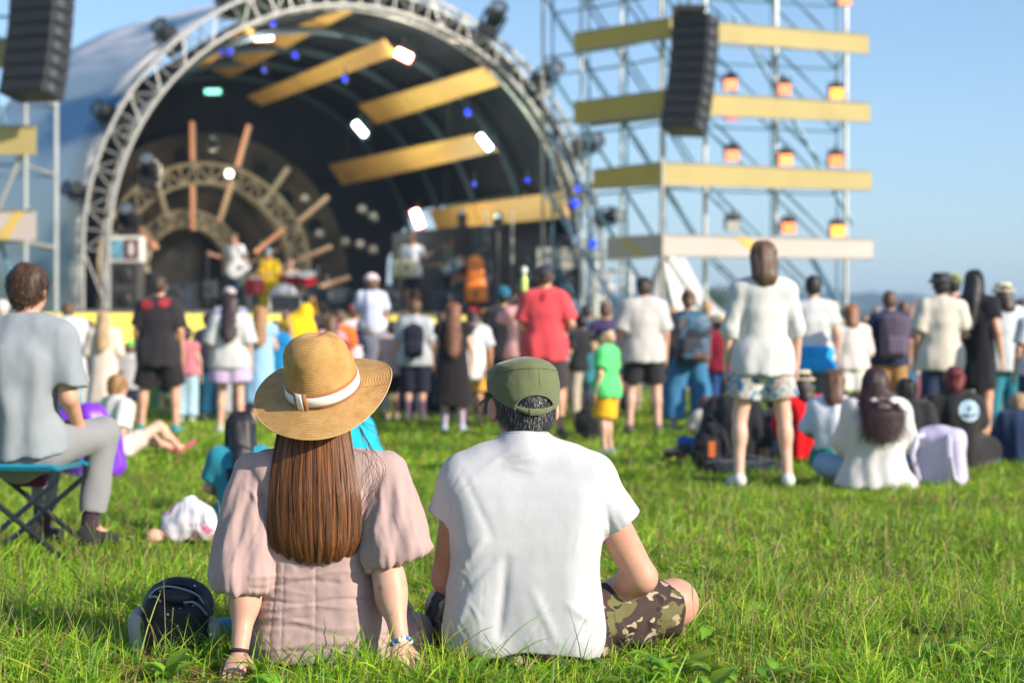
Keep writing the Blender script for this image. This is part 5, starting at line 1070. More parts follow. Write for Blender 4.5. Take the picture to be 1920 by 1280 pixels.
tb = empty('tote_bag', (r_[0].location.x - .02, r_[0].location.y - .3, .58), 'bright white tote bag hanging behind the girl in red cap', 'bag'); S_ = S(); S_.box((0, 0, .17), (.15, .05, .2), .04); sobj('bag_body', S_, .015, cloth((.95, .92, .86)), tb); m_ = MB(); m_.tube([(-.08, 0, .34), (-.06, .06, .62), (.06, .06, .62), (.08, 0, .34)], .01, 5); m_.build('strap', cloth((.8, .78, .7)), tb, True)
st(944, 533, 152, 'man in black t-shirt and teal-blue beanie', 0, ('down', 'front'), .1, top=dict(c=(.022, .022, .026), sleeve=.9, hem=.8, pad=.03), bot=dict(c=(.05, .03, .04), len=1), hair=(BHR, 'short'), hat=('beanie', (.015, .13, .21)), shoes=(.1, .1, .1), skin=0)
st(912, 578, 142, 'auburn-haired person just left of the man in the beanie', 0, top=dict(c=(.3, .12, .1)), bot=dict(c=BLK), hair=((.25, .11, .04), 'bob'), shoes=(.1, .1, .1))
r_ = st(980, 530, 160, 'person in pink t-shirt lifting a bottle, half hidden by the man in coral red', 10, ('drink', 'down'), .1, top=dict(c=(.70, .36, .34), sleeve=.8), bot=dict(c=GREY), hair=(BRN, 'short'), shoes=(.1, .1, .1), skin=1)
bo = empty('drinking_bottle', tuple(P(983, 545, 19.6)), 'small bottle with white cap and yellow-green label held up by the person in pink', 'bottle'); b = MB(); b.lathe([(.001, 0), (.035, 0), (.038, .13), (.02, .17), (.018, .2)], (0, 0, 0), 14); b.build('bottle_body', plain('label_green', (.6, .75, .15), .3), bo, True); b = MB(); b.lathe([(.03, .2), (.035, .23), (.03, .27), (.001, .28)], (0, 0, 0), 14); b.build('lid', plain('lid_white', (.75, .75, .75), .4), bo, True)
st(1136, 566, 146, 'dark-haired person in a purple top beyond the boy in green', 0, top=dict(c=(.06, .04, .11)), bot=dict(c=(.45, .2, .2)), hair=(BRN, 'short'), shoes=(.1, .1, .1))
st(1090, 588, 150, 'person in black top turned aside between the coral red man and the boy in green', 30, ('front', 'front'), top=dict(c=(.02, .02, .022), sleeve=.8), bot=dict(c=(.45, .38, .3), len=1.9), hair=(BHR, 'short'), shoes=(.5, .3, .1), skin=1)
st(1112, 640, 150, 'child in a teal and yellow top beyond the boy in green', 10, ('front', 'front'), top=dict(c=(.05, .26, .30), sleeve=1.6), bot=dict(c=(.06, .08, .15), len=1.8), hair=(BLO, 'short'), shoes=(.1, .1, .1))
r_ = st(1137, 606, 213, 'boy in bright green t-shirt, navy cap and yellow shorts looking down to the left', 62, ('down', 'down'), .07, top=dict(c=(.10, .58, .17), sleeve=.75, hem=.80, pad=.025), bot=dict(c=(.80, .42, .01), len=.95, pad=.03, flare=.015), hair=(BLO, 'short'), hat=('cap', (.03, .022, .09)), shoes=(.2, .25, .3), skin=1, look=(.0, .93, -.36), eyes=True, sock=None)
st(1350, 586, 152, 'person in maroon t-shirt and pale yellow hat beyond the woman in wide jeans', 0, ('down', 'down'), .1, top=dict(c=(.28, .01, .03), sleeve=.9), bot=dict(c=(.02, .06, .2)), hair=(DBR, 'short'), hat=('bucket', (.62, .55, .30)), shoes=(.5, .3, .1), skin=0)
st(1243, 598, 142, 'person in a black top partly hidden by the man in the loose white shirt', 0, top=dict(c=(.1, .03, .05)), bot=dict(c=JEAN), hair=(BHR, 'short'), shoes=(.1, .1, .1))
st(1168, 600, 145, 'person in dark teal top left of the man in loose white shirt', 0, top=dict(c=(.02, .12, .15)), bot=dict(c=(.5, .2, .2), len=1), hair=(BRN, 'short'), shoes=(.1, .1, .1))
st(5, 560, 150, 'pale-haired person at the far left edge of the crowd', 0, top=dict(c=(.25, .5, .6)), bot=dict(c=GREY), hair=((.5, .48, .46), 'short'), shoes=(.1, .1, .1))
st(1375, 600, 146, 'person in brown hidden behind the young woman in the long white shirt', 0, top=dict(c=(.2, .08, .06)), bot=dict(c=BLK), hair=(DBR, 'bob'), shoes=(.1, .1, .1))
st(1560, 560, 150, 'person in a yellow-banded pale hat beyond the woman in the cream blouse', 0, top=dict(c=(.5, .42, .1)), bot=dict(c=GREY), hair=(DBR, 'short'), hat=('bucket', (.5, .42, .16)), shoes=(.1, .1, .1))
# small extra front-row figures between the main ones
for cx, tp, ttl, tc, bc in ((470, 596, 'child with tan cap in front of the stage banner', (.5, .3, .1), GREY), (818, 606, 'child in a pink and grey top between the backpack and the black dress', (.55, .25, .28), BLK), (1065, 600, 'person in a white sleeveless top right behind the coral red man', (.7, .66, .66), (.5, .3, .2)), (168, 600, 'small person in a faded blue top left of the blonde girl', (.2, .35, .5), (.5, .5, .45))):
    st(cx, tp, 138, ttl, 0, top=dict(c=tc), bot=dict(c=bc), hair=(BRN, 'short'), shoes=(.1, .1, .1), group='small figures in the front rows')

FILL = [(318, 640, 'child in a red top behind the legs of the man in black', (.5, .06, .05)), (455, 590, 'person in brown beyond the girl in pale blue', (.18, .1, .06)),
 (540, 585, 'person in orange-brown beyond the yellow bag', (.5, .2, .04)), (620, 590, 'person in pink between the purple and orange t-shirts', (.6, .25, .3)), (755, 590, 'person in salmon top left of the black backpack', (.6, .25, .2)), (718, 640, 'child in navy at the feet of the adult carrying a child', (.03, .05, .12)), 
 (915, 600, 'child in dark top by the girl in red cap', (.05, .03, .05)), (1050, 570, 'person in dark blue beyond the coral red man', (.03, .05, .12)), (1085, 620, 'child in white beyond the boy in green', (.65, .6, .6)), (1160, 590, 'person in plum top left of the loose white shirt', (.12, .05, .13)), (1262, 575, 'person in grey between the loose white shirt and the wide jeans', (.3, .28, .3)),
 (1325, 560, 'person in dark red right of the woman in wide jeans', (.2, .03, .04)), (1362, 640, 'child in blue beyond the long white shirt', (.02, .08, .3)), (1490, 585, 'person in teal beyond the young woman in the long white shirt', (.05, .2, .22)), (1550, 600, 'person in grey-blue beyond the tied jacket', (.2, .25, .3)), (1628, 590, 'person in mint top left of the man with the backpack', (.2, .45, .42)),
 (1730, 610, 'person in pink and white left of the man in the bucket hat', (.7, .4, .42)), (1810, 560, 'person in red behind the woman in the black dress', (.35, .04, .05)), (1858, 575, 'person in dark grey behind the woman in the black dress', (.06, .06, .07)), (1915, 560, 'dark-haired person in white at the right edge', (.6, .6, .62))]
FILL += [(412, 600, 'person in olive left of the woman in lilac shorts', (.12, .13, .05)), (600, 610, 'child in turquoise between the purple and orange t-shirts', (.05, .35, .4)), (760, 612, 'child in yellow left of the black backpack', (.7, .5, .05)), (830, 585, 'person in black left of the girl in black dress', (.02, .02, .03)), (965, 600, 'person in wine red left of the coral red man', (.25, .03, .07)),
 (1100, 570, 'person in slate blue beyond the boy in green', (.08, .12, .2)), (1185, 585, 'person in charcoal half behind the loose white shirt', (.05, .05, .06)), (1310, 590, 'person in bright blue right of the wide jeans', (.02, .12, .45)), (1385, 575, 'person in black left of the long white shirt', (.02, .02, .02)), (1478, 570, 'person in wine top right of the long white shirt', (.2, .03, .08)),
 (1645, 575, 'person in black left of the navy t-shirt', (.02, .02, .03)), (1750, 590, 'person in salmon beside the bucket hat man', (.6, .25, .2)), (1850, 600, 'child in navy right of the black dress', (.02, .03, .1))]
rf = random.Random(5)
for k, (cx, tp, lb, tc) in enumerate(FILL):
    st(cx, tp, 150 - rf.random() * 22, lb, rf.uniform(-25, 25), rf.choice([('down', 'down'), ('front', 'down'), ('front', 'front'), ('down', 'bent')]), rf.uniform(.06, .13), top=dict(c=tc, sleeve=rf.choice([.7, .9, 1.6]), hem=rf.uniform(.74, .84), pad=.03), bot=dict(c=rf.choice([JEAN, NAVY, BLK, GREY, (.3, .24, .16)]), len=rf.choice([.9, 1.9, 1.9]), pad=.025), hair=(rf.choice([BRN, DBR, BHR, BLO]), rf.choice(['short', 'bob', 'long', 'short'])), hat=('cap', (.6, .6, .58)) if 'cap beyond' in lb else None, shoes=(.2, .2, .2), skin=k % 4, w=rf.uniform(.92, 1.12), group='small figures in the front rows')
# seated
sit(1455, 735, 222, 'person in dark clothes sitting between the legs of the young woman and the red top', 10, 'cross', ('lap', 'lap'), .04, top=dict(c=(.03, .03, .04), sleeve=1.5, pad=.04), bot=dict(c=BLK, len=1.8), hair=(BHR, 'short'), shoes=(.05, .05, .05))
sit(1738, 745, 215, 'person in light blue and white sitting beyond the lilac backpack', -10, 'knees', ('lap', 'lap'), .04, top=dict(c=(.5, .56, .62), sleeve=.9, pad=.04), bot=dict(c=JEAN, len=1.8), hair=(BRN, 'short'), shoes=(.3, .3, .3))
sit(1603, 738, 225, 'person in black sitting between the girl with the brown bob and the long-haired woman', 8, 'knees', ('lap', 'lap'), .04, top=dict(c=(.02, .02, .025), sleeve=1.5, pad=.04), bot=dict(c=NAVY, len=1.8), hair=(BHR, 'bob'), shoes=(.05, .05, .05))
sit(1325, 742, 205, 'person in blue trousers and pale top sitting beyond the black handbag', 14, 'cross', ('lap', 'lap'), .04, top=dict(c=(.5, .45, .42), sleeve=.9, pad=.03), bot=dict(c=(.02, .09, .4), len=1.8), hair=(BRN, 'short'), shoes=(.3, .3, .3))
sit(1912, 735, 232, 'person in dark blue sitting at the right edge', -5, 'cross', ('lap', 'lap'), .04, top=dict(c=(.02, .04, .1), sleeve=1.5, pad=.05), bot=dict(c=(.02, .04, .1), len=1.8), hair=(BLO, 'short'), shoes=(.1, .1, .1))
sit(222, 700, 220, 'boy with curly light brown hair in white t-shirt leaning back on his hands', -42, 'out', ('back', 'back'), -.03, top=dict(c=(.6, .58, .55), sleeve=.95, hem=.8, pad=.03), bot=dict(c=(.6, .45, .4), len=.5), hair=((.27, .14, .05), 'short'), shoes=(.35, .1, .08), skin=3)
sit(452, 768, 358, 'black-haired woman in a teal dress sitting with her back turned', 12, 'side', ('lap', 'lap'), .06, top=dict(c=(.02, .24, .32), sleeve=.8, hem=.8, pad=.02), bot=dict(c=(.02, .24, .32), len=1.5, pad=.03), hair=((.012, .011, .014), 'long'), shoes=None, skin=1)
sit(627, 712, 330, 'person in bright turquoise t-shirt sitting right in front of the woman in the straw hat', 0, 'cross', ('lap', 'lap'), .03, top=dict(c=(.01, .40, .62), sleeve=.95, hem=.8, pad=.05), bot=dict(c=NAVY, len=1), hair=(BHR, 'short'), shoes=(.1, .1, .1), skin=1, w=1.35)
sit(1372, 698, 236, 'brown-haired person in black sitting behind the woman in floral shorts', -20, 'knees', ('lap', 'side'), .05, top=dict(c=(.014, .014, .018), sleeve=1.5, hem=.8, pad=.05), bot=dict(c=(.012, .012, .016), len=1.9, pad=.03), hair=(BRN, 'short'), shoes=(.02, .02, .02), w=1.3)
sit(1506, 690, 228, 'person in bright red top and straw hat with black band sitting on the grass', 8, 'cross', ('lap', 'lap'), .03, top=dict(c=(.85, .005, .012), sleeve=1.2, hem=.8, pad=.03), bot=dict(c=(.16, .22, .33), len=1.8), hair=((.02, .012, .01), 'bob'), hat=('bucket', (.66, .56, .34)), shoes=(.3, .2, .15), skin=2)
sit(1564, 690, 242, 'girl in cropped white t-shirt and teal trousers with a brown bob', -14, 'side', ('lap', 'lap'), .0, top=dict(c=(.66, .70, .78), sleeve=.95, hem=1.12, pad=.03), bot=dict(c=(.01, .25, .22), len=1.9, pad=.05), hair=(BRN, 'bob'), shoes=None, skin=3)
sit(1642, 684, 272, 'woman with very long wavy dark hair in a loose white shirt sitting on the grass', 3, 'cross', ('lap', 'lap'), .02, top=dict(c=(.55, .535, .53), sleeve=1.4, hem=.72, pad=.05, flare=.09), bot=dict(c=(.20, .34, .5), len=1.8), hair=((.028, .012, .014), 'wild'), shoes=None, w=1.1)
sit(1700, 704, 246, 'person dressed all in black sitting beside the long-haired woman', -8, 'knees', ('lap', 'back'), .04, top=dict(c=(.016, .016, .018), sleeve=1.6, hem=.8, pad=.05), bot=dict(c=(.01, .02, .04), len=1.8), hair=(BHR, 'short'), shoes=(.02, .2, .4), w=1.1)
r_ = sit(1790, 682, 238, 'dark-red-haired person sitting in black t-shirt with round pale blue print', -6, 'cross', ('back', 'lap'), .02, top=dict(c=(.018, .017, .017), sleeve=.9, hem=.8, pad=.04), bot=dict(c=(.016, .014, .014), len=1.8, pad=.05), hair=((.13, .016, .018), 'bun'), shoes=(.05, .05, .05), skin=0, w=1.15)
# printed disc on the black t-shirt (blue-white, dark mark in the middle)
def decal(root, cx, cz, r_, ydep, m, name='print', n=22, sx=1., hole=None):
    V = []; Q = []; k = 0
    for i in range(5):
        for j in range(n): a = 2 * math.pi * j / n; rr = r_ * i / 4; x = cx + rr * sx * math.cos(a); z = cz + rr * math.sin(a); V.append((x, ydep(x, z), z))
    Q = [(i * n + j, (i + 1) * n + j, (i + 1) * n + (j + 1) % n, i * n + (j + 1) % n) for i in range(4) for j in range(n)]
    return link(name, mesh_np(name, V, np.array(Q)), m, root)
bl = plain('pale_blue_print', (.30, .42, .52), .8, 0, .4, 40)
def ray_y(root):                                # back surface of the shirt below the root, found by ray casting
    sh = [c for c in root.children if c.name.startswith(('shirt', 'dress'))][0]
    bpy.context.view_layer.update()
    def f(x, z):
        ok, loc, nn, _ = sh.ray_cast(Vector((x, -2, z)), Vector((0, 1, 0)))
        return (loc.y if ok else -.2) - .012
    return f
fy = ray_y(r_[0]); decal(r_[0], .09, .46, .085, fy, bl)
for c_, zz, ww in ((.09, .475, .018), (.09, .44, .05)):
    decal(r_[0], c_, zz, ww, lambda x, z: fy(x, z) - .006, plain('dark_print', (.03, .04, .06), .8), 'print_mark', sx=.6 if ww < .03 else 1.2) if ww < .03 else None
b = MB(); b.tube([(.03, fy(.03, .43) - .008, .43), (.09, fy(.09, .425) - .008, .425), (.15, fy(.15, .43) - .008, .43)], .006, 5); b.build('print_mark', blackm, r_[0])
mb_ = [o for o in C.objects if o.get('label', '').startswith('man in black t-shirt with a red print')][0]; fy2 = ray_y(mb_)
redp = plain('red_print', (.30, .02, .03), .8, 0, .6, 30)
decal(mb_, -.10, 1.40, .055, fy2, redp, sx=1.3); decal(mb_, .09, 1.42, .05, fy2, redp, sx=1.4)
mc_ = [o for o in C.objects if o.get('label', '').startswith('man in coral red')][0]; fy3 = ray_y(mc_); decal(mc_, .0, 1.47, .045, fy3, plain('dark_red_print', (.42, .02, .04), .8), sx=.7)
# things on the grass around them
bp = backpack('pale lilac backpack standing on the grass before the person with dark red hair', (P(1768, 0, 11.9).x, 11.9, 0), (.34, .2, .40), (.50, .46, .64), R(150), (.55, .52, .7), h=.012); bp.rotation_euler[0] = R(-14)
def softbag(label, px, d, size, c, name='bag', cat='bag', seed=0, strap=True, rz=0, m=None):
    r = empty(name, (P(px, 0, d).x, d, 0), label, cat, None, rz); W, D_, Hh = size; s_ = S(); s_.ell((0, 0, Hh * .42), (W / 2, D_ / 2, Hh * .5), k=.02); s_.box((0, 0, Hh * .3), (W * .45, D_ * .42, Hh * .3), .05, k=.06); s_.plane((0, 0, .0), (0, 0, -1))
    s_.disp(lambda X, Y, Z: (.05 * fbm(X * 9 + seed, Y * 9, Z * 9) + .012 * fbm(X * 30, Y * 30 + seed, Z * 30, 2)) * min(1, size[2] / .2)); sobj('bag_body', s_, .012, m or cloth(c, .03), r)
    if strap: b = MB(); b.tube([(-W * .3, 0, Hh * .7), (-W * .1, -.06, Hh * 1.05), (W * .2, -.08, Hh * .8), (W * .45, -.1, Hh * .2)], .012, 6); b.build('strap', cloth(mul(c, .7)), r, True)
    return r
softbag('flat black bag lying on the grass left of the person in black', 1290, 14.6, (.42, .3, .12), (.012, .012, .014)); softbag('dark navy bag on the grass behind the feet of the woman in floral shorts', 1395, 13.0, (.6, .35, .13), (.012, .016, .03), seed=3)
softbag('black bag with a red top standing by the boy in green', 1112, 17.5, (.36, .3, .42), (.02, .018, .018), seed=5)
softbag('black handbag with a leather tag in front of the person in black', 1335, 13.2, (.3, .16, .42), (.015, .015, .018), seed=8)
b = MB(); b.box((P(1334, 0, 13.05).x, 13.02, .18), (.05, .02, .12)); o = b.build('leather_tag', plain('tan_leather', (.55, .12, .02), .5)); tag(o, 'orange-brown leather tag hanging on the black handbag', 'tag')
r = empty('plastic_bottle', (P(1862, 0, 13.8).x, 13.8, .04), 'crumpled pale blue plastic bottle lying on the grass at the right', 'bottle'); b = MB(); b.lathe([(.001, -.13), (.035, -.12), (.037, .05), (.015, .1), (.014, .13), (.001, .13)], (0, 0, 0), 12, Matrix.Rotation(R(80), 3, 'Y')); b.build('bottle_body', plain('pale_plastic', (.4, .6, .75), .2), r, True); b = MB(); b.lathe([(.016, .12), (.016, .15), (.001, .15)], (0, 0, 0), 10, Matrix.Rotation(R(80), 3, 'Y')); b.build('lid', plain('blue_lid', (.1, .3, .6), .4), r, True)
# purple inflatable lounger behind the man on the stool
r = empty('inflatable_lounger', (P(160, 0, 12.6).x, 12.6, 0), 'bright purple inflatable lounger on the grass at the left', 'lounger'); s_ = S()
s_.cap((-.22, 0, .12), (-.18, 0, .38), .10, .10, k=.05); s_.cap((-.18, 0, .38), (.04, 0, .44), .10, .10, k=.06); s_.cap((.04, 0, .44), (.17, 0, .3), .10, .09, k=.06); s_.cap((.17, 0, .3), (.22, 0, .08), .09, .08, k=.05)
s_.disp(lambda X, Y, Z: .006 * np.sin(X * 50 + Z * 20)); sobj('air_tube', s_, .013, plain('purple_nylon', (.17, .03, .55), .4, scale=5), r); s_ = S(); s_.cap((0, .1, .1), (0, .3, .1), .2, .16, k=.05); sobj('seat', s_, .015, plain('purple_nylon', (.13, .025, .42), .4), r)
# cloth bag and small pink thing near the teal dress
def pinkprint():
    m, nt, b = newmat('pink_print'); n = noise(nt, 9, 2); r = ramp(nt, n.outputs[0], [(.3, (.68, .66, .74)), (.58, (.72, .70, .76)), (.64, (.62, .03, .22)), (.68, (.70, .66, .74)), (.8, (.5, .3, .5))]); nt.links.new(r.outputs[0], b.inputs['Base Color']); return m
softbag('white cloth bag with pink print lying on the grass behind the woman in the hat', 358, 8.6, (.27, .2, .22), (.7, .68, .75), strap=False, seed=4, m=pinkprint())
sp_ = softbag('small pinkish pouch lying in the grass left of the printed cloth bag', 288, 8.5, (.09, .08, .07), (.62, .32, .24), seed=6, strap=False)
# man on a camp stool
J = dict(pel=(0, 0, .52), wai=(.0, -.03, .66), che=(0, -.02, .87), nec=(0, .03, 1.045), hed=(0, .07, 1.225), top=1.345)
for sd, n in ((-1, 'L'), (1, 'R')):
    J['sh' + n] = (sd * .185, .02, 1.0); J['el' + n] = (sd * .245, .0, .725); J['wr' + n] = (sd * .21, .16, .57); J['hi' + n] = (sd * .1, .02, .5)
    J['kn' + n] = (sd * .17 + .08, .34 - .04 * sd, .55); J['an' + n] = (sd * .15 + .05, .30 - .04 * sd, .1); J['to' + n] = (sd * .17 + .08, .42 - .04 * sd, .04)
person('man with short brown hair in grey t-shirt and grey joggers sitting on a camp stool', (40 - 960) / 400., 8.0, 1.37, R(-16), J, h=.0095, group='people near the camera', top=dict(c=(.26, .285, .31), sleeve=.85, hem=.47, pad=.026, flare=.0, spad=.03), bot=dict(c=(.25, .25, .26), len=1.82, pad=.016, flare=.0, name='joggers'),
       hair=((.055, .028, .016), 'short'), shoes=(.02, .02, .02), skin=0, sock=(.05, .03, .045), w=1.1)
r = empty('camp_stool', ((48 - 960) / 400., 8.0, 0), 'folding camp stool with teal seat and crossed black legs', 'stool', None, R(-8)); tl = cloth((.01, .13, .17), .02); b = MB()
b.box((0, 0, .415), (.42, .36, .025)); b.build('seat', tl, r, bevel=.01); b = MB()
for y_ in (-.17, .17): b.tube([(-.22, y_, .425), (.2, y_, .425), (.235, y_, .41)], .014, 8)
b.build('seat_rail', plain('teal_tube', (.01, .2, .3), .35), r, True)
for y_ in (-.17, .17):
    b = MB(); b.tube([(-.22, y_, .41), (-.2, y_, .36), (.26, y_ * 1.05, 0.01)], .013, 8); b.build('leg', plain('black_tube', (.015, .015, .018), .35), r, True)
    b = MB(); b.tube([(.235, y_, .41), (.225, y_, .36), (-.2, y_ * 1.05, .01)], .013, 8); b.build('leg', plain('black_tube', (.015, .02, .03), .35), r, True)
w_ = empty('wristwatch', (0, 0, 0), 'dark wristwatch on the man on the camp stool', 'watch')
b = MB(); mw = Matrix.Rotation(R(-16), 3, 'Z'); e_, w2 = Vector(J['elR']), Vector(J['wrR']); k_ = 1.37 / 1.345; wp_ = mw @ ((e_.lerp(w2, .93)) * k_) + Vector(((40 - 960) / 400., 8., 0)); dd = (mw @ (w2 - e_)).normalized(); w_.location = wp_
q_ = dd.to_track_quat('Z', 'Y').to_matrix(); b.lathe([(.033, -.009), (.036, 0), (.033, .009)], (0, 0, 0), 18, q_); b.build('band', blackm, w_, True); b = MB(); b.lathe([(.001, 0), (.017, 0), (.017, .01), (.001, .01)], q_ @ Vector((0, -.034, 0)), 14, q_ @ Matrix.Rotation(R(90), 3, 'X')); b.build('dial', chrome, w_, True)
r = empty('bag', (P(55, 0, 8.3).x, 8.3, 0), 'small dark maroon pouch hanging under the camp stool', 'bag'); s_ = S(); s_.box((0, 0, .33), (.09, .04, .035), .02); sobj('bag_body', s_, .008, cloth((.14, .02, .06)), r)
# ================= the couple in the foreground =================
def loc(root, dbase=5.35): 
    o = Vector(root.location)
    return lambda px, py, dy=0.: tuple(P(px, py, dbase + dy) - o)
def bars(S_, Q, rows, k=.035, sy=1.):
    for py, xl, xr, r, dy in rows:
        rp = r * 598; S_.cap(Q(xl + rp, py, dy), Q(xr - rp, py, dy), r, r, k=k, sy=sy)
def linen(name, c, wrinkle=.006, grid=True):
    m, nt, b = newmat(name); b.inputs['Roughness'].default_value = .9; b.inputs['Specular IOR Level'].default_value = .15; b.inputs['Sheen Weight'].default_value = .2
    n = noise(nt, 5, 4, .6); r = ramp(nt, n.outputs[0], [(.3, mul(c, .95)), (.7, mul(c, 1.04))]); nt.links.new(r.outputs[0], b.inputs['Base Color'])
    n1 = noise(nt, 9, 4, .62, stretch=(1, 1, 1.6)); k1 = bump(nt, b, n1.outputs[0], .5, wrinkle * .7)
    n3 = noise(nt, 38, 3, .6, stretch=(1, 1, .5)); k2 = bump(nt, b, n3.outputs[0], .5, wrinkle * .12, k1)
    w1 = noise(nt, 260, 2, .5, stretch=(1, 1, .12)); w2 = noise(nt, 260, 2, .5, stretch=(.12, .12, 1)); ad = nd(nt, 'ShaderNodeMath', operation='ADD')
    nt.links.new(w1.outputs[0], ad.inputs[0]); nt.links.new(w2.outputs[0], ad.inputs[1]); bump(nt, b, ad.outputs[0], .3, .0007, k2)
    return m
FS = skinmat((.54, .32, .235), 'skin_woman'); MS = skinmat((.53, .275, .195), 'skin_man')

# ---------------- woman ----------------
wroot = empty('person', (-.6, 5.33, 0), 'woman in straw hat and dusty pink dress', 'person', 'people near the camera')
wroot['label'] = 'woman in straw hat and dusty pink puff-sleeved dress sitting with long straight brown hair'
Q = loc(wroot)
B = S()
bars(B, Q, [(890, 478, 722, .06, 0), (940, 488, 708, .075, 0), (1000, 500, 692, .08, 0), (1060, 502, 688, .08, .01), (1120, 496, 700, .085, .02), (1180, 492, 708, .1, .03)])
B.cap(Q(598, 880, .0), Q(600, 800, .03), .05, .045, k=.03); hq, hM = head_sdf(B, Q(601, 772, .05), 1.0, (.05, .98, .1))
fing = MB()
for sd, sh, el, wr, hd in ((-1, Q(482, 892, .01), Q(464, 1076, -.045), Q(449, 1225, -.135), (-.05, -.75, -.42)), (1, Q(718, 890, .0), Q(726, 1070, -.075), Q(752, 1208, -.165), (.12, -.75, -.42))):
    B.cap(sh, el, .044, .044, k=.02); B.cap(el, wr, .0445, .026, k=.02)
    m1 = mixp(el, wr, .28); B.ell(m1, (.0455, .042, .07), k=.04)
    e2 = tuple(Vector(wr) - Vector(hd).normalized() * .2); hand(B, fing, wr, e2, sd, .95, .18, 8, up=(0, -.3, -1))
B.ell(Q(717, 1104, -.132), (.016, .006, .0022), k=.006, op='s', M=Matrix.Rotation(.25, 3, 'Y')); B.ell(Q(709, 1112, -.132), (.0022, .006, .010), k=.006, op='s')
for sd, a, k_, an in ((-1, Q(560, 1180, .1), Q(548, 1120, .55), Q(540, 1190, .95)), (1, Q(660, 1180, .1), Q(700, 1150, .5), Q(672, 1190, .92))):
    B.cap(a, k_, .085, .055, k=.04); B.cap(k_, an, .052, .035, k=.02); B.cap(an, vadd(an, (.02 * sd, .12, .01)), .032, .024, k=.02)
B.plane((0, 0, .0), (0, 0, -1))
sobj('body', B, .0052, FS, wroot, fing)
D_ = S()
bars(D_, Q, [(884, 468, 732, .062, 0), (925, 488, 708, .080, -.005), (975, 494, 696, .088, -.005), (1025, 496, 694, .09, 0), (1065, 492, 696, .092, .0), (1110, 484, 706, .1, .005), (1155, 478, 718, .11, .01), (1195, 474, 730, .12, .02), (1215, 474, 738, .12, .03)], k=.05)
D_.cap(Q(600, 870, -.005), Q(500, 885, 0), .062, .062, k=.03); D_.cap(Q(600, 870, -.005), Q(700, 885, 0), .062, .062, k=.03)
D_.cap(Q(660, 1178, .08), Q(722, 1165, .42), .125, .105, k=.06); D_.cap(Q(570, 1190, .08), Q(552, 1170, .48), .12, .1, k=.06); D_.cap(Q(600, 1195, .2), Q(640, 1185, .5), .11, .1, k=.08)
D_.ell(Q(775, 1198, .16), (.07, .16, .085), k=.06)
D_.plane((0, 0, .003), (0, 0, -1))
D_.ell(Q(600, 828, .0), (.072, .07, .05), k=.012, op='s')
SL = []
def sleeve(a, mid, b, ra, rm, rb, cutz):
    T_ = S(); return None
AX = ((np.array(Q(472, 884, 0)), np.array(Q(458, 1080, -.058)), .062, .112, 1106, -.10), (np.array(Q(727, 884, 0)), np.array(Q(742, 1032, -.066)), .066, .110, 1052, .34))
for a, b_, ra, rb, cy, slp in AX:
    zc = Q(600, cy, 0)[2]
    ba = b_ - a
    def fn(X, Y, Z, a=a, ba=ba, b_=b_, ra=ra, rb=rb, zc=zc, slp=slp):
        t = np.clip(((X - a[0]) * ba[0] + (Y - a[1]) * ba[1] + (Z - a[2]) * ba[2]) / (ba @ ba), 0, 1)
        dx, dy, dz = X - a[0] - ba[0] * t, Y - a[1] - ba[1] * t, Z - a[2] - ba[2] * t
        ang = np.arctan2(dy, dx); zl = zc + slp * (X - b_[0]); g = np.clip(1 - (Z - zl) / .13, 0, 1)
        fold = .0075 * t * np.sin(ang * 6 + 9 * (Z - zc)) + .0015 * t * np.sin(ang * 17 + 14 * (Z - zc)) + .0045 * t * (1 - t) * 4 * np.sin(ang * 9 - 25 * Z) + .0065 * g ** 2 * np.sin(ang * 15 + 2 * np.sin(ang * 3)) + .004 * t * np.sin(ang * 3.3 + 9 * Z)
        q = np.sqrt(dx ** 2 + (dy * 1.22) ** 2 + dz ** 2) - (ra + (rb - ra) * t ** .8) - fold
        low = zl - Z + .004 * np.sin(ang * 15); kk = .022; h = np.maximum(kk - np.abs(q - low), 0) / kk
        return (np.maximum(q, low) + h * h * kk * .25) * .85
    D_._p(fn, np.minimum(a, b_) - rb, np.maximum(a, b_) + rb, .006, 'u')
z_ = lambda py: Q(600, py, 0)[2]; x_ = lambda px: Q(px, 1000, 0)[0]
def dfold(X, Y, Z):
    d = .007 * fbm(X * 13, Y * 13, Z * 8) + .003 * fbm(X * 40, Y * 40, Z * 26, 2)
    core = (X > x_(480)) & (X < x_(735)) & (Y < .12)
    # soft horizontal creases across the lower back, two seam grooves
    cr = sum(a * np.exp(-((Z - (z_(p) + s * (X - x_(600)) + .006 * np.sin(X * 26 + p))) / w_) ** 2) for p, a, s, w_ in ((1068, .0035, .05, .006), (1083, -.004, .05, .006), (1118, -.005, .03, .005), (1127, .004, .03, .006), (1160, .003, -.12, .006), (1172, -.0035, -.12, .006), (1196, .004, .1, .007), (1142, -.003, .2, .006), (1205, -.004, .1, .006)))
    seam = sum(-.0032 * np.exp(-((X - x_(c) - .10 * t * (Z - z_(1120))) / .0028) ** 2) for c, t in ((538, .35), (598, .05), (520, .9), (678, -.5)))
    for (x0, y0, x1, y1, a, w_) in DCR:
        ax, az, bx, bz = x_(x0), z_(y0), x_(x1), z_(y1); L = (bx - ax) ** 2 + (bz - az) ** 2
        t = np.clip(((X - ax) * (bx - ax) + (Z - az) * (bz - az)) / L, 0, 1); q = np.sqrt((X - ax - (bx - ax) * t) ** 2 + (Z - az - (bz - az) * t) ** 2)
        d = d - a * (np.exp(-(q / w_) ** 2) - .5 * np.exp(-(q / (w_ * 2.4)) ** 2)) * np.sin(np.pi * (.1 + .8 * t)) * (Y < .1)
    return -(core * (cr + seam * (Z < z_(1045)))) + d
rd = random.Random(8); DCR = []
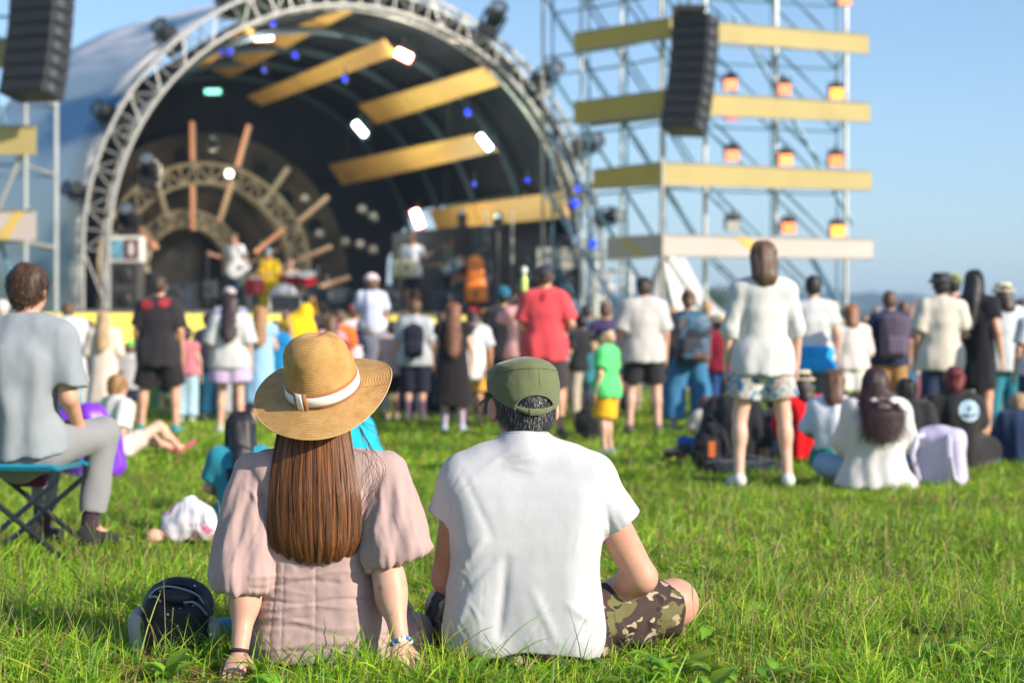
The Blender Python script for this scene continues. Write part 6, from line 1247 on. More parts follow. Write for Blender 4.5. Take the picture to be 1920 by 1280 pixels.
for (cx_, cy_, sx_, sy_, an_, n_) in ((590, 1120, 60, 40, .0, 12), (690, 1150, 25, 40, .5, 6), (460, 980, 22, 60, 1.35, 9), (495, 930, 8, 40, 2.1, 5), (735, 960, 26, 45, 1.7, 8), (700, 1000, 8, 30, 1.0, 5), (520, 1180, 20, 30, .3, 5)):
    for _ in range(n_): x0 = rd.gauss(cx_, sx_); y0 = rd.gauss(cy_, sy_); a = an_ + rd.gauss(0, .16); L_ = rd.uniform(14, 46); DCR.append((x0 - math.cos(a) * L_, y0 + math.sin(a) * L_, x0 + math.cos(a) * L_, y0 - math.sin(a) * L_, rd.uniform(.002, .0042) * rd.choice((-1, 1, 1)), rd.uniform(.0045, .008)))
D_.disp(dfold)
dressm = linen('pink_linen', (.41, .285, .27), .006)
sobj('dress', D_, .0047, dressm, wroot)
# hair: a solid core and thousands of strands over it
core = S()
for py0, w0, dy0, py1, w1, dy1 in ((775, 62, -.01, 835, 68, -.035), (835, 68, -.035, 920, 76, -.07), (920, 76, -.07, 1010, 72, -.082), (1010, 72, -.082, 1030, 60, -.085)):
    for u in (-1, -.33, .33, 1): core.cap(Q(590 + u * (w0 - 22), py0, dy0 + .02 * u * u), Q(590 + u * (w1 - 22), py1, dy1 + .02 * u * u), .034, .032, k=.03)
core.ell(hq(0, -.014, .02), (.086, .1, .1), k=.03)
hobj = sobj('hair', core, .006, hairmat((.055, .024, .012)), wroot)
N = 9000; k = 16; u = rng.uniform(-1, 1, N); v = np.linspace(0, 1, k)[None, :]; cc_ = np.sort(rng.uniform(-1.02, 1.02, 75)); cl = cc_[np.clip(np.searchsorted(cc_, u + rng.normal(0, .012, N)), 0, 74)]
U = u[:, None] + (cl - u)[:, None] * (.08 + .32 * v) + .02 * np.sin(v * 7 + u[:, None] * 40)
ln = 1 - .05 * u ** 2 - .17 * rng.random(N) ** 2 + .02 * np.sin(u * 23); vv = v * ln[:, None]
wd = 66 + 19 * np.sin(np.pi * np.clip(vv * .85, 0, 1)) - 10 * np.clip((vv - .85) / .15, 0, 1) ** 2
px = 590 + U * wd - 3 * np.sin(vv * 4 + u[:, None]) + rng.normal(0, 1.2, N)[:, None] * vv
py = 786 + 270 * vv - 5 * (U ** 2) * vv
lay = rng.random(N)[:, None]
dy = -.052 - .078 * np.clip(vv * 1.9, 0, 1) ** .8 + .042 * np.abs(U) ** 2.4 - .014 * lay + .03 * np.clip((vv - .86) / .14, 0, 1) ** 2 + .003 * np.sin(cl[:, None] * 60 + vv * 5)
dd = 5.35 + dy; paths = np.stack([(px - 960) / F * dd - wroot.location.x, dd - wroot.location.y, CAMH + (640 - py) / F * dd], -1)
wid = np.full((N, k), .0013) * (1 - .6 * v ** 3)
t = np.clip(rng.beta(1.5, 2.6, N) + .2 * np.sin(cl * 91), 0, 1)[:, None]; c0, c1 = np.array([.062, .021, .008]), np.array([.40, .155, .05]); cols = c0 + (c1 - c0) * t
hs = strandmat('brown_strands', .48, .35)
ribbons('hair_strands', paths, wid, cols, hs, hobj, np.stack([.5 * U, -np.ones_like(U), 0 * U], -1))
# loose wisps blown towards her right shoulder
W_ = []
for i in range(16):
    x0 = 668 + rng.uniform(0, 10); a = [(x0, 795 + rng.uniform(0, 10), -.04), (x0 + rng.uniform(6, 26), 835 + rng.uniform(-8, 8), -.05), (x0 + rng.uniform(0, 60), 862 + rng.uniform(-20, 20), -.075), (x0 + rng.uniform(-10, 50), 905 + rng.uniform(-20, 20), -.085), (x0 + rng.uniform(-14, 24), 960 + rng.uniform(-30, 30), -.09)]
    if i > 10: a = [(x0 + 3, 790, -.03), (x0 + 14 + i % 4 * 9, 805, .0), (x0 + 30 + i % 5 * 9, 822, .02), (x0 + 44 + i % 5 * 8, 842, .02), (x0 + 60, 850 + i % 3 * 4, -.02)]
    tt = np.linspace(0, 4, 18); A_ = np.array([Q(*q) for q in a]); P_ = np.stack([np.interp(tt, range(5), A_[:, j]) for j in range(3)], 1)
    for _ in range(3): P_[1:-1] = (P_[:-2] + P_[1:-1] * 2 + P_[2:]) / 4
    W_.append(P_)
ribbons('hair_wisps', np.array(W_), np.full((len(W_), 18), .0012), np.tile(np.array([.06, .022, .012]), (len(W_), 1)) * rng.uniform(.7, 2.4, (len(W_), 1)), hs, hobj)
# straw hat
def strawmat():
    m, nt, b = newmat('woven_straw'); b.inputs['Roughness'].default_value = .62; b.inputs['Specular IOR Level'].default_value = .3
    at = nd(nt, 'ShaderNodeAttribute', attribute_name='weave'); sp = nd(nt, 'ShaderNodeSeparateColor'); nt.links.new(at.outputs['Color'], sp.inputs[0])
    def wave(src, freq, off=None):
        a = nd(nt, 'ShaderNodeMath', operation='MULTIPLY'); a.inputs[1].default_value = freq; nt.links.new(src, a.inputs[0]); o = a.outputs[0]
        if off is not None: s_ = nd(nt, 'ShaderNodeMath', operation='ADD'); nt.links.new(o, s_.inputs[0]); nt.links.new(off, s_.inputs[1]); o = s_.outputs[0]
        c = nd(nt, 'ShaderNodeMath', operation='SINE'); nt.links.new(o, c.inputs[0]); return c.outputs[0]
    ring = wave(sp.outputs[0], 2 * math.pi / .0052); half = nd(nt, 'ShaderNodeMath', operation='MULTIPLY'); half.inputs[1].default_value = 1.3; nt.links.new(ring, half.inputs[0])
    tick = wave(sp.outputs[1], 2 * math.pi / .0048, half.outputs[0])
    ab = nd(nt, 'ShaderNodeMath', operation='MULTIPLY_ADD'); ab.inputs[1].default_value = .35; nt.links.new(tick, ab.inputs[0]); nt.links.new(ring, ab.inputs[2])
    n = noise(nt, 22, 4, .6); mr = nd(nt, 'ShaderNodeMapRange'); mr.inputs[1].default_value = -1.35; mr.inputs[2].default_value = 1.0; nt.links.new(ab.outputs[0], mr.inputs[0])
    r = ramp(nt, mr.outputs[0], [(0, (.34, .16, .045)), (.35, (.64, .36, .12)), (1, (.80, .49, .19))]); r2 = ramp(nt, n.outputs[0], [(.3, (.80, .70, .58)), (.6, (1, 1, 1))])
    mx = nd(nt, 'ShaderNodeMix', data_type='RGBA', blend_type='MULTIPLY'); mx.inputs[0].default_value = 1; nt.links.new(r.outputs[0], mx.inputs[6]); nt.links.new(r2.outputs[0], mx.inputs[7]); nt.links.new(mx.outputs[2], b.inputs['Base Color'])
    bump(nt, b, ab.outputs[0], .8, .0016); return m
hat = empty('straw_hat', tuple(P(606, 728, 5.385)), 'wide-brimmed woven straw hat with brown and white ribbon worn by the woman in front', 'hat')
HMt = Matrix.Rotation(R(27), 3, 'X') @ Matrix.Rotation(R(-7), 3, 'Y') @ Matrix.Rotation(R(-6), 3, 'Z')
sm = strawmat(); nph = 128; ph = np.linspace(0, 2 * np.pi, nph, endpoint=False)
def hatpt(r, z, ph_, crown):
    rx, ry = r * .96, r * 1.1; x, y = rx * np.cos(ph_), ry * np.sin(ph_)
    if crown:
        zz = np.broadcast_to(z, x.shape).copy(); top = np.clip((z - .12) / .07, 0, 1)
        front = np.clip(y / .1, 0, 1); x = x * (1 - .34 * front * np.clip((z - .07) / .09, 0, 1))
        zz = zz - top * .026 * np.exp(-(x / .03) ** 2) * np.clip((y + .06) / .1, 0, 1) + top * .012 * np.clip(-y / .06 + .4, 0, 1)
        return x, y, zz
    t = (r - .12) / .105
    zz = z + .013 * t ** 2 * np.cos(2 * ph_) - .018 * t ** 2 * np.clip(-np.sin(ph_), 0, 1) + .006 * t * np.sin(3 * ph_ + 1)
    return x, y, zz
def surf(prof, crown, name, flip=False, s0=0):
    V = []; W2 = []; s_ = s0; pr = None
    for r, z in prof:
        if pr is not None: s_ += math.hypot(r - pr[0], z - pr[1])
        pr = (r, z); x, y, zz = hatpt(r, z, ph, crown); V.append(np.stack([x, y, zz], 1)); W2.append(np.stack([np.full(nph, s_), ph * max(r, .03), 0 * ph, 0 * ph + 1], 1))
    V = np.concatenate(V) @ np.array(HMt).T; I = np.arange(len(V)).reshape(-1, nph); J2 = np.roll(I, -1, 1); q = np.stack([I[:-1], J2[:-1], J2[1:], I[1:]], -1).reshape(-1, 4)
    me = mesh_np(name, V, q); at = me.color_attributes.new('weave', 'FLOAT_COLOR', 'POINT'); at.data.foreach_set('color', np.concatenate(W2).astype(np.float32).ravel())
    o = link(name, me, sm, hat); md = o.modifiers.new('t', 'SOLIDIFY'); md.thickness = .0022; md.offset = 0; return o
crp = [(.121, -.004)] + [(.120 - .012 * (z / .12) ** 1.5, z) for z in np.linspace(0, .12, 26)] + [(.108 * math.cos(a), .12 + .072 * math.sin(a)) for a in np.linspace(.06, 1.52, 30)] + [(.0015, .192)]
surf(crp, True, 'crown'); brp = [(.119 + .108 * t, -.003 - .006 * t) for t in np.linspace(0, 1, 34)]; surf(brp, False, 'brim')
b = MB(); x, y, zz = hatpt(.2275, -.009, np.append(ph, ph[:1]), False); b.tube([HMt @ Vector(p) for p in zip(x, y, zz)], .0022, 5, False); o = b.build('brim_edge', plain('straw_edge', (.55, .36, .15), .7), hat, True)
def bandring(z0, z1, off, m, name):
    V = []
    for z, o_ in ((z0, off), (z0 + .0005, off + .0012), (z1 - .0005, off + .0012), (z1, off)):
        r = .1205 - .012 * max(z / .12, 0) ** 1.5 + o_; x, y, z2 = hatpt(r, z, ph, True); V.append(np.stack([x, y, z2], 1))
    V = np.concatenate(V) @ np.array(HMt).T; I = np.arange(len(V)).reshape(-1, nph); J2 = np.roll(I, -1, 1)
    return link(name, mesh_np(name, V, np.stack([I[:-1], J2[:-1], J2[1:], I[1:]], -1).reshape(-1, 4)), m, hat)
ribb = linen('brown_ribbon', (.33, .14, .055), .0006); ribw = linen('white_ribbon', (.78, .75, .72), .0006)
bandring(-.002, .050, .0005, ribb, 'ribbon'); bandring(.009, .039, .0022, ribw, 'ribbon_stripe')
pb = -R(111)      # bow at the back, left of centre
bw = hat
def bowpt(dx, z, off): 
    r = .1205 + off; a = pb + dx / .125; x, y, z2 = hatpt(r, z, np.array([a]), True); return HMt @ Vector((x[0], y[0], z2[0]))
for nm, w0, w1, off, m_ in (('bow_loop', -.027, .027, .0075, ribb), ('bow_stripe', -.014, .014, .0098, ribw)):
    b = MB(); n = 6; V = [bowpt(w0 + (w1 - w0) * i / n, z, off + (.0 if 0 < i < n else -.004)) for z in (-.007, .056) for i in range(n + 1)]
    b._a(V, [(i, i + 1, n + 2 + i, n + 1 + i) for i in range(n)]); o = b.build(nm, m_, hat, True); md = o.modifiers.new('t', 'SOLIDIFY'); md.thickness = .0022
# bracelet of beads on her right wrist, dark band on the left
br = empty('bead_bracelet', tuple(P(749, 1213, 5.19)), 'beaded bracelet of white, blue and clear beads on the right wrist of the woman', 'bracelet')
wrd = (Vector(Q(752, 1208, -.165)) - Vector(Q(726, 1070, -.075))).normalized(); _, bu, bv = frame(wrd); wc = Vector(Q(751, 1203, -.162)) + wroot.location - br.location
n = 17
for i in range(n):
    a = 2 * math.pi * i / n; c = wc + (bu * math.cos(a) + bv * math.sin(a)) * .031 + wrd * .004 * math.sin(a * 2); big = i % 4 == 0
    b = MB(); r_ = .0085 if big else .0055; b.lathe([(.0005, -r_), (r_ * .75, -r_ * .7), (r_, 0), (r_ * .75, r_ * .7), (.0005, r_)], c, 10); b.build('bead', plain('bead', [(.75, .75, .73), (.02, .05, .35), (.1, .45, .5), (.04, .1, .5)][i % 4], .2), br, True)
wb = empty('wristband', tuple(P(448, 1232, 5.21)), 'dark band on the left wrist of the woman in straw hat', 'wristband'); b = MB(); d1 = (Vector(Q(449, 1225, -.135)) - Vector(Q(464, 1076, -.045))).normalized(); q1 = d1.to_track_quat('Z', 'Y').to_matrix()
b.lathe([(.029, -.006), (.032, 0), (.029, .006)], Vector(Q(449, 1221, -.133)) + wroot.location - wb.location, 20, q1); b.build('band', plain('dark_strap', (.03, .02, .025), .5), wb, True)

# ---------------- man ----------------
mroot = empty('person', (.04, 5.33, 0), 'man in white t-shirt and camouflage shorts sitting cross-legged on the grass, seen from behind', 'person', 'people near the camera'); Q = loc(mroot)
B = S(); fv = Vector((-.29, .95, -.06)).normalized()
bars(B, Q, [(905, 850, 1125, .07, .02), (960, 860, 1115, .09, 0), (1030, 865, 1105, .1, 0), (1100, 865, 1105, .1, .01), (1170, 865, 1110, .11, .03)])
B.cap(Q(985, 850, .02), Q(980, 775, .07), .068, .064, k=.04); hq, hM = head_sdf(B, Q(980, 757, .09), 1.17, fv)
for sd in (-1, 1): B.ell(hq(sd * .089, -.010, -.016), (.015, .024, .040), k=.01, M=hM); B.ell(hq(sd * .094, -.022, -.014), (.006, .01, .022), k=.008, op='s', M=hM)
fing = MB()
for sd, sh, el, wr, l2 in ((1, Q(1108, 905, .02), Q(1203, 1082, .08), Q(1115, 1118, .30), Q(1060, 1125, .42)), (-1, Q(866, 905, .02), Q(838, 1082, .10), Q(905, 1110, .32), Q(950, 1120, .42))):
    B.cap(sh, el, .060 if sd > 0 else .056, .049, k=.02); B.cap(el, wr, .048, .031, k=.02); B.ell(mixp(el, wr, .2), (.05, .05, .048), k=.03)
    hand(B, fing, wr, tuple(Vector(wr) - (Vector(l2) - Vector(wr))), sd, 1.05, .6, 8)
for sd, hi, kn, an in ((1, Q(1060, 1172, .06), Q(1264, 1130, .34), Q(1010, 1190, .52)), (-1, Q(900, 1172, .06), Q(842, 1140, .40), Q(1010, 1175, .62))):
    B.cap(hi, kn, .1, .077, k=.04); B.cap(kn, an, .068, .04, k=.04); B.ell(mixp(kn, an, .35), (.07, .06, .06), k=.03); B.cap(an, vadd(an, (-.17 * sd, .06, -.02)), .036, .03, k=.02)
B.plane((0, 0, 0), (0, 0, -1))
sobj('body', B, .0056, MS, mroot, fing)
T_ = S()
bars(T_, Q, [(902, 822, 1156, .086, .015), (945, 834, 1142, .105, 0), (1000, 843, 1130, .112, -.005), (1055, 846, 1122, .112, -.005), (1105, 840, 1124, .115, 0), (1150, 835, 1131, .12, .01), (1195, 832, 1136, .12, .02)], k=.05)
T_.cap(Q(985, 862, .02), Q(880, 890, .02), .078, .068, k=.04); T_.cap(Q(985, 862, .02), Q(1098, 890, .02), .078, .07, k=.04); T_.cap(Q(985, 848, .025), Q(915, 872, .02), .066, .066, k=.04); T_.cap(Q(985, 848, .025), Q(1062, 870, .02), .066, .066, k=.04); T_.cap(Q(985, 856, .02), Q(983, 834, .03), .082, .076, k=.03)
zc = Q(985, 1219, 0)[2]
T_.fn(lambda X, Y, Z: (zc + .006 * np.sin(X * 17 + 1) - .02 * (X > .16) * np.clip((X - .16) / .06, 0, 1)) - Z)
T_.cap(Q(868, 902, .02), Q(836, 973, .03), .067, .066, k=.03, cut=.0); T_.cap(Q(1106, 900, .02), Q(1166, 981, .035), .074, .071, k=.03, cut=.0)
T_.ell(Q(982, 802, .045), (.066, .078, .026), k=.01, op='s')
x_ = lambda px: Q(px, 1000, 0)[0]; z_ = lambda py: Q(985, py, 0)[2]
def mfold(X, Y, Z):
    d = .005 * fbm(X * 7, Y * 7, Z * 4, 2) + .0009 * fbm(X * 34, Y * 34, Z * 20, 2); low = np.clip((z_(1000) - Z) / .25, 0, 1)
    d = d + .006 * low * np.sin(X * 34 + 2.5 * np.sin(Z * 9) + 1.2) * np.clip(1 - np.abs(X - x_(930)) / .16, 0, 1)
    for x0, y0, x1, y1, a, w_ in ((838, 1100, 905, 1005, .008, .013), (842, 1130, 925, 1040, -.006, .012), (936, 1180, 950, 1040, -.010, .015), (850, 1180, 880, 1110, .008, .013), (1112, 1030, 1080, 1130, -.005, .012), (1128, 1170, 1060, 1120, .005, .012), (868, 880, 925, 1000, -.004, .012), (1145, 1000, 1128, 935, -.007, .010), (858, 1000, 846, 930, -.006, .010), (1040, 1190, 1000, 1100, .005, .015), (960, 840, 900, 880, .004, .01)):
        ax, az, bx, bz = x_(x0), z_(y0), x_(x1), z_(y1); L = (bx - ax) ** 2 + (bz - az) ** 2
        t = np.clip(((X - ax) * (bx - ax) + (Z - az) * (bz - az)) / L, 0, 1); q = np.sqrt((X - ax - (bx - ax) * t) ** 2 + (Z - az - (bz - az) * t) ** 2)
        d = d - a * .85 * np.exp(-(q / w_) ** 2) * np.sin(np.pi * (.15 + .7 * t)) * (Y < .1)
    for (x0, y0, x1, y1, a, w_) in MCR:
        ax, az, bx, bz = x_(x0), z_(y0), x_(x1), z_(y1); L = (bx - ax) ** 2 + (bz - az) ** 2
        t = np.clip(((X - ax) * (bx - ax) + (Z - az) * (bz - az)) / L, 0, 1); q = np.sqrt((X - ax - (bx - ax) * t) ** 2 + (Z - az - (bz - az) * t) ** 2)
        d = d - a * (np.exp(-(q / w_) ** 2) - .5 * np.exp(-(q / (w_ * 2.4)) ** 2)) * np.sin(np.pi * (.1 + .8 * t)) * (Y < .1)
    return d
rc = random.Random(4); MCR = []
for (cx_, cy_, sx_, sy_, an_, n_) in ((865, 1080, 30, 60, 2.2, 9), (860, 1170, 30, 40, 1.9, 7), (1105, 1160, 25, 45, .9, 6), (1110, 1050, 14, 40, 1.2, 5), (940, 1160, 50, 50, 1.7, 9), (850, 950, 16, 40, 1.4, 6), (1135, 950, 14, 30, 1.9, 6), (980, 850, 60, 12, .2, 5), (1030, 1180, 40, 25, 1.4, 5)):
    for _ in range(n_): x0 = rc.gauss(cx_, sx_); y0 = rc.gauss(cy_, sy_); a = an_ + rc.gauss(0, .3); L_ = rc.uniform(14, 38); MCR.append((x0 - math.cos(a) * L_, y0 + math.sin(a) * L_, x0 + math.cos(a) * L_, y0 - math.sin(a) * L_, rc.uniform(.0018, .0036) * rc.choice((-1, 1, 1)), rc.uniform(.0045, .008)))
T_.disp(mfold); tee = linen('white_jersey', (.47, .47, .495), .006)
sobj('shirt', T_, .0052, tee, mroot)
col = MB(); cc = Q(982, 814, .04); pts = [Vector(cc) + Vector((.070 * math.cos(a), .076 * math.sin(a), -.004 - .014 * math.sin(a) + .0 * math.cos(a))) for a in np.linspace(0, 2 * math.pi, 40)]; col.tube(pts, .0048, 8, False); col.build('collar', tee, mroot, True)
def camo():
    m, nt, b = newmat('camouflage_cloth'); b.inputs['Roughness'].default_value = .85; b.inputs['Specular IOR Level'].default_value = .15
    tc = nd(nt, 'ShaderNodeTexCoord'); wv = noise(nt, 9, 2); ad = nd(nt, 'ShaderNodeVectorMath', operation='MULTIPLY_ADD'); ad.inputs[1].default_value = (.07, .07, .07); nt.links.new(wv.outputs['Color'], ad.inputs[0]); nt.links.new(tc.outputs['Object'], ad.inputs[2])
    def layer(prev, off, sc_, thr, c):
        mp = nd(nt, 'ShaderNodeMapping'); mp.inputs['Location'].default_value = off; mp.inputs['Scale'].default_value = (.8, .8, 1.5); nt.links.new(ad.outputs[0], mp.inputs['Vector'])
        q = nd(nt, 'ShaderNodeTexNoise'); q.inputs['Scale'].default_value = sc_; q.inputs['Detail'].default_value = 1.5; nt.links.new(mp.outputs[0], q.inputs['Vector'])
        t = nd(nt, 'ShaderNodeMapRange'); t.inputs[1].default_value = thr; t.inputs[2].default_value = thr + .012; nt.links.new(q.outputs[0], t.inputs[0])
        mx = nd(nt, 'ShaderNodeMix', data_type='RGBA'); nt.links.new(t.outputs[0], mx.inputs[0]); nt.links.new(prev, mx.inputs[6]) if prev is not None else None
        if prev is None: mx.inputs[6].default_value = (.055, .036, .032, 1)
        mx.inputs[7].default_value = c4(c); return mx.outputs[2]
    o_ = layer(None, (0, 0, 0), 13, .56, (.13, .12, .05)); o_ = layer(o_, (3, 1, 2), 16, .62, (.36, .29, .20)); o_ = layer(o_, (7, 5, 1), 19, .60, (.03, .022, .02))
    class r: outputs = [o_]
    nt.links.new(r.outputs[0], b.inputs['Base Color']); n1 = noise(nt, 15, 4, .65); k1 = bump(nt, b, n1.outputs[0], .9, .014); n2 = noise(nt, 300, 2); bump(nt, b, n2.outputs[0], .3, .001, k1); return m
G_ = S()
for hi, kn in ((Q(1050, 1178, .05), Q(1243, 1140, .31)), (Q(910, 1178, .05), Q(848, 1146, .36))): G_.cap(hi, kn, .128, .100, k=.05, cut=.01)
bars(G_, Q, [(1190, 846, 1122, .118, .03), (1225, 848, 1124, .115, .05)], k=.05); G_.plane((0, 0, .002), (0, 0, -1))
G_.disp(lambda X, Y, Z: .010 * fbm(X * 16, Y * 10, Z * 16) + .006 * np.sin(X * 42 + 14 * Z + 2 * np.sin(Z * 22))); sobj('shorts', G_, .0058, camo(), mroot)
# cargo pocket on the right thigh
G2 = S(); G2.box(tuple(Vector(Q(1178, 1185, .13))), (.055, .012, .045), .010, M=Matrix.Rotation(.25, 3, 'Y') @ Matrix.Rotation(.55, 3, 'Z')); G2.disp(lambda X, Y, Z: .006 * fbm(X * 20, Y * 20, Z * 20)); sobj('pocket', G2, .005, camo(), mroot)
b = MB(); b.tube([Q(x, 1222, .02 + .00002 * abs(x - 985) ** 1.5) for x in range(880, 1100, 12)], .010, 6); b.build('belt', plain('dark_webbing', (.03, .028, .022), .7), mroot, True)
# short greying hair
core = S(); core.ell(hq(0, -.016, .012), (.0835 * 1.17, .1 * 1.17, .098 * 1.17), k=.02, M=hM); core.ell(hq(0, -.05, -.036), (.066 * 1.17, .054 * 1.17, .05 * 1.17), k=.03, M=hM); core.ell(hq(0, .09, -.03), (.1, .085, .125), k=.02, op='s', M=hM)
for sd in (-1, 1): core.ell(hq(sd * .092, .006, -.022), (.02, .036, .05), k=.008, op='s', M=hM)
hob = sobj('hair', core, .0045, hairmat((.022, .020, .024)), mroot)
hair_on(hob, 15000, .015, [((.016, .016, .02), .70), ((.10, .10, .11), .20), ((.34, .34, .36), .10)], lambda c, n: c[:, 1] < .35, lambda c, n: np.stack([-.25 * n[:, 0], 0 * c[:, 0], -np.ones(len(c))], 1), strandmat('grey_strands', .4, .5))
# olive field cap with rear opening and strap
cap = empty('field_cap', hq(0, 0, 0) + Vector(mroot.location), 'olive green cotton field cap with a strap at the back worn by the man', 'cap'); capm = linen('olive_twill', (.125, .14, .07), .012)
s_ = 1.17
def cappt(a, v):
    """a: angle from straight back, v 0..1 wall, 1..2 crown; head frame"""
    cb = np.cos(a); zb = .030 - .062 * np.clip(cb, 0, 1) ** 1.2; zt = .088 + .004 * np.cos(2 * a)
    vw = np.clip(v, 0, 1); vc = np.clip(v - 1, 0, 1)
    z = zb + (zt - zb) * vw + .036 * np.sin(vc * np.pi / 2); r = (1 + .04 * np.sin(vw * np.pi)) * np.cos(vc * np.pi / 2) ** .72
    r = r * (1 - .05 * vw) + .010 * np.exp(-((v - 1.0) / .05) ** 2) * .3
    wr = .004 * fbm(a * 2.3, v * 1.6, 0 * a, 3) + .003 * np.exp(-((v - 1) / .25) ** 2) * vnoise(a * 9, v * 2, 0 * a)
    rx, ry = .0955 * r + wr, .110 * r + wr; return np.stack([rx * np.sin(a), -ry * cb - .010, z], -1) * s_
na, nv = 160, 64; aa = np.linspace(-np.pi, np.pi, na, endpoint=False); vvv = np.concatenate([np.linspace(0, 1, 40), np.linspace(1.04, 2, 24)]); AA, VV = np.meshgrid(aa, vvv, indexing='ij'); V = cappt(AA, VV)
HM_ = np.array(hM); V2 = V.reshape(-1, 3) @ HM_.T; I = np.arange(len(V2)).reshape(na, len(vvv)); J2 = np.roll(I, -1, 0); q = np.stack([I[:, :-1], J2[:, :-1], J2[:, 1:], I[:, 1:]], -1)
am = (AA[:, :-1] + .5 * (2 * np.pi / na)); zm = (V[:, :-1, 2] + V[:, 1:, 2]) / 2 / s_; mask = ((am / .58) ** 2 + ((zm + .0145) / .036) ** 2 < 1) & (zm > -.0155) | ((np.abs(am) < .60) & (zm < -.0145))
q = q[~mask]; me = mesh_np('crown', V2, q); o = link('crown', me, capm, cap); md = o.modifiers.new('t', 'SOLIDIFY'); md.thickness = .002
def capedge(a, z): # point on wall at angle a and height z (head frame units before scale)
    cb = math.cos(a); rx, ry = .0955 * 1.03, .110 * 1.03; return Vector(HM_ @ (np.array([rx * math.sin(a), -ry * cb - .010, z]) * s_))
b = MB(); b.tube([capedge(.585 * math.cos(t), -.0145 + .036 * math.sin(t)) for t in np.linspace(-.12, math.pi + .12, 30)], .0028, 6); b.build('opening_trim', capm, cap, True)
def strapband(a0, a1, z0f, z1f, off, nm):
    V = []; n = 24
    for i in range(n + 1):
        a = a0 + (a1 - a0) * i / n
        for z in (z0f(a), z1f(a)): p = capedge(a, z); V.append(p + (Vector(HM_ @ np.array([math.sin(a), -math.cos(a), 0]))) * off)
    me = mesh_np(nm, V, np.array([(2 * i, 2 * i + 2, 2 * i + 3, 2 * i + 1) for i in range(n)])); o = link(nm, me, capm, cap); md = o.modifiers.new('t', 'SOLIDIFY'); md.thickness = .002; return o
strapband(-.66, .66, lambda a: -.033 + .022 * (abs(a) / .66) ** 2, lambda a: -.016 + .014 * (abs(a) / .66) ** 2, .001, 'strap'); strapband(-.2, .14, lambda a: -.034, lambda a: -.0155, .0035, 'strap_buckle')
for zz in (.0865,):
    b = MB(); pts = [Vector(HM_ @ (cappt(np.array([a]), np.array([1.0]))[0] * 1.006)) for a in np.linspace(-np.pi, np.pi, 70)]; b.tube(pts, .0017, 5, False); b.build('crown_seam', capm, cap, True)
b = MB(); b.tube([Vector(HM_ @ (cappt(np.array([.12]), np.array([v]))[0] * 1.003)) for v in np.linspace(.64, 1, 8)], .0013, 5); b.build('back_seam', capm, cap, True)
V = []; nb_ = 25; 
for t in np.linspace(0, 1, 6):
    for a in np.linspace(-1.25, 1.25, nb_): r = 1 + .62 * t * math.cos(a * .95) ** .8; V.append(Vector(HM_ @ (np.array([.0905 * r * math.sin(a), .1085 * r * math.cos(a) - .010, .032 - .014 * t - .020 * t * abs(math.sin(a)) ** 1.5]) * s_)))
me = mesh_np('visor', V, np.array([(i * nb_ + j, i * nb_ + j + 1, (i + 1) * nb_ + j + 1, (i + 1) * nb_ + j) for i in range(5) for j in range(nb_ - 1)])); o = link('visor', me, capm, cap); md = o.modifiers.new('t', 'SOLIDIFY'); md.thickness = .003

# ---------------- child's rucksack lying open beside her ----------------
rk = empty('rucksack', (P(338, 0, 5.5).x, 5.5, 0), 'small open black rucksack with white dots and grey piping on the grass beside the woman', 'bag'); Qb = loc(rk, 5.5)
def dotcloth():
    m, nt, b = newmat('dotted_black_cloth'); b.inputs['Roughness'].default_value = .7
    v = nd(nt, 'ShaderNodeTexVoronoi'); v.inputs['Scale'].default_value = 26; tc = nd(nt, 'ShaderNodeTexCoord'); nt.links.new(tc.outputs['Object'], v.inputs['Vector'])
    r = ramp(nt, v.outputs['Distance'], [(.0, (.75, .75, .75)), (.10, (.75, .75, .75)), (.12, (.008, .010, .018))]); nt.links.new(r.outputs[0], b.inputs['Base Color']); n = noise(nt, 14, 3); bump(nt, b, n.outputs[0], .6, .008); return m
dc = dotcloth(); s_ = S()
s_.box(Qb(332, 1172, .02), (.102, .085, .105), .06); s_.ell(Qb(335, 1130, .05), (.105, .09, .085), k=.05); s_.ell(Qb(295, 1135, -.03), (.036, .035, .035), k=.02); s_.ell(Qb(362, 1150, -.03), (.05, .04, .05), k=.02)
s_.ell(Qb(328, 1118, -.06), (.080, .095, .036), k=.008, op='s', M=Matrix.Rotation(.16, 3, 'Y')); s_.plane((0, 0, 0), (0, 0, -1)); s_.disp(lambda X, Y, Z: .005 * fbm(X * 16, Y * 16, Z * 16)); sobj('main_compartment', s_, .005, dc, rk)
b = MB(); s2 = S(); s2.ell(Qb(330, 1120, .005), (.07, .03, .032), k=0); sobj('lining', s2, .006, blackm, rk)
pip = plain('grey_piping', (.22, .27, .32), .5)
def smooth(pts, n=24):
    A = np.array(pts, float); t = np.linspace(0, len(A) - 1, n); Pn = np.stack([np.interp(t, range(len(A)), A[:, j]) for j in range(3)], 1)
    for _ in range(4): Pn[1:-1] = (Pn[:-2] + 2 * Pn[1:-1] + Pn[2:]) / 4
    return [tuple(p) for p in Pn]
for pts in ([(279, 1118, -.045), (290, 1104, -.05), (310, 1097, -.055), (335, 1101, -.06), (362, 1109, -.055), (378, 1120, -.045), (388, 1150, -.03)], [(280, 1119, -.065), (292, 1117, -.07), (302, 1128, -.07)], [(345, 1129, -.075), (362, 1127, -.08), (376, 1137, -.07), (388, 1152, -.05)]):
    b = MB(); b.tube(smooth([Qb(*p) for p in pts]), .0035, 7); b.build('piping', pip, rk, True)
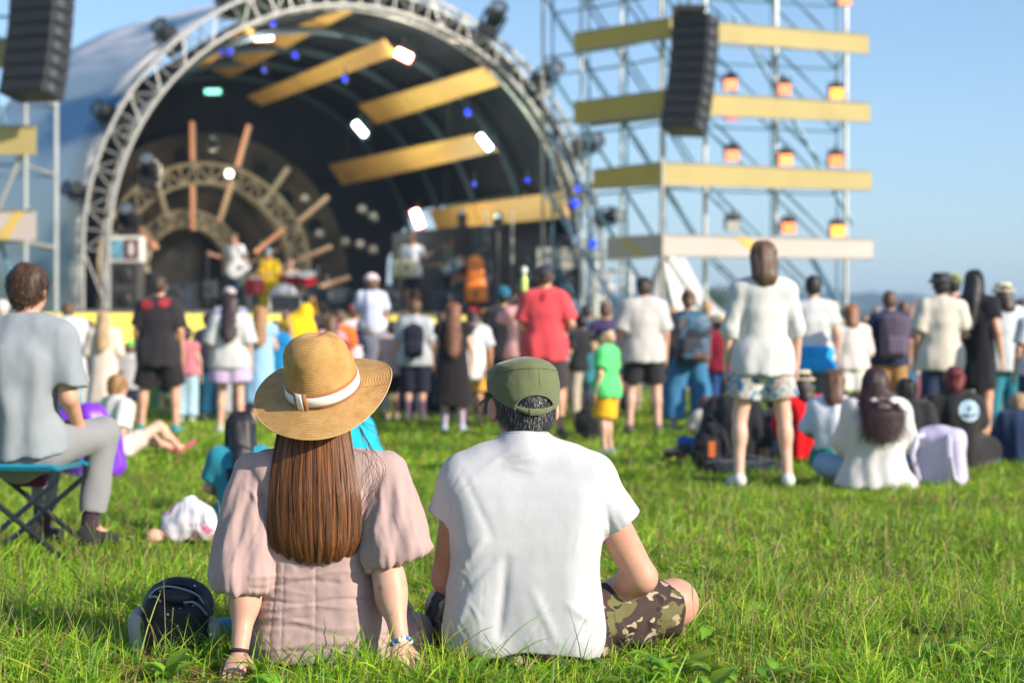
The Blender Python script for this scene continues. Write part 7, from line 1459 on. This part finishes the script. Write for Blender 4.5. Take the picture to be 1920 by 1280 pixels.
def band(pts, w_, m, nm, parent, nrm=(0, 1, 0)):
    A = [Vector(p) for p in smooth(pts, 18)]; V = []
    for i, p in enumerate(A): d = (A[min(i + 1, len(A) - 1)] - A[max(i - 1, 0)]).normalized(); s = d.cross(Vector(nrm)).normalized(); V += [p - s * w_ / 2, p + s * w_ / 2]
    me = mesh_np(nm, V, np.array([(2 * i, 2 * i + 2, 2 * i + 3, 2 * i + 1) for i in range(len(A) - 1)])); o = link(nm, me, m, parent); md = o.modifiers.new('t', 'SOLIDIFY'); md.thickness = .006; return o
gs = cloth((.36, .35, .34), .004)
band([Qb(272, 1148, .0), Qb(258, 1147, -.02), Qb(250, 1165, -.03), Qb(252, 1195, -.03), Qb(262, 1228, -.02)], .042, gs, 'strap', rk, (.3, 1, 0)); band([Qb(384, 1172, .0), Qb(396, 1160, -.02), Qb(402, 1172, -.03), Qb(408, 1196, -.03), Qb(414, 1216, -.01)], .034, gs, 'strap', rk, (-.4, 1, 0))
b = MB(); b.tube(smooth([Qb(388, 1180, -.02), Qb(396, 1190, -.04), Qb(398, 1210, -.03)]), .006, 6); b.build('chrome_chain', chrome, rk, True)
softbag('crumpled bright blue cloth between the rucksack and the woman', 425, 5.75, (.12, .1, .085), (.02, .30, .62), name='cloth', cat='cloth', strap=False, seed=9)
# ================= grass =================
gm = strandmat('grass_blade', .5, .35, .42)
FOOT = [(-.86, 5.2, .05, .08), (-.34, 5.17, .06, .09), (-.6, 5.36, .24, .16), (-.48, 5.6, .2, .3), (.04, 5.36, .26, .2), (.28, 5.55, .22, .16), (0, 5.7, .3, .25), (-1.07, 5.52, .12, .1), (-.86, 5.24, .05, .07), (-.34, 5.23, .05, .06)]
def blades(name, N, x0, x1, y0, y1, hmin, hmax, wd, k, dry=.12, seed=1, tall=0., flat=0., keep=None, widen=1.):
    r = np.random.default_rng(seed); y = y0 + (y1 - y0) * r.random(N) ** widen; x = (x0 + (x1 - x0) * r.random(N)) * (y / y1)   # spread widens with distance
    pt = fbm(x * 1.1, y * 1.1, 0 * x, 3); cl = fbm(x * 5 + 9, y * 5, 0 * x + 2, 2)
    ok = r.random(N) < np.clip(.75 + 1.2 * cl, .12, 1)
    if keep is not None: ok &= keep(x, y, r)
    elif y1 < 14: ok &= ~(inpatch(x, y, r) & (r.random(N) < .9))
    for fx, fy, fr, fs in FOOT: ok &= ((x - fx) / fr) ** 2 + ((y - fy) / fs) ** 2 > 1
    x, y, pt, cl = x[ok], y[ok], pt[ok], cl[ok]; n = len(x)
    H = (hmin + (hmax - hmin) * r.random(n) ** 1.7) * np.clip(1 + 1.1 * cl + .5 * pt, .45, 1.7)
    if tall: t_ = r.random(n) < tall; H = np.where(t_, H * 1.9, H)
    a = r.uniform(0, 2 * np.pi, n) ; lean = np.abs(r.normal(.25, .28, n)) + flat; bend = r.uniform(.2, 1.25, n)
    v = np.linspace(0, 1, k)[None, :]; th = lean[:, None] + bend[:, None] * v; ds = H[:, None] / (k - 1)
    hx = np.cumsum(np.sin(th), 1) * ds; hz = np.cumsum(np.cos(np.minimum(th, 2.2)), 1) * ds; hx -= hx[:, :1]; hz -= hz[:, :1]
    z0 = gz(x, y) * np.clip((34 - y) / 6, 0, 1) * np.clip((16 - np.abs(x)) / 3, 0, 1)
    pth = np.stack([x[:, None] + np.cos(a)[:, None] * hx, y[:, None] + np.sin(a)[:, None] * hx, z0[:, None] - .004 + np.maximum(hz, .0)], -1)
    W = wd * r.uniform(.5, 1.4, n)[:, None] * (1 - .92 * v ** 1.8)
    az = a + np.pi / 2 + r.normal(0, .7, n); nrm = np.repeat(np.stack([np.cos(a) * .8 + .3 * np.cos(az), np.sin(a) * .8 + .3 * np.sin(az), .5 + 0 * a], -1)[:, None], k, 1)
    g = np.array([[.19, .41, .018], [.33, .52, .022], [.10, .27, .018], [.45, .53, .035]]); base = g[r.choice(4, n, p=[.34, .32, .18, .16])] * r.uniform(.75, 1.25, (n, 1))
    base = base * (1 + .35 * pt[:, None]); dr = r.random(n) < np.clip(dry + .45 * np.clip(pt - .18, 0, 1) + .2 * np.clip(-cl - .2, 0, 1), 0, .9); base[dr] = np.array([.42, .28, .12]) * r.uniform(.6, 1.2, (dr.sum(), 1))
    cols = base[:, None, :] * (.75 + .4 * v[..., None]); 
    o = ribbons(name, pth, W, np.clip(cols, 0, 1), gm, None, nrm); return tag(o, None, None, None, 'stuff')
def lab(o, l): o['label'] = l; o['category'] = 'grass'; return o
# matted dry thatch patches
PT = [(-1.0, 4.93, .55, .2), (-1.12, 5.17, .42, .17), (-.82, 5.1, .28, .12), (.72, 5.15, .35, .1), (.62, 7.2, .28, .2), (1.05, 6.2, .3, .2), (1.55, 7.2, .35, .3), (-.2, 5.12, .15, .08), (2.6, 10.5, .8, .4), (-.3, 5.22, .14, .06), (.3, 5.1, .3, .06), (1.3, 5.5, .3, .15)]
def inpatch(x, y, r):
    ok = np.zeros(len(x), bool)
    for px_, py_, a, b_ in PT: ok |= (((x - px_) / a) ** 2 + ((y - py_) / b_) ** 2) < r.random(len(x)) * 1.2
    return ok
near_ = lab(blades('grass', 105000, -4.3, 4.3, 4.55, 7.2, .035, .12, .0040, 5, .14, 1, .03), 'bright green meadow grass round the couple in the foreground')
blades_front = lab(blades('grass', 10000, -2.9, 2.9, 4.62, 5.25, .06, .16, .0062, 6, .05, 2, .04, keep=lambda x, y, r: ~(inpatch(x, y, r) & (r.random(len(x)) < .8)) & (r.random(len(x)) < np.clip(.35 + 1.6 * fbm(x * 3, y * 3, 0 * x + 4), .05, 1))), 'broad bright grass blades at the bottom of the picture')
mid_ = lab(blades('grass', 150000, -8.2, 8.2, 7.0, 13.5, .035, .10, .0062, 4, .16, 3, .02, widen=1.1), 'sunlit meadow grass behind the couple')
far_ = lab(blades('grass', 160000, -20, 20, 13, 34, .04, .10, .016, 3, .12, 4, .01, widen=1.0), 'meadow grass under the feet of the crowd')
lab(blades('dry_grass', 110000, -2.6, 2.6, 4.9, 7.6, .03, .11, .0028, 4, .97, 5, 0, .85, keep=inpatch), 'matted dry straw-coloured grass in patches on the ground')
# seed stalks
def stalks(n):
    b = []; r = np.random.default_rng(9); y = 5 + 4.5 * r.random(n) ** 1.3; x = r.uniform(-.34, .34, n) * y; H = r.uniform(.14, .30, n); k = 7; v = np.linspace(0, 1, k)[None]; a = r.uniform(0, 6.28, n); le = r.uniform(.05, .5, n)
    ok = np.ones(n, bool)
    for fx, fy, fr, fs in FOOT: ok &= ((x - fx) / (fr + .05)) ** 2 + ((y - fy) / (fs + .05)) ** 2 > 1
    ok &= ~((np.abs(x + .3) < .75) & (y < 5.3))
    pth = np.stack([x[:, None] + np.cos(a)[:, None] * le[:, None] * H[:, None] * v ** 2, y[:, None] + np.sin(a)[:, None] * le[:, None] * H[:, None] * v ** 2, H[:, None] * v], -1)[ok]
    W = np.full((n, k), .0016)[ok] * np.where(v > .75, 2.2, 1.); o = ribbons('seed_stalks', pth, W, np.tile([.40, .33, .13], (ok.sum(), 1)) * r.uniform(.6, 1.1, (ok.sum(), 1)), gm, None); tag(o, 'thin pale seed stalks rising from the grass', 'grass', None, 'stuff')
stalks(420)
# broad-leaved weeds: plantain and dandelion rosettes
def weeds():
    r = np.random.default_rng(12); V = []; Qd = []; Cl = []
    spots = [(r.uniform(-1.55, 1.6), r.uniform(4.72, 5.12), r.uniform(.07, .13)) for _ in range(20)] + [(r.uniform(.5, 1.9), r.uniform(5.1, 6.3), r.uniform(.06, .10)) for _ in range(6)] + [(r.uniform(.15, .55), r.uniform(4.8, 5.1), r.uniform(.10, .15)) for _ in range(6)] + [(1.33, 5.35, .14), (1.42, 5.25, .12), (1.2, 5.15, .12), (1.5, 5.1, .13), (-.15, 5.08, .12), (.1, 5.04, .12), (.45, 5.2, .12), (.52, 5.1, .14), (.6, 5.0, .15)]
    for x, y, s in spots:
        if any(((x - a) / (c + .03)) ** 2 + ((y - b_) / (d + .03)) ** 2 < 1 for a, b_, c, d in FOOT): continue
        for j in range(r.integers(4, 8)):
            a = r.uniform(0, 6.28); L = s * r.uniform(.7, 1.15); wd = L * r.uniform(.17, .27); up = r.uniform(.5, 1.25); n0 = len(V); K = 7; col = np.array([.17, .33, .025]) * r.uniform(.65, 1.5) * np.array([r.uniform(.8, 1.3), 1, 1])
            p = np.array([x, y, .004]); th = up
            for i in range(K):
                t = i / (K - 1); w_ = wd * max(math.sin(math.pi * (.06 + .92 * t) ** .8), .04) * (1 + .15 * math.sin(t * 19 + j)); d = np.array([math.cos(a) * math.cos(th), math.sin(a) * math.cos(th), math.sin(th)])
                s_ = np.array([-math.sin(a), math.cos(a), 0]) * w_; u_ = np.array([0, 0, w_ * .35])
                V += [p - s_ + u_, p, p + s_ + u_]; Cl += [col, col * 1.25, col]; p = p + d * L / (K - 1); th -= .22 + .1 * t
                if i: m_ = n0 + 3 * (i - 1); Qd += [(m_, m_ + 1, m_ + 4, m_ + 3), (m_ + 1, m_ + 2, m_ + 5, m_ + 4)]
    me = mesh_np('weeds', np.array(V), np.array(Qd)); at = me.color_attributes.new('col', 'FLOAT_COLOR', 'POINT'); cc = np.ones((len(V), 4), np.float32); cc[:, :3] = np.array(Cl); at.data.foreach_set('color', cc.ravel())
    tag(link('weeds', me, gm), 'broad-leaved plantain and dandelion plants in the foreground grass', 'weeds', None, 'stuff')
weeds()
